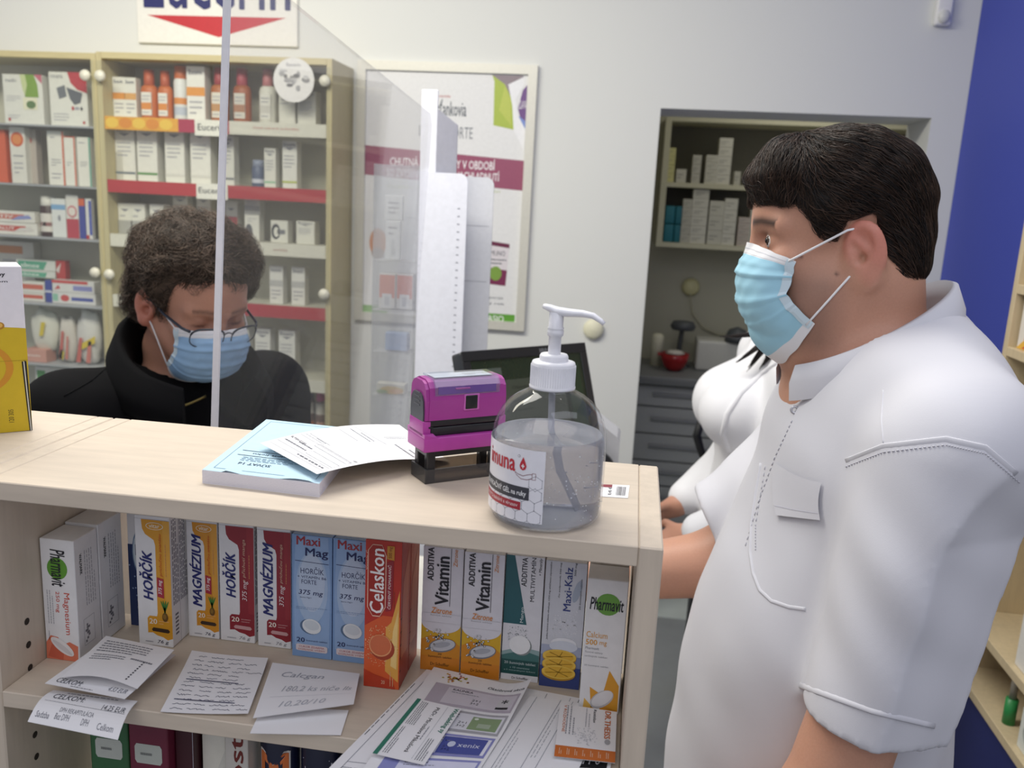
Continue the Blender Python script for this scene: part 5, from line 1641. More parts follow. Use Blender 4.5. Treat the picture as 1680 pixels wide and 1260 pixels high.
half = lambda top: (lambda c: (c.rect(0, 0, 1, .44, M('#a9a8a2', .45)), c.poly([(.2, .82), (.5, .72), (.8, .82)], M('#8f8f94', .5)), c.fine(.15, .52, .8, .66, 1, LINE)))
item('small white and grey pack, leftmost above the customer', 188, 211, 333, z, 'f', '#e0ded2', half(1))
item('small white and grey pack, second above the customer', 214, 237, 334, z, 'f', '#e0ded2', half(1))
item('small white and grey pack, third and half behind the hair', 245, 268, 335, z, 'f', '#e0ded2', half(1))
item('white pack standing further back above the hair, left one', 283, 307, 317, z, 'euc', '#dcd9cc', yoff=.05)
item('white pack standing further back above the hair, right one', 322, 345, 318, z, 'euc', '#dcd9cc', yoff=.05)
item('white pack with red foot right of the screen edge', 369, 389, 330, z, 'f', '#e0ded2', lambda c: (c.rect(0, 0, 1, .6, M('#b5484c', .45)), c.poly([(.2, .82), (.5, .75), (.8, .82)], M('#8f8f94', .5))), yoff=.03)
item('white pack under the upper one, right above the hair', 401, 425, 352, z, 'f', '#dfddd2', lambda c: (c.ell(.3, .35, .25, .3, M('#55565a', .5)), c.fine(.2, .7, .8, .9, 2, LINE)))
zz_ = atY(413, 352, YI).z
item('small white pack stacked on another, right above the hair', 401, 426, 320, z, 'euc', '#e0ded2', '#a9a8a2', pz=zz_)
item('low white pack with dark ring, left of two on the white strip shelf', 444, 472, 362, z, 'f', '#dedcd0', lambda c: (c.ell(.3, .5, .26, .35, M('#3c3d42', .5)), c.ell(.34, .48, .16, .22, M('#dedcd0', .5), 2), c.rect(.4, .4, .85, .6, M('#77787c', .5), 2)))
item('low white pack, rightmost on the white strip shelf', 486, 516, 363, z, 'euc', '#dedcd0')
z = SR[3]
item('white pack with grey band, left of two above the red strip', 442, 464, 436, z, 'band', '#e2e0d8', '#bdbcb8')
item('white pack with grey band, right of two above the red strip', 478, 500, 438, z, 'band', '#e2e0d8', '#bdbcb8')
z = SR[4]
item('white pack partly behind the mask, lower shelf of the cabinet', 385, 408, 540, z, 'euc', '#e2e0d6', '#c9d2dc')
item('white pack, middle of three on the lower cabinet shelf', 418, 443, 539, z, 'euc', '#e4e2da', '#d5dbe2')
item('white pack, rightmost of three on the lower cabinet shelf', 457, 484, 542, z, 'euc', '#e4e2da', '#d5dbe2')
z = SR[5]
item('white spray bottle at the bottom behind the dark jacket', 448, 468, 635, z, 'round', '#d5d6d8', ['#e0e0de', [(.1, .4, '#aeb4c0')]])
item('black and brown bottle, left of the dark bottles at the bottom', 475, 494, 636, z, 'round', '#5f4a3c', ['#26262a', [(.5, .72, '#b9b4aa'), (.2, .35, '#a8602e')]])
item('black and brown bottle, middle of the dark bottles at the bottom', 495, 513, 637, z, 'round', '#5f4a3c', ['#26262a', [(.5, .72, '#b9b4aa'), (.2, .35, '#a8602e')]])
item('brown bottle with a pink cap at the cabinet bottom', 516, 531, 640, z, 'round', '#6f564c', ['#c03a78', [(.5, .72, '#c9c4ba'), (.15, .35, '#c49a88')]])
item('small white pack low at the cabinet left, beside the dark jacket', 168, 181, 540, SR[4], 'box', '#dcd9cc')

# left cabinet
g = 'packs in the left display cabinet'
z = SL[0]
item('white carton with green corner on the top glass shelf', 3, 68, 122, z, 'f', '#e2e0d6', lambda c: (c.poly([(.55, .55), (.9, .55), (.88, .8), (.8, 1), (.58, 1), (.62, .8)], M('#7fa03c', .45)), c.poly([(.45, 1), (.5, .7), (.56, .55), (.62, .8), (.58, 1)], M('#c9d29a', .45)), c.poly([(.8, 1), (1, .82), (1, 1)], M('#c46a7a', .45), 2),
     c.rect(.5, .3, .85, .54, M('#e6e2c4', .45), 2), c.ell(.7, .4, .12, .08, M('#5f7a4a', .5), 3), c.txt('medic', .08, .84, .36, .92, GREYINK), c.fine(.08, .45, .44, .58, 3, LINE), c.fine(.1, .1, .4, .2, 2, LINE), c.rect(.1, .06, .16, .12, RED, 2)), group=g)
item('white carton with red corner and grey devices on the top glass shelf', 79, 141, 118, z, 'f', '#e2e0d6', lambda c: (c.poly([(.5, 1), (.58, .8), (.75, .68), (1, .62), (1, 1)], M('#b93a40', .45)), c.poly([(.2, .7), (.42, .76), (.46, .55), (.26, .5)], M('#6f7276', .5), 2), c.poly([(.46, .72), (.88, .62), (.82, .44), (.66, .4), (.55, .5)], M('#606368', .5), 2),
     c.txt('novama', .06, .88, .38, .94, GREYINK), c.rect(.58, .3, .64, .37, RED, 2), c.rect(.66, .31, .78, .36, LINE, 2), c.ell(.84, .33, .03, .035, INK, 2), c.fine(.08, .08, .5, .25, 3, LINE), c.rect(.86, .05, .92, .1, RED, 2)), group=g)
z = SL[1]
item('orange edged pack cut by the picture edge, second glass shelf', -14, 7, 212, z, 'box', '#d2613c', group=g)
item('white pack with orange round emblem on the second glass shelf', 14, 39, 208, z, 'f', '#dedbd0', lambda c: (c.ell(.5, .78, .42, .13, M('#d0623a', .45)), c.ell(.5, .78, .3, .09, M('#dc8a4c', .45), 2), c.rect(.2, .48, .85, .50, GREYINK, 2), c.fine(.2, .15, .8, .4, 3, LINE)), group=g)
item('greyish pink side of the orange emblem pack, added as a separate box', 40, 57, 212, z, 'f', '#b5aaa0', lambda c: c.ell(.35, .8, .3, .06, M('#b5544a', .45)), group=g, yoff=.03)  # added box standing in for the greyer side face of that pack
item('tall white pack with an orange side, tallest of three on the second shelf', 76, 103, 215, z, 'f', '#e4e1d6', lambda c: (c.rect(.9, 0, 1, 1, M('#cc5a34', .45)), c.fine(.2, .35, .8, .5, 3, GREYINK), c.fine(.2, .85, .7, .92, 1, LINE), c.fine(.2, .1, .8, .25, 2, LINE)), group=g)
item('white pack with orange edge, middle of three on the second shelf', 104, 122, 224, z, 'f', '#e4e1d6', lambda c: (c.rect(.88, 0, 1, 1, M('#cc5a34', .45)), c.rect(0, .98, .88, 1, M('#cc5a34', .45)), c.fine(.2, .4, .7, .5, 2, GREYINK)), group=g)
item('white pack with green edge, right of three on the second shelf', 125, 147, 225, z, 'f', '#e4e1d6', lambda c: (c.rect(.88, 0, 1, 1, M('#5fa08a', .45)), c.fine(.2, .4, .75, .52, 3, GREYINK), c.fine(.15, .85, .8, .92, 1, LINE)), group=g)
z = SL[2]
tp = lambda a, e, t: (lambda c: (c.rect(0, .3, .8, .75, M(a, .45)), c.poly([(.55, .2), (.95, .4), (.9, .7), (.7, .6)], M(e, .45), 2), c.txt(t, .08, .4, .6, .65, M('#e8e4dc', .45), bold=.03, l=3)))
item('lower toothpaste carton with red lettering, third glass shelf', -30, 60, 365, z, 'f', '#dfdcd2', tp('#c04a3c', '#d4cfc8', 'LACALUT'), group=g, d=.04)
zz_ = atY(20, 365, YI).z
item('upper toothpaste carton with red and blue print, third glass shelf', -30, 56, 346, z, 'f', '#dfdcd2', tp('#c8705c', '#8a92c4', 'AKTIV'), group=g, d=.04, pz=zz_ + .0004)
item('dark brown medicine bottle with white cap on the third glass shelf', 58, 82, 322, z, 'round', '#3c2420', ['#dcd9cf', [(.12, .58, '#dcd6cc'), (.26, .36, '#b5484a')]], group=g)
item('white and light blue pack right of the dark bottle', 83, 106, 326, z, 'f', '#dfe0dc', lambda c: (c.rect(0, .72, 1, .85, M('#7fa8cc', .45)), c.ell(.55, .5, .1, .08, GREYINK)), group=g)
item('white and red pack with a round face emblem', 107, 127, 320, z, 'f', '#dedbd2', lambda c: (c.rect(0, 0, 1, .45, M('#b5404c', .45)), c.ell(.5, .62, .4, .14, M('#c9767a', .45), 2), c.ell(.5, .62, .3, .1, M('#e0d6cc', .45), 3)), group=g)
item('slim blue pack with orange top on the third glass shelf', 128, 138, 326, z, 'f', '#3f4796', lambda c: c.rect(0, .82, 1, 1, M('#d0623a', .45)), group=g)
item('slim white and blue pack at the right end of the third glass shelf', 139, 149, 326, z, 'f', '#dcdad6', lambda c: (c.rect(.55, .1, 1, .95, M('#4c5aa8', .45)), c.rect(0, 0, .5, .1, RED)), group=g)
z = SL[3]
item('lower red and white toothpaste carton left of the blue box', 36, 72, 481, z, 'f', '#dedbd2', lambda c: (c.rect(0, .35, .95, .8, M('#c8604c', .45)),), group=g, d=.04)
zz_ = atY(54, 481, YI).z
item('upper red and white toothpaste carton left of the blue box', 36, 72, 463, z, 'f', '#dedbd2', lambda c: (c.rect(0, .35, .95, .8, M('#cc6a54', .45)),), group=g, d=.04, pz=zz_ + .0004)
item('dark blue end of a box between the toothpaste cartons', 73, 84, 460, z, 'f', '#3d4a96', lambda c: c.rect(0, .45, 1, .55, M('#c9cbd8', .45)), group=g)
item('lower white and blue toothpaste carton at the right of the fourth shelf', 85, 156, 481, z, 'f', '#dcdad6', lambda c: (c.rect(.45, .3, .95, .62, M('#4f5aa0', .45)), c.ell(.3, .5, .1, .3, M('#c8504c', .45)), c.rect(.02, .2, .14, .85, M('#8fc0a8', .45))), group=g, d=.04)
zz_ = atY(120, 481, YI).z
item('upper white and violet toothpaste carton at the right of the fourth shelf', 85, 154, 461, z, 'f', '#dcdad6', lambda c: (c.rect(.5, .2, .95, .6, M('#8a8cc0', .45)), c.rect(0, .75, .85, 1, M('#c8504c', .45)), c.poly([(.05, .2), (.2, .3), (.15, .6)], M('#c8504c', .45))), group=g, d=.04, pz=zz_ + .0004)
z2 = atY(100, 461, YI).z
item('green and white toothpaste carton, lower of the green pair', 26, 90, 444, z, 'f', '#d9dad2', lambda c: (c.poly([(.05, .1), (.75, .1), (.8, .8), (.05, .8)], M('#5fa88a', .45)), c.txt('elmex', .12, .25, .6, .7, M('#e0e8e0', .45), bold=.03, l=2)), group=g, d=.05, pz=z2 + .0004, yoff=.045)
zz_ = atY(60, 444, YI + .045).z
item('green and white toothpaste carton, upper of the green pair', 26, 90, 427, z, 'f', '#d9dad2', lambda c: (c.poly([(.05, .1), (.7, .1), (.8, .9), (.05, .9)], M('#58a384', .45)), c.txt('elmex', .12, .25, .6, .7, M('#e0e8e0', .45), bold=.03, l=2)), group=g, d=.05, pz=zz_ + .0004, yoff=.045)
item('red and white box end right of the green toothpaste pair', 91, 106, 428, z, 'f', '#b5403c', lambda c: c.poly([(0, .5), (.6, .9), (.3, .3)], M('#d8cfc8', .45)), group=g, pz=z2 + .0004, yoff=.045)
item('white carton with orange band behind the green toothpaste pair', -10, 54, 396, z, 'f', '#dad7cb', lambda c: (c.rect(.1, .78, .72, .92, M('#d08a54', .45)), c.fine(.2, .5, .8, .7, 2, LINE)), group=g, yoff=.105, pz=z)
z = SL[4]
item('round white wrapped pack with a yellow tab on the fifth glass shelf', 44, 86, 508, z + .035, 'bag', '#dad8ca', [([(.45, .4), (.6, .4), (.72, .72), (.56, .72)], '#d9c23a')], group=g, d=.05)
item('flat pink pack under the round white wrapped pack', 40, 75, 573, z, 'f', '#cf9a8a', lambda c: c.fine(.1, .3, .9, .7, 1, M('#e8d2c6', .5)), group=g, yoff=-.015)
item('transparent bag with red striped contents and yellow star', 90, 117, 520, z, 'bag', '#d6cfc4', [([(.15, .1), (.35, .1), (.55, .7), (.4, .7)], '#c8685c'), ([(.55, .1), (.7, .1), (.8, .6), (.7, .6)], '#cf7a6c'), ([(.15, .12), (.4, .08), (.5, .25), (.3, .32)], '#d9c23a')], group=g)
item('shiny white bag with red stripes and yellow ribbon', 120, 156, 509, z, 'bag', '#dcd9d2', [([(.05, .05), (.25, .05), (.4, .5), (.25, .5)], '#c8685c'), ([(.5, .05), (.7, .05), (.8, .45), (.65, .45)], '#cf7a6c'), ([(.3, .28), (.95, .42), (.98, .55), (.35, .4)], '#dcc23a')], group=g)
z = SL[5]
item('white carton with green and orange squares at the lowest glass shelf', 57, 122, 603, z, 'f', '#dfddd6', lambda c: (c.rect(.05, .62, .26, .92, M('#4f9a4c', .45)), c.rect(.40, .60, .64, .90, M('#dc6a3c', .45)), c.rect(.72, .82, 1, .92, M('#8a6a9c', .45)), c.fine(.1, .1, .6, .4, 3, LINE)), group=g)

# ================================================================== side shelf at the right wall
def side_unit():
    t = thing('side_shelf', 'birch side shelf against the blue wall behind the man', 'shelf', (.92, 1.5, 0))
    xf, xb, y0, y1 = .80, 1.045, 1.0, 1.985
    WD = M('#cdbb98', .5, 'woodv')
    b = MB(); b.box(xf, y1 - .02, 0, xb, y1, 2.0, WD, .001); b.build('side_panel', t)
    b = MB(); b.box(xf, y0, 0, xb, y0 + .02, 2.0, WD, .001); b.build('side_panel', t)
    b = MB(); b.box(xb - .012, y0 + .0202, .08, xb, y1 - .0202, 1.98, M('#d6cbb4', .6)); b.build('back_panel', t)
    zs = [atX(1664, 465, .8).z, atX(1646, 566, .8).z, atX(1660, 1098, .8).z, atX(1650, 1215, .8).z]
    print('ZS', zs)
    for z in zs + [1.98]:
        b = MB(); b.box(xf + .001, y0 + .0204, z - .02, xb - .0125, y1 - .0204, z, WD, .001); b.build('shelf', t)
    b = MB(); b.box(xf + .002, y0 + .0204, atX(1678, 367, .8).z, xf + .006, y1 - .0204, atX(1678, 335, .8).z, M('#2e3a86', .5)); b.build('blue_strip', t)
    b = MB(); b.box(xf + .01, y0 + .0204, .0, xf + .02, y1 - .0204, zs[3] - .03, M('#232b66', .5)); b.build('plinth', t)
    def bx(label, ya, yb, z, h, m, fr=None):
        b = MB(); b.box(xf + .015, ya, z + .0006, xf + .11, yb, z + h, m, .001)
        c = Canvas(b, (xf + .015, yb, z + .0006), (0, -(yb - ya), 0), (0, 0, h), (-1, 0, 0), .0005)
        if fr:
            fr(c)
        tag(b.build('medicine_pack'), label, 'medicine pack', 'packs on the side shelf')
    OR = M('#d9693c', .45)
    bx('orange and white pack on the side shelf right of the shoulder', 1.83, 1.955, zs[1], .105, M('#dfd9cf', .5), lambda c: (c.poly([(.2, .05), (1, .05), (1, .75), (.4, .8)], OR), c.poly([(.0, .0), (.5, .0), (.9, .2), (.3, .22)], M('#e0b03c', .45), 2), c.poly([(.2, .02), (.7, .05), (.5, .16)], M('#c23a34', .45), 3)))
    bx('second orange pack further right on the side shelf', 1.69, 1.82, zs[1], .105, OR, lambda c: c.fine(.1, .3, .9, .7, 3, M('#e8c9b0', .5)))
    bx('white and green pack below the orange packs', 1.83, 1.94, zs[1] - .175, .085, M('#d5d8ce', .5), lambda c: (c.fine(.1, .2, .9, .8, 4, M('#7f9a86', .5)), c.rect(0, .85, 1, 1, M('#9aa8a0', .5))))
    bx('grey and blue pack next to the white and green pack', 1.70, 1.82, zs[1] - .175, .08, M('#9aa4ae', .5), lambda c: c.fine(.1, .2, .9, .8, 3, M('#4c5a78', .5)))
    b = MB(); b.box(xf + .001, y0 + .0204, zs[1] - .196, xb - .0125, y1 - .0204, zs[1] - .1756, WD, .001); b.build('shelf', t)
    bx('white carton with a pink dot on the lower side shelf', 1.58, 1.72, zs[2], .12, M('#e2e0da', .5), lambda c: c.ell(.75, .6, .12, .12, M('#c98a84', .5)))
    bx('white carton with a ring print beside the green tube', 1.5, 1.655, zs[3], .085, M('#dfe2da', .5), lambda c: (c.ell(.5, .5, .4, .4, M('#9aa49c', .5)), c.ell(.5, .5, .36, .37, M('#dfe2da', .5), 2)))
    p = atX(1652, 1195, .83)
    tt = thing('green_tube', 'slim green tube with a grey top on the lower side shelf', 'tube', (.83, p.y, zs[3]))
    b = MB(); b.lathe([(0, 0), (.012, 0), (.012, .055), (0, .056)], (.83, p.y, zs[3] + .0005), M('#2f8a4a', .4), 20); b.build('body', tt)
    b = MB(); b.lathe([(.0, .056), (.007, .0565), (.007, .125), (0, .126)], (.83, p.y, zs[3] + .0005), M('#a09a8e', .4), 16); b.build('top', tt)
side_unit()
# ================================================================== people: smooth bodies grown from distance fields
def _v(p):
    return np.asarray(p, np.float32)
def s_ell(P, c, r, R=None):
    q = P - _v(c)
    if R is not None:
        q = q @ np.asarray(R, np.float32)
    r = _v(r)
    k0 = np.linalg.norm(q / r, axis=1)
    k1 = np.linalg.norm(q / (r * r), axis=1)
    return k0 * (k0 - 1.0) / np.maximum(k1, 1e-6)
def s_cap(P, a, b, ra, rb, sx=None):
    a, b = _v(a), _v(b)
    ab = b - a
    h = np.clip(((P - a) @ ab) / max(float(ab @ ab), 1e-9), 0, 1)
    q = P - a - h[:, None] * ab
    if sx is not None:                     # flattened along a direction: (unit vector, factor)
        n, k = _v(sx[0]), sx[1]
        q = q + ((q @ n) * (k - 1))[:, None] * n
    return np.linalg.norm(q, axis=1) - (ra + (rb - ra) * h)
def smin(a, b, k):
    h = np.clip(0.5 + 0.5 * (b - a) / k, 0, 1)
    return b + (a - b) * h - k * h * (1 - h)
def smax(a, b, k):
    return -smin(-a, -b, k)
def U(k, *ds):
    d = ds[0]
    for e in ds[1:]:
        d = smin(d, e, k)
    return d
def rotm(ax, deg):
    return np.array(Matrix.Rotation(math.radians(deg), 3, ax))
def grow(fn, lo, hi, step, block=8):
    """surface of fn = 0 as vertices and quads (surface nets), evaluated only in blocks near the surface"""
    lo, hi = np.array(lo, float), np.array(hi, float)
    n = (np.ceil((hi - lo) / step / block).astype(int)) * block
    F = np.full(n, 1.0, np.float32)
    nb = n // block
    I = np.stack(np.meshgrid(*[np.arange(k) for k in nb], indexing='ij'), -1).reshape(-1, 3)
    ctr = lo + (I * block + (block - 1) / 2) * step
    dc = fn(ctr.astype(np.float32))
    rad = block * step * 0.87 * 1.45 + 0.006
    loc = np.stack(np.meshgrid(*[np.arange(block)] * 3, indexing='ij'), -1).reshape(-1, 3)
    near = np.abs(dc) < rad
    for i, d in zip(I[~near], dc[~near]):
        if d < 0:
            F[i[0] * block:(i[0] + 1) * block, i[1] * block:(i[1] + 1) * block, i[2] * block:(i[2] + 1) * block] = -1
    J = I[near]
    for k in range(0, len(J), 400):
        B = J[k:k + 400]
        idx = (B[:, None, :] * block + loc[None]).reshape(-1, 3)
        F[idx[:, 0], idx[:, 1], idx[:, 2]] = fn((lo + idx * step).astype(np.float32))
    sg = F < 0
    m = [k - 1 for k in n]
    act = np.zeros(m, bool)
    c0 = sg[:-1, :-1, :-1]
    for a in (0, 1):
        for b in (0, 1):
            for c in (0, 1):
                act |= (sg[a:a + m[0], b:b + m[1], c:c + m[2]] != c0)
    A = np.argwhere(act)
    vid = np.full(m, -1, np.int32)
    vid[A[:, 0], A[:, 1], A[:, 2]] = np.arange(len(A))
    acc = np.zeros((len(A), 3)); cnt = np.zeros(len(A))
    corners = [(a, b, c) for a in (0, 1) for b in (0, 1) for c in (0, 1)]
    for i, p in enumerate(corners):
        for q in corners[i + 1:]:
            if sum(abs(x - y) for x, y in zip(p, q)) != 1:
                continue
            f0 = F[A[:, 0] + p[0], A[:, 1] + p[1], A[:, 2] + p[2]]
            f1 = F[A[:, 0] + q[0], A[:, 1] + q[1], A[:, 2] + q[2]]
            x = (f0 < 0) != (f1 < 0)
            t = np.where(x, f0 / np.where(x, f0 - f1, 1), 0)[:, None]
            acc += np.where(x[:, None], np.array(p) * (1 - t) + np.array(q) * t, 0)
            cnt += x
    V = lo + (A + acc / np.maximum(cnt, 1)[:, None]) * step
    quads = []
    for ax in range(3):
        u, w = [(1, 2), (2, 0), (0, 1)][ax]
        sl0 = [slice(None)] * 3; sl1 = [slice(None)] * 3
        sl0[ax] = slice(0, -1); sl1[ax] = slice(1, None)
        E = np.argwhere(sg[tuple(sl0)] != sg[tuple(sl1)])
        E = E[(E[:, u] > 0) & (E[:, w] > 0) & (E[:, u] < m[u]) & (E[:, w] < m[w]) & (E[:, ax] < m[ax])]
        inside = sg[E[:, 0], E[:, 1], E[:, 2]]
        du = np.zeros(3, int); du[u] = 1
        dw = np.zeros(3, int); dw[w] = 1
        def g(o):
            q = E - o
            return vid[q[:, 0], q[:, 1], q[:, 2]]
        Q = np.stack([g(du + dw), g(dw), g(0 * du), g(du)], 1)
        Q[~inside] = Q[~inside][:, ::-1]
        quads.append(Q[(Q >= 0).all(1)])
    return V, np.concatenate(quads)
def body_part(name, fn, lo, hi, step, mat, parent=None, tone=None, at=None, extra=None):
    V, Q = grow(fn, lo, hi, step)
    b = MB()
    b.v = [tuple(p) for p in V]
    b.f = [tuple(q) for q in Q.tolist()]
    b.mi = [b.idx(mat)] * len(b.f)
    b.sm = [True] * len(b.f)
    T = tone(V) if tone is not None else None
    if extra:
        extra(b)
    o = b.build(name, parent, at=at, tone=T)
    return o, V, Q
def bvh(V, Q):
    return BVHTree.FromPolygons([tuple(p) for p in V], [tuple(q) for q in Q.tolist()])
def wave(P, seed, n=6, lo=8, hi=40, aniso=(1, 1, 1)):
    """smooth random folds in -1..1"""
    R = np.random.RandomState(seed)
    d = np.zeros(len(P), np.float32)
    for _ in range(n):
        k = R.normal(size=3) * np.array(aniso)
        k = k / np.linalg.norm(k) * R.uniform(lo, hi)
        d += np.sin(P @ k.astype(np.float32) + R.uniform(0, 6.28))
    return d / n
def grad(fn, P, e=0.002):
    g = np.stack([fn(P + _v(o)) - fn(P - _v(o)) for o in ((e, 0, 0), (0, e, 0), (0, 0, e))], 1)
    return g / np.maximum(np.linalg.norm(g, axis=1, keepdims=True), 1e-9)

SKIN = M('#c99a80', 0.5, 'skin')
def lin(h):
    return np.array(col(h)[:3], np.float32)

class Frame:                       # local axes of a head: forward, left, up
    def __init__(s, o, fwd, up):
        s.o = np.array(o, float)
        s.f = _n(np.array(fwd, float))
        u = np.array(up, float)
        s.u = _n(u - s.f * (u @ s.f))
        s.l = np.cross(s.u, s.f)
        s.R = np.stack([s.f, s.l, s.u], 1)
    def to(s, P):                  # world -> local
        return ((P - s.o) @ s.R).astype(np.float32)
    def w(s, p):                   # local -> world
        return s.o + s.R @ np.array(p, float)

EAR = rotm('Y', 12) @ rotm('Z', -26)
def ear_field(m):
    E = EAR
    def at(x, y, z):                       # ear plane coordinates
        return np.array([-.006, .079, -.003]) + E @ np.array([x, y, z])
    e = s_ell(m, at(0, 0, .004), (.0210, .0088, .0305), E)
    e = U(.008, e, s_ell(m, at(.003, .0, -.027), (.0105, .0065, .0110), E))                 # lobe
    e = smax(e, -s_ell(m, at(.003, .0105, .006), (.0150, .0110, .0230), E), .002)           # hollow inside the rim
    e = U(.004, e, s_cap(m, at(.010, .001, .016), at(-.009, .001, -.006), .0034, .0030))     # inner fold
    e = U(.004, e, s_cap(m, at(-.009, .002, -.006), at(.002, .001, -.016), .0030, .0034))
    e = smax(e, -s_ell(m, at(.004, .003, -.006), (.0072, .0100, .0085), E), .002)           # concha
    e = U(.003, e, s_cap(m, at(.0145, .001, -.010), at(.0140, .002, .0), .0038, .0032))      # tragus
    return e
def head_field(q, fat=0.0, female=False, closed=False, neck=.20):
    """q in head coordinates (m): forward, left, up; origin midway between the ears"""
    m = q.copy(); m[:, 1] = np.abs(m[:, 1])
    d = s_ell(q, (.004, 0, .048), (.092, .073, .073))
    d = U(.03, d, s_ell(q, (.036, 0, .035), (.066, .060, .062)))
    d = U(.03, d, s_ell(q, (.040, 0, -.030), (.056, .056, .072)))
    d = U(.02, d, s_cap(m, (-.008, .052, -.035), (.062, .018, -.092), .018, .017))       # jaw line
    d = U(.02, d, s_ell(q, (.074, 0, -.094), (.018, .022, .018)))                        # chin
    d = U(.018, d, s_ell(m, (.066, .040, -.020), (.022, .022, .018)))                    # cheekbone
    d = U(.014, d, s_cap(m, (.090, .012, .020), (.078, .046, .020), .010, .009))         # brow ridge
    d = U(.010, d, s_cap(q, (.094, 0, .012), (.101, 0, -.024), .0085, .0105))             # nose
    d = U(.010, d, s_ell(m, (.096, .009, -.031), (.011, .008, .008)))
    d = smax(d, -s_ell(m, (.100, .031, .002), (.016, .019, .010)), .012)                 # eye socket
    d = U(.006, d, s_ell(m, (.0785, .031, .003), (.0135, .0155, .0115)))                  # lids over the ball
    if not closed:
        d = smax(d, -s_ell(m, (.0960, .0325, .0030), (.0085, .0115, .0040)), .002)        # opening between the lids
    d = U(.010, d, s_ell(q, (.088, 0, -.060), (.013, .024, .009)))                       # lips
    d = U(.010, d, s_ell(q, (.088, 0, -.070), (.012, .020, .008)))
    # ears
    d = U(.006, d, ear_field(m))
    # neck
    rn = .058 + .012 * fat - (.010 if female else 0)
    d = U(.035, d, s_cap(q, (-.022, 0, -.04), (-.040 if neck > .15 else -.026, 0, -neck), rn, rn + (.006 if neck > .15 else 0)))
    if fat:
        d = U(.03, d, s_ell(q, (.030, 0, -.105), (.055, .058, .036 * fat)))
        d = U(.03, d, s_ell(m, (.024, .040, -.062), (.040, .030, .040)))
    return d
def hand_field(P, wrist, palm_dir, palm_n, thumb_side, size=1.0, curl=0.5):
    """palm, four unequal fingers with two bends and a thumb from the side of the palm"""
    w = np.array(wrist, float); f = _n(np.array(palm_dir, float))
    n = np.array(palm_n, float); n = _n(n - f * (n @ f))
    s = np.cross(f, n) * thumb_side
    k = size
    R = np.stack([f, s, n], 1)
    c = w + f * .050 * k
    d = s_ell(P, c, (.052 * k, .042 * k, .017 * k), R)
    d = U(.015, d, s_cap(P, w - f * .02, w + f * .02, .026 * k, .026 * k, (n, 1.35)))
    L = [(.030, .088, .068), (.010, .094, .076), (-.011, .092, .070), (-.030, .084, .056)]
    for i, (o, b, ln) in enumerate(L):
        p = w + s * o * k + f * b * k
        a = 0.25 + curl * .5
        for sg, (fr, r) in enumerate(((.45, .0095), (.32, .0085), (.25, .0075))):
            di = f * math.cos(a) + n * math.sin(a)
            q = p + di * ln * fr * k
            d = U(.004, d, s_cap(P, p, q, r * k, (r - .0008) * k))
            p = q
            a += .35 + curl * .6
    p = w + s * .030 * k + f * .022 * k
    q = p + _n(f * .6 + s * .75 + n * .25) * .042 * k
    d = U(.010, d, s_cap(P, p, q, .013 * k, .0105 * k))
    d = U(.004, d, s_cap(P, q, q + _n(f * .9 + s * .25 + n * .3) * .032 * k, .0105 * k, .008 * k))
    return d

def strands(fn_surf, starts, flow, nstep, seglen, width, off0, off1, jitter, seed, lift=0.0):
    """hair as tapering three-sided strands that run over a surface"""
    R = np.random.RandomState(seed)
    P = np.array(starts, np.float32)
    N = len(P)
    path = [P.copy()]
    off = R.uniform(off0, off1, N).astype(np.float32)
    jit = R.normal(size=(N, 3)).astype(np.float32) * jitter
    for k in range(nstep):
        g = grad(fn_surf, P).astype(np.float32)
        d = flow(P, k).astype(np.float32) + jit
        d -= g * (d * g).sum(1, keepdims=True)
        d /= np.maximum(np.linalg.norm(d, axis=1, keepdims=True), 1e-6)
        P = P + d * seglen
        for _ in range(2):
            P = P - grad(fn_surf, P).astype(np.float32) * (fn_surf(P) - off - lift * (k + 1) / nstep)[:, None] * .8
        path.append(P.copy())
        jit = jit * .8 + R.normal(size=(N, 3)).astype(np.float32) * jitter * .5
    path = np.stack(path, 1)                       # N, S, 3
    S_ = path.shape[1]
    g = np.stack([grad(fn_surf, path[:, i]) for i in range(S_)], 1)
    tng = np.gradient(path, axis=1)
    side = np.cross(g, tng); side /= np.maximum(np.linalg.norm(side, axis=2, keepdims=True), 1e-6)
    wd = width * R.uniform(.6, 1.4, N)[:, None, None] * np.linspace(1, .15, S_)[None, :, None]
    a = path - side * wd - g * wd * .3
    b = path + side * wd - g * wd * .3
    c = path + g * wd * .7
    V = np.stack([a, b, c], 2).reshape(-1, 3)      # N*S*3
    base = (np.arange(N)[:, None] * S_ + np.arange(S_ - 1)[None]).reshape(-1) * 3
    Q = np.concatenate([np.stack([base + i, base + j, base + 3 + j, base + 3 + i], 1) for i, j in ((0, 1), (1, 2), (2, 0))])
    return V, Q
def on_surface(fn, lo, hi, n, keep, seed):
    """random points on fn = 0 that satisfy keep(P)"""
    R = np.random.RandomState(seed)
    P = R.uniform(lo, hi, (n * 14, 3)).astype(np.float32)
    P = P[np.abs(fn(P)) < .03]
    for _ in range(5):
        P = P - grad(fn, P).astype(np.float32) * fn(P)[:, None]
    P = P[np.abs(fn(P)) < .002]
    P = P[keep(P)]
    return P[:n]

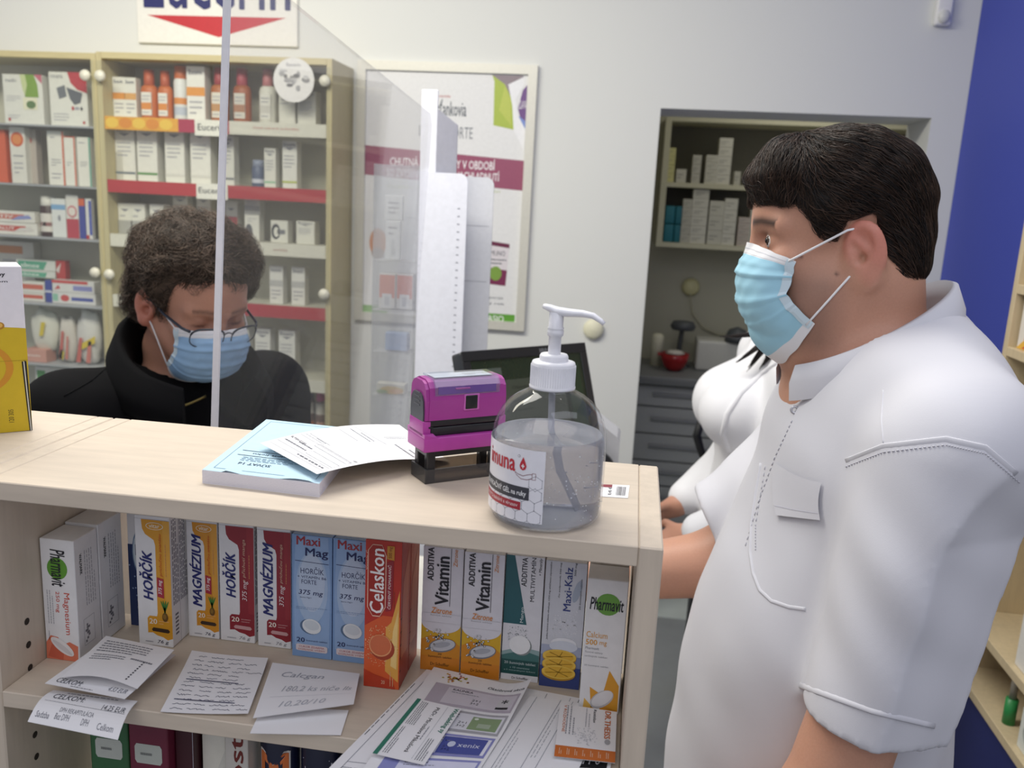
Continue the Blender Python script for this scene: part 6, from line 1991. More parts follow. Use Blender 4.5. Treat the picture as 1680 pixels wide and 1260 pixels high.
def face_mask(parent, H, centre, edge, half, name='face_mask', ear=None, c1='#9fcfe2', field=None):
    """pleated surgical mask: centre and edge are profiles (forward, up) from nose to chin; edge is at +-half to the side"""
    nu, nv = 48, 40
    cs, es = np.array(centre, float), np.array(edge, float)
    def at(T, t):
        x = np.linspace(0, 1, len(T))
        return np.array([np.interp(t, x, T[:, 0]), np.interp(t, x, T[:, 1])])
    b = MB()
    push = None
    def pt(u, v, l=0):
        s = -1 + 2 * u
        t = v
        c, e = at(cs, t), at(es, t)
        w = max(0.0, 1 - abs(s) ** 2.0) ** .62
        p = e + (c - e) * w
        hw = np.interp(t, [0, .3, .55, 1], half)
        y = hw * (math.sin(s * math.pi / 2 * .96) / math.sin(math.pi / 2 * .96))
        pl = 0
        for q in (.30, .52, .72):
            x = (t - q) / .055
            if -1 < x < 1.6:
                pl += .0040 * (1 - abs(s) ** 4 * .4) * max(0, 1 - abs(x)) if x < 0 else .0040 * max(0, 1 - x / .25)
        n = np.array([p[0] - .0, 0]) 
        f = p[0] + (pl + .0012 + .0003 * l) * (0.35 + .65 * w)
        yy = y + math.copysign(1, s) * (pl + .0012 + .0003 * l) * (1 - w) * .8
        wr = .0008 * math.sin(17 * s + 9 * t) * math.sin(23 * t + 2 * s)
        L = np.array((f + wr, yy, p[1]))
        if push is not None:
            x, y_ = min(u, .9999) * nu, min(v, .9999) * nv
            i, j = int(x), int(y_)
            a, c_ = x - i, y_ - j
            L = L + (push[i, j] * (1 - a) + push[i + 1, j] * a) * (1 - c_) + (push[i, j + 1] * (1 - a) + push[i + 1, j + 1] * a) * c_
        return Vector(H.w(L))
    if field is not None:                      # lie on the cheeks instead of cutting into them
        G = np.array([H.to(np.array([pt(i / nu, j / nv)]))[0] for i in range(nu + 1) for j in range(nv + 1)], np.float32)
        Q0 = G.copy()
        for _ in range(3):
            dd = field(G)
            G = G + grad(field, G).astype(np.float32) * np.clip(.0028 - dd, 0, .02)[:, None]
        push = (G - Q0).reshape(nu + 1, nv + 1, 3)
    B1, WT = M(c1, .65, 'cotton'), M('#e8e8ea', .65, 'cotton')
    c = Canvas(b, (0, 0, 0), (1, 0, 0), (0, 0, 1), (0, -1, 0), fn=pt)
    c.rect(0, .0, 1, .12, WT, 0, nu, 5)
    c.rect(0, .12, 1, .93, B1, 0, nu, nv)
    c.rect(0, .93, 1, 1, WT, 0, nu, 3)
    for f in range(len(b.sm)):
        b.sm[f] = True
    c.rect(0, .055, 1, .062, M('#c5c8d0', .6), 1, nu, 1)
    c.rect(0, .105, 1, .11, M('#c5c8d0', .6), 1, nu, 1)
    for u0, u1 in ((.0, .018), (.982, 1)):
        c.rect(u0, .02, u1, .98, M('#c9dbe4', .6, 'cotton'), 1.5, 2, 30)
    o = b.build(name, parent)
    if ear:
        for sd in (-1, 1):
            u = .012 if sd < 0 else .988
            up, dn = pt(u, .04, 2), pt(u, .95, 2)
            e = [Vector(H.w((x, sd * y, z))) for x, y, z in ear]
            bb = MB()
            loop = [up] + e + [dn]
            dense = []
            for p, q in zip(loop, loop[1:]):
                dense += [p.lerp(q, k / 6) for k in range(6)]
            dense.append(loop[-1])
            if field is not None:
                G = H.to(np.array([list(p) for p in dense]))
                out = G.copy()
                for _ in range(3):
                    out = out + grad(field, out).astype(np.float32) * np.clip(.0015 - field(out), 0, .02)[:, None]
                keep_ = (G[:, 0] > .010)[:, None]
                G = np.where(keep_, out, G)
                dense = [Vector(H.w(p)) for p in G]
            bb.tube(dense, .0013, WT, 6)
            ob = bb.build('ear_loop', o) if False else bb.build('ear_loop', parent)
    return o
# ------------------------------------------------------------------ the man in the white coat
def man():
    H = Frame((.237, 1.06, 1.588), (-1, 0, -.01), (0, 0, 1))
    loc = (.26, 1.05, 0.0)
    yw = math.radians(7)
    F = np.array([-math.cos(yw), -math.sin(yw), 0]); Lf = np.array([math.sin(yw), -math.cos(yw), 0])
    RB = np.stack([F, Lf, [0, 0, 1]], 1)                     # torso axes
    N = np.array([.285, 1.055, 1.47])
    aL = [np.array(p) for p in ((.318, .874, 1.385), (.262, .820, 1.12), (.226, .808, 1.010), (.105, .850, .905))]
    aR = [np.array(p) for p in ((.312, 1.215, 1.385), (.215, 1.222, 1.225), (.170, 1.222, 1.120), (-.055, 1.180, 1.085))]
    def body(P):
        q = H.to(P)
        d = head_field(q, fat=1.0)
        d = U(.04, d, s_ell(P, (.28, 1.05, 1.33), (.10, .16, .17), RB), s_ell(P, (.265, 1.045, 1.06), (.128, .155, .22), RB))
        d = U(.04, d, s_cap(P, (.29, 1.05, 1.44), (.325, .89, 1.395), .055, .055), s_cap(P, (.29, 1.06, 1.44), (.315, 1.21, 1.395), .055, .055))
        for a, s in ((aL, 1), (aR, -1)):
            d = U(.03, d, s_cap(P, a[0], a[2], .041, .047))
            d = U(.03, d, s_cap(P, a[2], a[3], .051, .031))
        d = U(.02, d, hand_field(P, aL[3], (-.75, .2, -.6), (0, .9, -.4), -1), hand_field(P, aR[3], (-.95, -.15, -.12), (0, 0, -1), 1))
        for s, y in ((1, .945), (-1, 1.145)):
            d = U(.04, d, s_cap(P, (.275, y, .86), (.275, y, .48), .085, .058), s_cap(P, (.275, y, .48), (.285, y, .10), .055, .038), s_cap(P, (.285, y, .05), (.14, y - .02, .035), .034, .026))
        return d
    def tone(V):
        q = H.to(V)
        f, s, u = q[:, 0], np.abs(q[:, 1]), q[:, 2]
        c = np.tile(lin('#c4937b'), (len(V), 1))
        def mix(w, h):
            w = np.clip(w, 0, 1)[:, None]
            return c * (1 - w) + lin(h) * w
        head = (u > -.16)
        qm = q.copy(); qm[:, 1] = s
        c = mix(head * np.clip((.004 - ear_field(qm)) / .004, 0, 1), '#cc8674')
        st = head * np.clip((-.012 - u - .35 * (.06 - f) * 0) / .03, 0, 1) * np.clip((f + .0) / .03, 0, 1) * np.clip((.125 + u) / .02, 0, 1)
        c = mix(st * .65, '#84675a')
        c = mix(head * np.exp(-((u - .0215 - .10 * (.03 - np.abs(s - .03))) / .0056) ** 2) * (s > .008) * (s < .052) * (f > .06) * .95, '#2a1d17')
        lid = head * (f > .075) * np.exp(-((s - .031) / .014) ** 2 - ((u + .006) / .004) ** 2)
        c = mix(lid * .35, '#9a6658')
        c = mix(head * np.exp(-((s - .031) / .013) ** 2 - ((u - .010) / .003) ** 2) * (f > .075) * .7, '#4a322a')
        for (mf, mu) in ((.058, -.012), (.020, -.028)):           # two moles on the left cheek
            c = mix((q[:, 1] > 0) * np.exp(-(((f - mf) / .0022) ** 2 + ((u - mu) / .0022) ** 2)), '#5a3a30')
        return c
    def eyes(b):
        for s in (1, -1):
            o = Vector(H.w((.0800, s * .031, .0033)))
            b.sphere(o, .0128, M('#dcd6d2', .2), 18)
            o2 = Vector(H.w((.0800 + .0050, s * .0325, .0033)))
            b.sphere(o2, .0082, M('#4a3c30', .15), 14)
            o3 = Vector(H.w((.0800 + .0098, s * .0330, .0033)))
            b.sphere(o3, .0042, M('#0d0b0b', .1), 12)
    o, V, Q = body_part('person', body, (-.30, .70, -.01), (.46, 1.36, 1.75), .0028, SKIN, tone=tone, at=loc, extra=eyes)
    tag(o, 'man in a white short sleeved coat and light blue face mask facing left', 'person')
    # ---- coat
    hemL_n = _n(aL[1] - aL[0] + np.array([-.0, 0, -.02]))
    hemL_n = _n(np.array([-.12, -.06, -.98]))
    hemL = np.array([.266, .81, 1.128])
    hemR_n = _n(np.array([-.86, 0, -.51])); hemR = np.array([.148, 1.22, 1.160])
    def torso(P):
        d = s_ell(P, (.280, 1.05, 1.31), (.110, .185, .185), RB)
        d = U(.07, d, s_ell(P, (.256, 1.04, 1.06), (.156, .190, .25), RB))
        d = U(.06, d, s_ell(P, (.262, 1.045, .86), (.168, .188, .26), RB))
        d = U(.05, d, s_cap(P, (.300, 1.05, 1.455), (.335, .890, 1.405), .074, .076), s_cap(P, (.300, 1.06, 1.455), (.318, 1.21, 1.400), .072, .074))
        d = U(.05, d, s_ell(P, (.33, 1.05, 1.40), (.085, .16, .12), RB))
        return d
    def sleeves(P):
        l = s_cap(P, (.322, .872, 1.385), (.258, .812, 1.05), .080, .068)
        ax_, nn = np.array([.322, .872, 1.385]), np.array([.52, -.856, 0.0])
        zz = (1.385 - P[:, 2]) / .335
        chord = (P[:, 0] - (.322 - .064 * zz)) * nn[0] + (P[:, 1] - (.872 - .060 * zz)) * nn[1] - (.73 * (.080 - .012 * zz) + .02 * np.clip((P[:, 2] - 1.33) / .08, 0, 1))
        l = smax(l, chord.astype(np.float32), .0012)
        cut = (P - _v(hemL)) @ _v(hemL_n)
        r = U(.03, s_cap(P, (.312, 1.215, 1.38), (.225, 1.222, 1.235), .080, .070), s_cap(P, (.225, 1.222, 1.235), (.08, 1.215, 1.130), .068, .056))
        cr_ = (P - _v(hemR)) @ _v(hemR_n)
        return l, r, cut, cr_
    foldA = np.array([[.8, .1, .6], [.2, .5, .8]])
    def coat(P):
        d = torso(P)
        l, r, cl_, cr_ = sleeves(P)
        z = P[:, 2]
        w = .0050 * wave(P, 5, 7, 18, 45, (1, 1, .45)) + .0026 * wave(P, 9, 6, 50, 95, (1, 1, .6))
        # long drape folds towards the hem and creases at the elbow side of the sleeve
        w = w + .0035 * np.clip((1.05 - z) / .2, 0, 1) * np.sin(55 * (P[:, 0] * .6 + P[:, 1] * .8) + 6 * z)
        w = w + .0014 * np.clip((z - 1.12) / .1, 0, 1) * np.sin(70 * z + 60 * P[:, 0] - 25 * P[:, 1]) * np.exp(-((P[:, 1] - .80) / .08) ** 2) * np.clip((1.40 - z) / .1, 0, 1)
        hl = np.maximum(l + w + .013, -(cl_ + .030))            # hollow just inside the sleeve ends
        hr = np.maximum(r + w + .013, -(cr_ + .030))
        l = smax(l + w, cl_, .004)
        r = smax(r + w, cr_, .004)
        d = U(.022, d + w, l, r)
        d = np.maximum(np.maximum(d, -hl), -hr)
        d = smax(d, .70 - z, .004)
        # neck opening
        nk = s_cap(P, (.268, 1.052, 1.45), (.300, 1.055, 1.70), .084, .092)
        vee = s_cap(P, (.195, 1.02, 1.47), (.165, 1.01, 1.405), .046, .016)
        return smax(d, -smin(nk, vee, .02), .006)
    WC = M('#cdcdd4', .75, 'cotton')
    ct, CV, CQ = body_part('coat', coat, (.0, .70, .68), (.48, 1.34, 1.56), .0042, WC, parent=o)
    B = bvh(CV, CQ)
    org = Vector(CAM)
    def hit(x, y, off=.0015):
        d = Vector(ray(x, y)).normalized()
        p, n, i, t = B.ray_cast(org, d)
        if p is None:
            return None
        if n.dot(d) > 0:
            n = -n
        return p + n * off
    def seam(pts, name='seam', r=.0008, dense=8, m=WC, flat=.6):
        q = []
        for (a, b_) in zip(pts, pts[1:]):
            for k in range(dense):
                t = k / dense
                h = hit(a[0] + (b_[0] - a[0]) * t, a[1] + (b_[1] - a[1]) * t, .0001)
                if h is not None and (not q or (h - q[-1]).length < .05):
                    q.append(h)
        if len(q) < 3:
            return
        b = MB(); b.tube(q, r, m, 8, flat=flat, up=-Vector(ray(*pts[len(pts) // 2]))); b.build(name, ct)
    def stitches(pts, n, m=M('#c3c3cb', .8)):
        b = MB()
        L = [((a[0], a[1]), (c[0], c[1])) for a, c in zip(pts, pts[1:])]
        for a, c in L:
            for k in range(n):
                t0, t1 = k / n, (k + .55) / n
                p, q = hit(a[0] + (c[0] - a[0]) * t0, a[1] + (c[1] - a[1]) * t0, .0006), hit(a[0] + (c[0] - a[0]) * t1, a[1] + (c[1] - a[1]) * t1, .0006)
                if p is not None and q is not None and (p - q).length < .02:
                    b.tube([p, q], .0006, m, 5)
        if b.v:
            b.build('stitching', ct)
    yoke = [(1388, 757), (1449, 733), (1552, 721), (1616, 735), (1674, 784)]
    seam(yoke, r=.0032, flat=.22); stitches([(x, y + 9) for x, y in yoke], 14)
    seam([(1449, 640), (1446, 690), (1450, 733)], r=.0008)
        
    seam([(1312, 1124), (1430, 1166), (1548, 1194)], r=.0030, flat=.35)
    seam([(1249, 760), (1240, 810), (1233, 860), (1231, 905), (1236, 940), (1247, 968), (1266, 986), (1295, 996), (1325, 1000)], r=.0022, flat=.4)
    stitches([(1256, 765), (1240, 860), (1240, 905)], 9)
    stitches([(1300, 690), (1272, 750), (1246, 820), (1222, 900)], 8)
    # pocket flap
    b = MB()
    def fn(u, v, l):
        a = np.array([(1272, 758), (1350, 792), (1350, 853), (1277, 846)], float)
        bow = 6 * math.sin(math.pi * u) * (1 - v)
        x, y = (a[0] * (1 - u) + a[1] * u) * (1 - v) + (a[3] * (1 - u) + a[2] * u) * v
        h = hit(x - 4 * math.sin(math.pi * v), y + bow, .0022 + .0004 * l + .002 * v)
        return h if h is not None else Vector((.2, .9, 1.3))
    c = Canvas(b, (0, 0, 0), (1, 0, 0), (0, 0, 1), (0, -1, 0), fn=fn)
    c.rect(0, 0, 1, 1, WC, 0, 14, 12)
    b.sm = [True] * len(b.sm)
    c.rect(.02, .80, .98, .82, M('#cfcfda', .8), 1, 14, 1)
    b.build('pocket_flap', ct)
    for (x, y) in ((1305, 673), (1306, 608)):
        p = hit(x, y, .001)
        if p is not None:
            d = Vector(ray(x, y)).normalized()
            b = MB()
            b.lathe([(.0022, 0), (.0048, 0), (.0052, .0008), (.0048, .0016), (.003, .0016), (.0022, .001)], p, M('#b9b9bf', .3, metal=.6), 18, -d)
            b.build('snap_button', ct)
    # collar: band round the neck, low in front and high at the nape
    b = MB()
    n = 60
    rows = []
    for i in range(n + 1):
        a = math.radians(-152 + 304 * i / n)                    # 0 = nape
        bk = math.cos(a)
        tt_ = (bk + 1) / 2
        cx, cy = .270, 1.052
        rx, ry = .084, .080
        base = np.array([cx + rx * bk + .004, cy - ry * math.sin(a), 1.418 + .098 * tt_ ** 1.0])
        if math.sin(a) > 0:
            base = base + np.array([.0, -.004, 0])
        out = np.array([bk, -math.sin(a), 0])
        ht = .030 + .010 * tt_
        top = base + np.array([0, 0, ht]) + out * (.008 - .012 * tt_)
        low = base + out * .016 + np.array([0, 0, -.012])
        fold = top + out * .006 + np.array([0, 0, -.001])
        rows.append([base + np.array([0, 0, -.01]), base * .5 + top * .5, top, fold, (fold + low) / 2 + out * .004, low])
    k = len(rows[0])
    b.add([Vector(p) for r in rows for p in r], [(i * k + j, (i + 1) * k + j, (i + 1) * k + j + 1, i * k + j + 1) for i in range(n) for j in range(k - 1)], WC, True)
    b.build('collar', ct)
    # ---- trousers and shoes
    def trs(P):
        d = None
        for y in (.945, 1.145):
            e = U(.05, s_cap(P, (.272, y, .86), (.275, y, .48), .108, .088), s_cap(P, (.275, y, .48), (.288, y, .09), .088, .078))
            d = e if d is None else U(.04, d, e)
        d = d + .003 * wave(P, 3, 6, 15, 40, (1, 1, .6))
        return smax(smax(d, .085 - P[:, 2], .003), P[:, 2] - .88, .003)
    body_part('trousers', trs, (.10, .78, .06), (.46, 1.32, .90), .009, WC, parent=o)
    for y in (.945, 1.145):
        def sh(P, y=y):
            d = U(.03, s_ell(P, (.165, y - .015, .052), (.105, .048, .045)), s_ell(P, (.28, y, .06), (.06, .042, .055)))
            return smax(d, .004 - P[:, 2], .004)
        body_part('shoe', sh, (.03, y - .09, -.004), (.37, y + .08, .13), .007, M('#dcdcdc', .5), parent=o)
    # ---- hair
    def skull(P):
        q = H.to(P)
        return U(.03, s_ell(q, (.004, 0, .048), (.092, .073, .073)), s_ell(q, (.036, 0, .035), (.066, .060, .062)), s_ell(q, (-.035, 0, -.01), (.055, .060, .05)))
    XF = [-.12, -.06, -.040, -.028, -.020, -.010, .016, .022, .046, .056, .068, .09, .13]
    XU = [-.080, -.072, -.046, -.012, .012, .036, .036, .010, .006, .026, .045, .047, .040]
    def thick(q):
        f, s, u = q[:, 0], np.abs(q[:, 1]), q[:, 2]
        t = .006 + .005 * np.clip((u - .05) / .06, 0, 1) + .008 * np.clip((f - .05) / .04, 0, 1) * np.clip((u - .04) / .02, 0, 1) - .004 * np.clip((-f - .03) / .05, 0, 1)
        return t * np.clip((u - np.interp(f, XF, XU)) / .03, .35, 1).astype(np.float32)
    def hair(P):
        q = H.to(P)
        f, u = q[:, 0], q[:, 2]
        st = .0009 * np.sin(150 * (u + .55 * f) + 60 * q[:, 1] + 3 * np.sin(40 * f)) + .0014 * wave(q, 31, 6, 40, 110)
        d = skull(P) - thick(q) + st
        lowb = np.interp(f, XF, XU).astype(np.float32) + .004 * np.sin(110 * f + 40 * q[:, 1])
        return smax(d, lowb - u, .010)
    HB = M('#1c1512', .55, 'hair')
    hb, HV, HQ = body_part('hair', hair, (.08, .95, 1.50), (.38, 1.17, 1.76), .0032, HB, parent=o)
    def surf(P):
        return hair(P)
    def keep(P):
        q = H.to(P)
        return q[:, 2] > np.interp(q[:, 0], XF, XU) + .008
    st = on_surface(surf, (.09, .94, 1.50), (.38, 1.18, 1.76), 9500, keep, 4)
    def flow(P, k):
        q = H.to(P)
        f, s, u = q[:, 0], q[:, 1], q[:, 2]
        fr = np.clip((f - .03) / .05, 0, 1)
        v = np.stack([-1 + 1.5 * fr, .25 * np.sign(s) + .25 * fr, -.45 - .55 * np.clip(-f / .08, 0, 1) - .2 * fr], 1)
        return v @ H.R.T.astype(np.float32)
    SV, SQ = strands(surf, st, flow, 8, .0062, .00045, .0003, .0045, .22, 6)
    b = MB(); b.v = [tuple(p) for p in SV]; b.f = [tuple(q) for q in SQ.tolist()]
    k = b.idx(M('#3a2a20', .45, 'hair')); k2 = b.idx(M('#15100e', .5, 'hair'))
    nst = len(st)
    b.mi = [k if (i * 7919 % 5) < 3 else k2 for i in range(len(b.f))]
    per = len(b.f) // 3
    b.mi = ([k if ((j // 8) * 7919 % 5) < 3 else k2 for j in range(per)]) * 3
    b.sm = [True] * len(b.f)
    b.build('hair_strands', hb)
    # ---- mask
    face_mask(o, H, [(.101, -.002), (.114, -.022), (.117, -.05), (.109, -.085), (.088, -.108), (.052, -.124)],
              [(.063, -.018), (.063, -.030), (.069, -.053), (.058, -.065), (.034, -.081)], [.058, .064, .066, .062], field=lambda q: head_field(q, 1.0),
              ear=[(.016, .0800, .019), (-.004, .0740, .024), (-.014, .0720, .0), (-.008, .0710, -.026), (.008, .0795, -.030)])
man()
# ------------------------------------------------------------------ the customer in the dark jacket
def customer():
    th, ph = math.radians(33), math.radians(15)
    fwd = (math.cos(th) * math.cos(ph), -math.sin(th) * math.cos(ph), -math.sin(ph))
    H = Frame((0, 0, 0), fwd, (0, 0, 1))
    ear = np.array(atY(242, 503, 1.33))
    H.o = ear + H.l * .078 + H.u * .002
    O = H.o
    loc = (O[0] - .05, O[1] + .05, 0.0)
    yb = math.radians(35)
    F = np.array([math.cos(yb), -math.sin(yb), 0]); Lf = np.array([math.sin(yb), math.cos(yb), 0])
    RB = np.stack([F, Lf, [0, 0, 1]], 1)
    C = np.array([O[0] - .065 * F[0] - .0, O[1] - .065 * F[1], 0])           # body axis on the floor plan
    def W(f, l, z):
        return C + F * f + Lf * l + np.array([0, 0, z])
    zs = 1.235
    aR = [W(.0, -.185, zs), W(.02, -.235, .98), W(.20, -.12, .90)]
    aL = [W(.0, .185, zs), W(.03, .225, .98), W(.14, .07, .90)]
    nb = W(.015, 0, 1.27)
    def body(P):
        d = head_field(H.to(P), female=True, closed=True, neck=.09)
        d = U(.03, d, s_cap(P, H.w((-.035, 0, -.10)), nb, .052, .058))
        d = U(.04, d, s_ell(P, W(.0, 0, 1.10), (.10, .15, .18), RB), s_ell(P, W(-.01, 0, .92), (.105, .15, .18), RB))
        d = U(.04, d, s_cap(P, nb - np.array([0, 0, .03]), aR[0], .05, .05), s_cap(P, nb - np.array([0, 0, .03]), aL[0], .05, .05))
        for a in (aR, aL):
            d = U(.03, d, s_cap(P, a[0], a[1], .045, .04), s_cap(P, a[1], a[2], .04, .028))
        d = U(.02, d, hand_field(P, aR[2], (.3, -.9, -.15), (0, 0, -1), -1, .92), hand_field(P, aL[2], (.05, -1, -.15), (0, 0, -1), 1, .92))
        for l in (-.09, .09):
            k, a_ = W(0, l, .45), W(-.01, l, .08)
            d = U(.04, d, s_cap(P, W(-.01, l, .84), k, .08, .052), s_cap(P, k, a_, .05, .035), s_cap(P, W(-.0, l, .045), W(.13, l, .032), .032, .025))
        return d
    def tone(V):
        q = H.to(V)
        f, s, u = q[:, 0], np.abs(q[:, 1]), q[:, 2]
        c = np.tile(lin('#c08f78'), (len(V), 1))
        def mix(w, h):
            w = np.clip(w, 0, 1)[:, None]
            return c * (1 - w) + lin(h) * w
        head = u > -.16
        qm = q.copy(); qm[:, 1] = s
        c = mix(head * np.clip((.004 - ear_field(qm)) / .004, 0, 1) * .8, '#c98270')
        c = mix(head * np.exp(-((u - .021 - .10 * (.03 - np.abs(s - .03))) / .0035) ** 2) * (s > .012) * (s < .05) * (f > .06) * .7, '#5a4438')
        c = mix(head * (f > .07) * np.exp(-((s - .031) / .015) ** 2 - ((u + .004) / .0022) ** 2) * .9, '#4a342c')
        c = mix(head * (f > .07) * np.exp(-((s - .031) / .018) ** 2 - ((u - .004) / .010) ** 2) * .35, '#a06a5a')
        return c
    lo = np.minimum(C + np.array([-.36, -.36, -.01]), O - .25); hi = np.maximum(C + np.array([.36, .36, 1.3]), O + .2)
    o, V, Q = body_part('person', body, lo, hi, .0042, SKIN, tone=tone, at=loc)
    tag(o, 'customer with curly brown hair, glasses and face mask in a dark jacket looking down', 'person')
    # jacket
    def jacket(P):
        d = s_ell(P, W(.0, 0, 1.10), (.135, .195, .19), RB)
        d = U(.06, d, s_ell(P, W(.0, 0, .90), (.145, .195, .20), RB), s_ell(P, W(-.0, 0, .76), (.15, .20, .15), RB))
        top = nb - np.array([0, 0, .02])
        d = U(.05, d, s_cap(P, top, aR[0] + np.array([0, 0, -.01]), .078, .072), s_cap(P, top, aL[0] + np.array([0, 0, -.01]), .078, .072))
        for a in (aR, aL):
            e = a[1] + (a[2] - a[1]) * .93
            d = U(.035, d, s_cap(P, a[0], a[1], .072, .062), s_cap(P, a[1], e, .060, .046))
        w = .004 * wave(P, 15, 7, 18, 50, (1, 1, .7)) + .002 * wave(P, 19, 6, 50, 100)
        d = d + w
        d = smax(d, .66 - P[:, 2], .006)
        nk = s_cap(P, nb - np.array([0, 0, .06]), nb + np.array([0, 0, .2]), .070, .085)
        return smax(d, -nk, .008)
    JM = M('#08080b', .9, 'cloth')
    jk, JV, JQ = body_part('jacket', jacket, C + np.array([-.36, -.36, .64]), C + np.array([.38, .36, 1.36]), .006, JM, parent=o)
    B = bvh(JV, JQ)
    def hit(x, y, off=.001):
        d = Vector(ray(x, y)).normalized()
        p, n, i, t = B.ray_cast(Vector(CAM), d)
        if p is None:
            return None
        return p + (n if n.dot(d) < 0 else -n) * off
    # standing collar, open in front
    b = MB(); n = 56; rows = []
    for i in range(n + 1):
        a = math.radians(-150 + 300 * i / n)                    # 0 = nape
        bk = math.cos(a)
        out = -F * bk + Lf * math.sin(a)
        t = (bk + 1) / 2
        r0 = .072 + .014 * (1 - t)
        base = np.array([nb[0], nb[1], 0]) + out * r0 + F * (.012 + .02 * (1 - t)) + np.array([0, 0, 1.275 + .040 * t - .050 * (1 - t)])
        ht = .090 * t + .060 * (1 - t)
        top = base + out * (.012 + .030 * (1 - t)) + np.array([0, 0, ht])
        wv = .004 * math.sin(5 * a + 1)
        fold = top + out * .012 + np.array([0, 0, -.004 + wv])
        low = base + out * (.040 + .03 * (1 - t)) + np.array([0, 0, .006 - .012 * (1 - t)])
        rows.append([base - np.array([0, 0, .03]), (base + top) / 2 - out * .004, top, (top + fold) / 2 + np.array([0, 0, .004]), fold, (fold + low) / 2 + out * .008, low, base - np.array([0, 0, .02]) + out * .03])
    k = len(rows[0])
    b.add([Vector(p) for r in rows for p in r], [(i * k + j, (i + 1) * k + j, (i + 1) * k + j + 1, i * k + j + 1) for i in range(n) for j in range(k - 1)], JM, True)
    for r, rev in ((0, False), (n, True)):
        b.add([Vector(p) for p in rows[r]], [tuple(range(k))], JM)
    b.build('collar', jk)
    q = [hit(268 + 68 * t, 674 - 24 * t + 3 * math.sin(3 * t), .0035) for t in np.linspace(0, 1, 16)]
    q = [p for p in q if p is not None]
    if len(q) > 3:
        b = MB(); b.tube(q, .0028, M('#8c7c4a', .35, metal=.7), 6, flat=.6); b.build('zip', jk)
    p = hit(295, 690, .001)
    if p is not None:
        b = MB(); b.lathe([(0, 0), (.0065, 0), (.006, .003), (.003, .004), (0, .003)], p, M('#9fa0a6', .25, metal=.9), 18, -Vector(ray(295, 690))); b.build('snap_button', jk)
    def seam(pts):
        q = []
        for a, c in zip(pts, pts[1:]):
            for t in np.linspace(0, 1, 8):
                h = hit(a[0] + (c[0] - a[0]) * t, a[1] + (c[1] - a[1]) * t, .0005)
                if h is not None and (not q or (h - q[-1]).length < .06):
                    q.append(h)
        if len(q) > 3:
            b = MB(); b.tube(q, .0012, JM, 6, flat=.7); b.build('seam', jk)
    seam([(190, 590), (150, 625), (105, 650)])
    seam([(190, 585), (230, 620), (265, 680)])
    # trousers, shoes
    def trs(P):
        d = None
        for l in (-.09, .09):
            e = U(.05, s_cap(P, W(-.01, l, .84), W(0, l, .45), .10, .075), s_cap(P, W(0, l, .45), W(-.01, l, .07), .075, .06))
            d = e if d is None else U(.04, d, e)
        return smax(smax(d, .075 - P[:, 2], .003), P[:, 2] - .80, .003)
    body_part('trousers', trs, C + np.array([-.25, -.25, .05]), C + np.array([.25, .25, .84]), .010, M('#23242c', .85, 'cloth'), parent=o)
    for l in (-.09, .09):
        c0, c1 = W(-.0, l, .05), W(.12, l, .045)
        def sh(P, c0=c0, c1=c1):
            return smax(U(.03, s_cap(P, c0, c1, .048, .042)), .004 - P[:, 2], .004)
        body_part('shoe', sh, np.minimum(c0, c1) - .09, np.maximum(c0, c1) + .09, .008, M('#1c1a1a', .5), parent=o)
    # curly hair
    def skull(P):
        q = H.to(P)
        return U(.03, s_ell(q, (.004, 0, .048), (.092, .073, .073)), s_ell(q, (.036, 0, .035), (.066, .060, .062)), s_ell(q, (-.035, 0, -.01), (.055, .060, .05)))
    XF = [-.15, -.06, -.040, -.028, -.018, -.008, .014, .020, .034, .046, .060, .080, .13]
    XU = [-.075, -.075, -.066, -.030, .004, .038, .038, -.006, -.004, .026, .050, .068, .078]
    def hair(P):
        q = H.to(P)
        f, s, u = q[:, 0], np.abs(q[:, 1]), q[:, 2]
        t = .020 + .010 * np.clip((u - .03) / .06, 0, 1) + .002 * np.clip(-f / .07, 0, 1) - .010 * np.clip((f - .06) / .04, 0, 1)
        t = t * np.clip((u - np.interp(f, XF, XU)) / .035, .25, 1)
        st = .006 * wave(q, 41, 7, 45, 110) + .0035 * wave(q, 43, 7, 130, 240)
        d = skull(P) - t + st
        lowb = np.interp(f, XF, XU).astype(np.float32) + .007 * np.sin(95 * f + 70 * q[:, 1])
        return smax(d, lowb - u, .016)
    hb, HV, HQ = body_part('hair', hair, O - .19, O + .21, .0042, M('#453930', .6, 'hair'), parent=o)
    def keep(P):
        q = H.to(P)
        return q[:, 2] > np.interp(q[:, 0], XF, XU) + .004
    st = on_surface(hair, O - .18, O + .20, 5200, keep, 14)
    R = np.random.RandomState(5)
    def flow(P, k):
        q = H.to(P)
        a = 5.0 * wave(q, 77, 5, 30, 70) + k * .55
        v = np.stack([np.cos(a) - .25, np.sin(a) * .8 + .2 * np.sign(q[:, 1]), np.sin(a * 1.3 + 1) * .8 - .35], 1)
        return v.astype(np.float32) @ H.R.T.astype(np.float32)
    SV, SQ = strands(hair, st, flow, 10, .0062, .00055, .0005, .009, .40, 8, lift=.008)
    b = MB(); b.v = [tuple(p) for p in SV]; b.f = [tuple(q) for q in SQ.tolist()]
    k1, k2 = b.idx(M('#65564a', .45, 'hair')), b.idx(M('#30271f', .5, 'hair'))
    per = len(b.f) // 3
    b.mi = ([k1 if ((j // 10) * 7919 % 5) < 3 else k2 for j in range(per)]) * 3
    b.sm = [True] * len(b.f)
    b.build('hair_strands', hb)
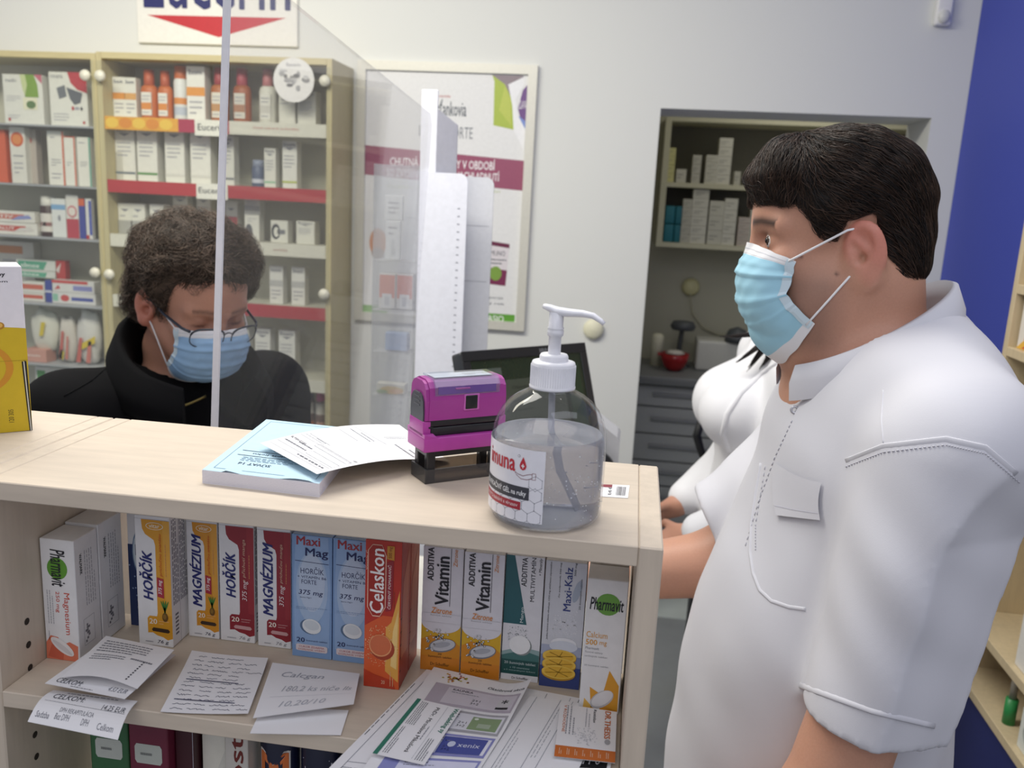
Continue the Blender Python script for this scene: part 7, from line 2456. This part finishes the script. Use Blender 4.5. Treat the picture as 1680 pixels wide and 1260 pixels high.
    # mask and glasses
    face_mask(o, H, [(.106, -.006), (.121, -.022), (.121, -.05), (.110, -.085), (.092, -.106), (.060, -.122)],
              [(.066, -.014), (.066, -.034), (.070, -.054), (.060, -.070), (.050, -.080), (.040, -.090)], [.056, .062, .062, .056], field=lambda q: head_field(q, 0.0, True),
              ear=[(.016, .0800, .019), (-.004, .0740, .024), (-.014, .0720, .0), (-.008, .0710, -.026), (.013, .0745, -.030)], c1='#94b9dc')
    FR = M('#30343f', .3)
    fr = thing_child = bpy.data.objects.new('glasses', None)
    S.collection.objects.link(fr); fr.parent = o; fr['_w'] = o['_w']
    def ring(s):
        pts = []
        for i in range(29):
            a = 2 * math.pi * i / 28
            y = .0335 + .0265 * math.copysign(abs(math.cos(a)) ** .7, math.cos(a))
            u = -.014 + .0175 * math.copysign(abs(math.sin(a)) ** .75, math.sin(a))
            pts.append(Vector(H.w((.1215 - .22 * abs(y) * abs(y) / .06 + .004 * math.sin(a), s * y, u))))
        return pts
    b = MB()
    for s in (1, -1):
        b.tube(ring(s), .0010, FR, 6)
        b.tube(ring(s)[1:14], .0017, FR, 6)
    b.tube([Vector(H.w((.1215, y, -.008 + .003 * math.cos(y * 200)))) for y in np.linspace(-.008, .008, 6)], .0013, FR, 6)
    b.build('glasses_frame', fr)
    b = MB()
    for s in (1, -1):
        r = ring(s)[:-1]
        b.add(r, [tuple(range(len(r)))], M('#f6f8fa', .03, 'clear', metal=.03))
    b.build('lenses', fr)
    for s in (1, -1):
        b = MB(); b.tube([Vector(H.w(p)) for p in ((.108, s * .060, -.004), (.095, s * .068, -.002), (.05, s * .075, .004), (.012, s * .079, .014), (-.012, s * .078, .010))], .0019, FR, 6, flat=1.3); b.build('temple', fr)
customer()

# ------------------------------------------------------------------ the colleague behind the man
def colleague():
    H = Frame((.385, 2.02, 1.452), (-.97, -.10, -.22), (0, 0, 1))
    yw = math.radians(12)
    F = np.array([-math.cos(yw), -math.sin(yw), 0]); Lf = np.array([math.sin(yw), -math.cos(yw), 0])
    RB = np.stack([F, Lf, [0, 0, 1]], 1)
    loc = (.36, 2.0, 0)
    aL = [np.array(p) for p in ((.365, 1.845, 1.285), (.33, 1.81, 1.02), (.165, 1.87, .905))]
    aR = [np.array(p) for p in ((.335, 2.165, 1.285), (.29, 2.18, 1.02), (.15, 2.09, .90))]
    def body(P):
        d = head_field(H.to(P), female=True, neck=.08)
        d = U(.03, d, s_cap(P, (.410, 2.02, 1.40), (.365, 2.005, 1.28), .050, .056))
        d = U(.04, d, s_ell(P, (.35, 2.0, 1.14), (.095, .14, .18), RB), s_ell(P, (.35, 2.0, .92), (.10, .14, .18), RB))
        for a in (aL, aR):
            d = U(.04, d, s_cap(P, (.36, 2.0, 1.27), a[0], .045, .042))
            d = U(.03, d, s_cap(P, a[0], a[1], .040, .036), s_cap(P, a[1], a[2], .036, .027))
        d = U(.02, d, hand_field(P, aL[2], (-.8, .1, -.5), (0, .6, -.7), -1, .92), hand_field(P, aR[2], (-.8, -.1, -.5), (0, -.6, -.7), 1, .92))
        for y in (1.92, 2.08):
            d = U(.04, d, s_cap(P, (.36, y, .84), (.36, y, .45), .08, .05), s_cap(P, (.36, y, .45), (.37, y, .08), .05, .035), s_cap(P, (.37, y, .045), (.24, y, .032), .032, .025))
        return d
    tone = lambda V: np.tile(lin('#bf8d76'), (len(V), 1))
    o, V, Q = body_part('person', body, (.0, 1.74, -.01), (.52, 2.28, 1.62), .0055, SKIN, tone=tone, at=loc)
    tag(o, 'woman in a white coat with dark hair, mostly hidden behind the man', 'person')
    WC = M('#e6e6ea', .75, 'cotton')
    def coat(P):
        d = s_ell(P, (.35, 2.0, 1.18), (.125, .17, .17), RB)
        m = P.copy(); 
        d = U(.04, d, s_ell(P, (.262, 1.925, 1.185), (.098, .085, .088), RB), s_ell(P, (.245, 2.045, 1.185), (.088, .085, .088), RB))
        d = U(.05, d, s_ell(P, (.335, 2.0, 1.0), (.118, .155, .18), RB), s_ell(P, (.35, 2.0, .82), (.155, .18, .24), RB))
        for a in (aL, aR):
            d = U(.04, d, s_cap(P, (.362, 2.0, 1.325), a[0], .066, .064))
            d = U(.03, d, s_cap(P, a[0], a[1], .060, .054), s_cap(P, a[1], a[1] + (a[2] - a[1]) * .85, .052, .044))
        d = d + .003 * wave(P, 25, 7, 18, 50, (1, 1, .6)) + .0014 * wave(P, 27, 5, 60, 100)
        d = smax(d, .62 - P[:, 2], .006)
        nk = s_cap(P, (.37, 2.005, 1.28), (.385, 2.01, 1.48), .060, .072)
        vee = s_cap(P, (.30, 1.985, 1.36), (.21, 1.965, 1.25), .036, .004)
        return smax(d, -smin(nk, vee, .02), .008)
    ct, CV, CQ = body_part('coat', coat, (.04, 1.72, .60), (.54, 2.28, 1.42), .0062, WC, parent=o)
    B = bvh(CV, CQ)
    q = []
    for (x0, y0), (x1, y1) in zip([(1292, 585), (1252, 612), (1216, 645), (1193, 680), (1186, 712)], [(1252, 612), (1216, 645), (1193, 680), (1186, 712), (1200, 748)]):
        for t in (0, .25, .5, .75):
            d = Vector(ray(x0 + (x1 - x0) * t, y0 + (y1 - y0) * t)).normalized()
            p, n_, i_, t_ = B.ray_cast(Vector(CAM), d)
            if p is not None:
                q.append(p)
    if len(q) > 4:
        lp = MB(); lp.tube(q, .0065, WC, 8, flat=.6, up=(0, -1, 0)); lp.build('lapel_edge', ct)
    # shawl collar along the neck opening
    for s in (1, -1):
        b = MB(); pts = []
        for t in np.linspace(0, 1, 22):
            a = math.radians(0 + 150 * t)
            z = 1.392 - .03 * t - .17 * max(0, t - .45) / .55
            f = -.072 * math.cos(a) - .01 + .095 * max(0, t - .5) / .5
            l = s * .070 * math.sin(a) * (1 - .35 * max(0, t - .5) / .5) 
            pts.append((np.array([.372, 2.005, z]) + F * f + Lf * l, -F * math.cos(a) + Lf * s * math.sin(a)))
        vs = []
        for p, out in pts:
            vs += [p - np.array([0, 0, .012]), p + np.array([0, 0, .012]) + out * .004, p + out * .022 + np.array([0, 0, .004]), p + out * .045 - np.array([0, 0, .028])]
        b.add([Vector(p) for p in vs], [(i * 4 + j, (i + 1) * 4 + j, (i + 1) * 4 + j + 1, i * 4 + j + 1) for i in range(21) for j in range(3)], WC, True)
        b.build('collar', ct)
    def trs(P):
        d = None
        for y in (1.92, 2.08):
            e = U(.05, s_cap(P, (.36, y, .84), (.36, y, .45), .10, .075), s_cap(P, (.36, y, .45), (.37, y, .07), .075, .06))
            d = e if d is None else U(.04, d, e)
        return smax(smax(d, .075 - P[:, 2], .003), P[:, 2] - .76, .003)
    body_part('trousers', trs, (.2, 1.78, .05), (.52, 2.22, .8), .010, WC, parent=o)
    for y in (1.92, 2.08):
        def sh(P, y=y):
            return smax(s_cap(P, (.37, y, .05), (.25, y, .045), .048, .042), .004 - P[:, 2], .004)
        body_part('shoe', sh, (.17, y - .08, -.004), (.45, y + .08, .12), .008, M('#d9d9d9', .5), parent=o)
    def skull(P):
        q = H.to(P)
        return U(.03, s_ell(q, (.004, 0, .050), (.094, .073, .079)), s_ell(q, (-.02, 0, -.02), (.070, .074, .08)))
    XF = [-.15, -.03, .02, .05, .075, .13]
    XU = [-.14, -.14, -.10, -.02, .055, .06]
    def hair(P):
        q = H.to(P)
        d = skull(P) - .012 + .003 * wave(q, 61, 6, 40, 110)
        return smax(d, np.interp(q[:, 0], XF, XU).astype(np.float32) - q[:, 2], .012)
    HM = M('#1d1514', .5, 'hair')
    hb, _, _ = body_part('hair', hair, H.o - .2, H.o + .2, .006, HM, parent=o)
    # locks falling forward over the collar
    b = MB(); R = random.Random(3)
    guides = [((1310, 520), (1292, 560), (1262, 602), .014, 44), ((1302, 520), (1262, 552), (1196, 549), .008, 22), ((1300, 530), (1262, 566), (1222, 592), .009, 26),
              ((1305, 540), (1290, 575), (1286, 612), .010, 26), ((1305, 525), (1275, 560), (1240, 606), .011, 30)]
    for g0, g1, g2, sp, n in guides:
        A, B_, C_ = (atY(g[0] - 14, g[1] + 2, 1.88) for g in (g0, g1, g2))
        for i in range(n):
            j = Vector((R.gauss(0, sp * .5), R.gauss(0, sp * .6), R.gauss(0, sp * .5)))
            e = R.uniform(.72, 1.04)
            pts = []
            for t in (0, .2, .4, .6, .8, 1):
                t *= e
                p = A * (1 - t) ** 2 + B_ * 2 * t * (1 - t) + C_ * t * t
                pts.append(p + j * (1 - .75 * t))
            b.tube(pts, [.0030, .0030, .0028, .0022, .0014, .0004], HM, 5)
    b.build('hair_strands', hb)
colleague()
b = MB()
p = [atY(x, y, 2.7) for x, y in ((1150, 690), (1143, 715), (1150, 740), (1158, 757), (1152, 775))]
p2 = [atY(x, y, 2.7) for x, y in ((1176, 725), (1168, 740), (1158, 757))]
t = thing('shoulder_bag', 'black bag with straps behind the woman, standing before the drawers', 'bag', (p[-1].x + .18, 2.72, 0))
b.tube(p, [.012, .014, .012, .014, .018], M('#101114', .6), 8)
b.tube(p2, .010, M('#101114', .6), 8); b.build('strap', t)
b = MB(); z1 = p[-1].z
b.box(p[-1].x + .0, 2.66, .001, p[-1].x + .24, 2.78, z1 - .01, M('#14151b', .6), .03, 3); b.build('body', t)
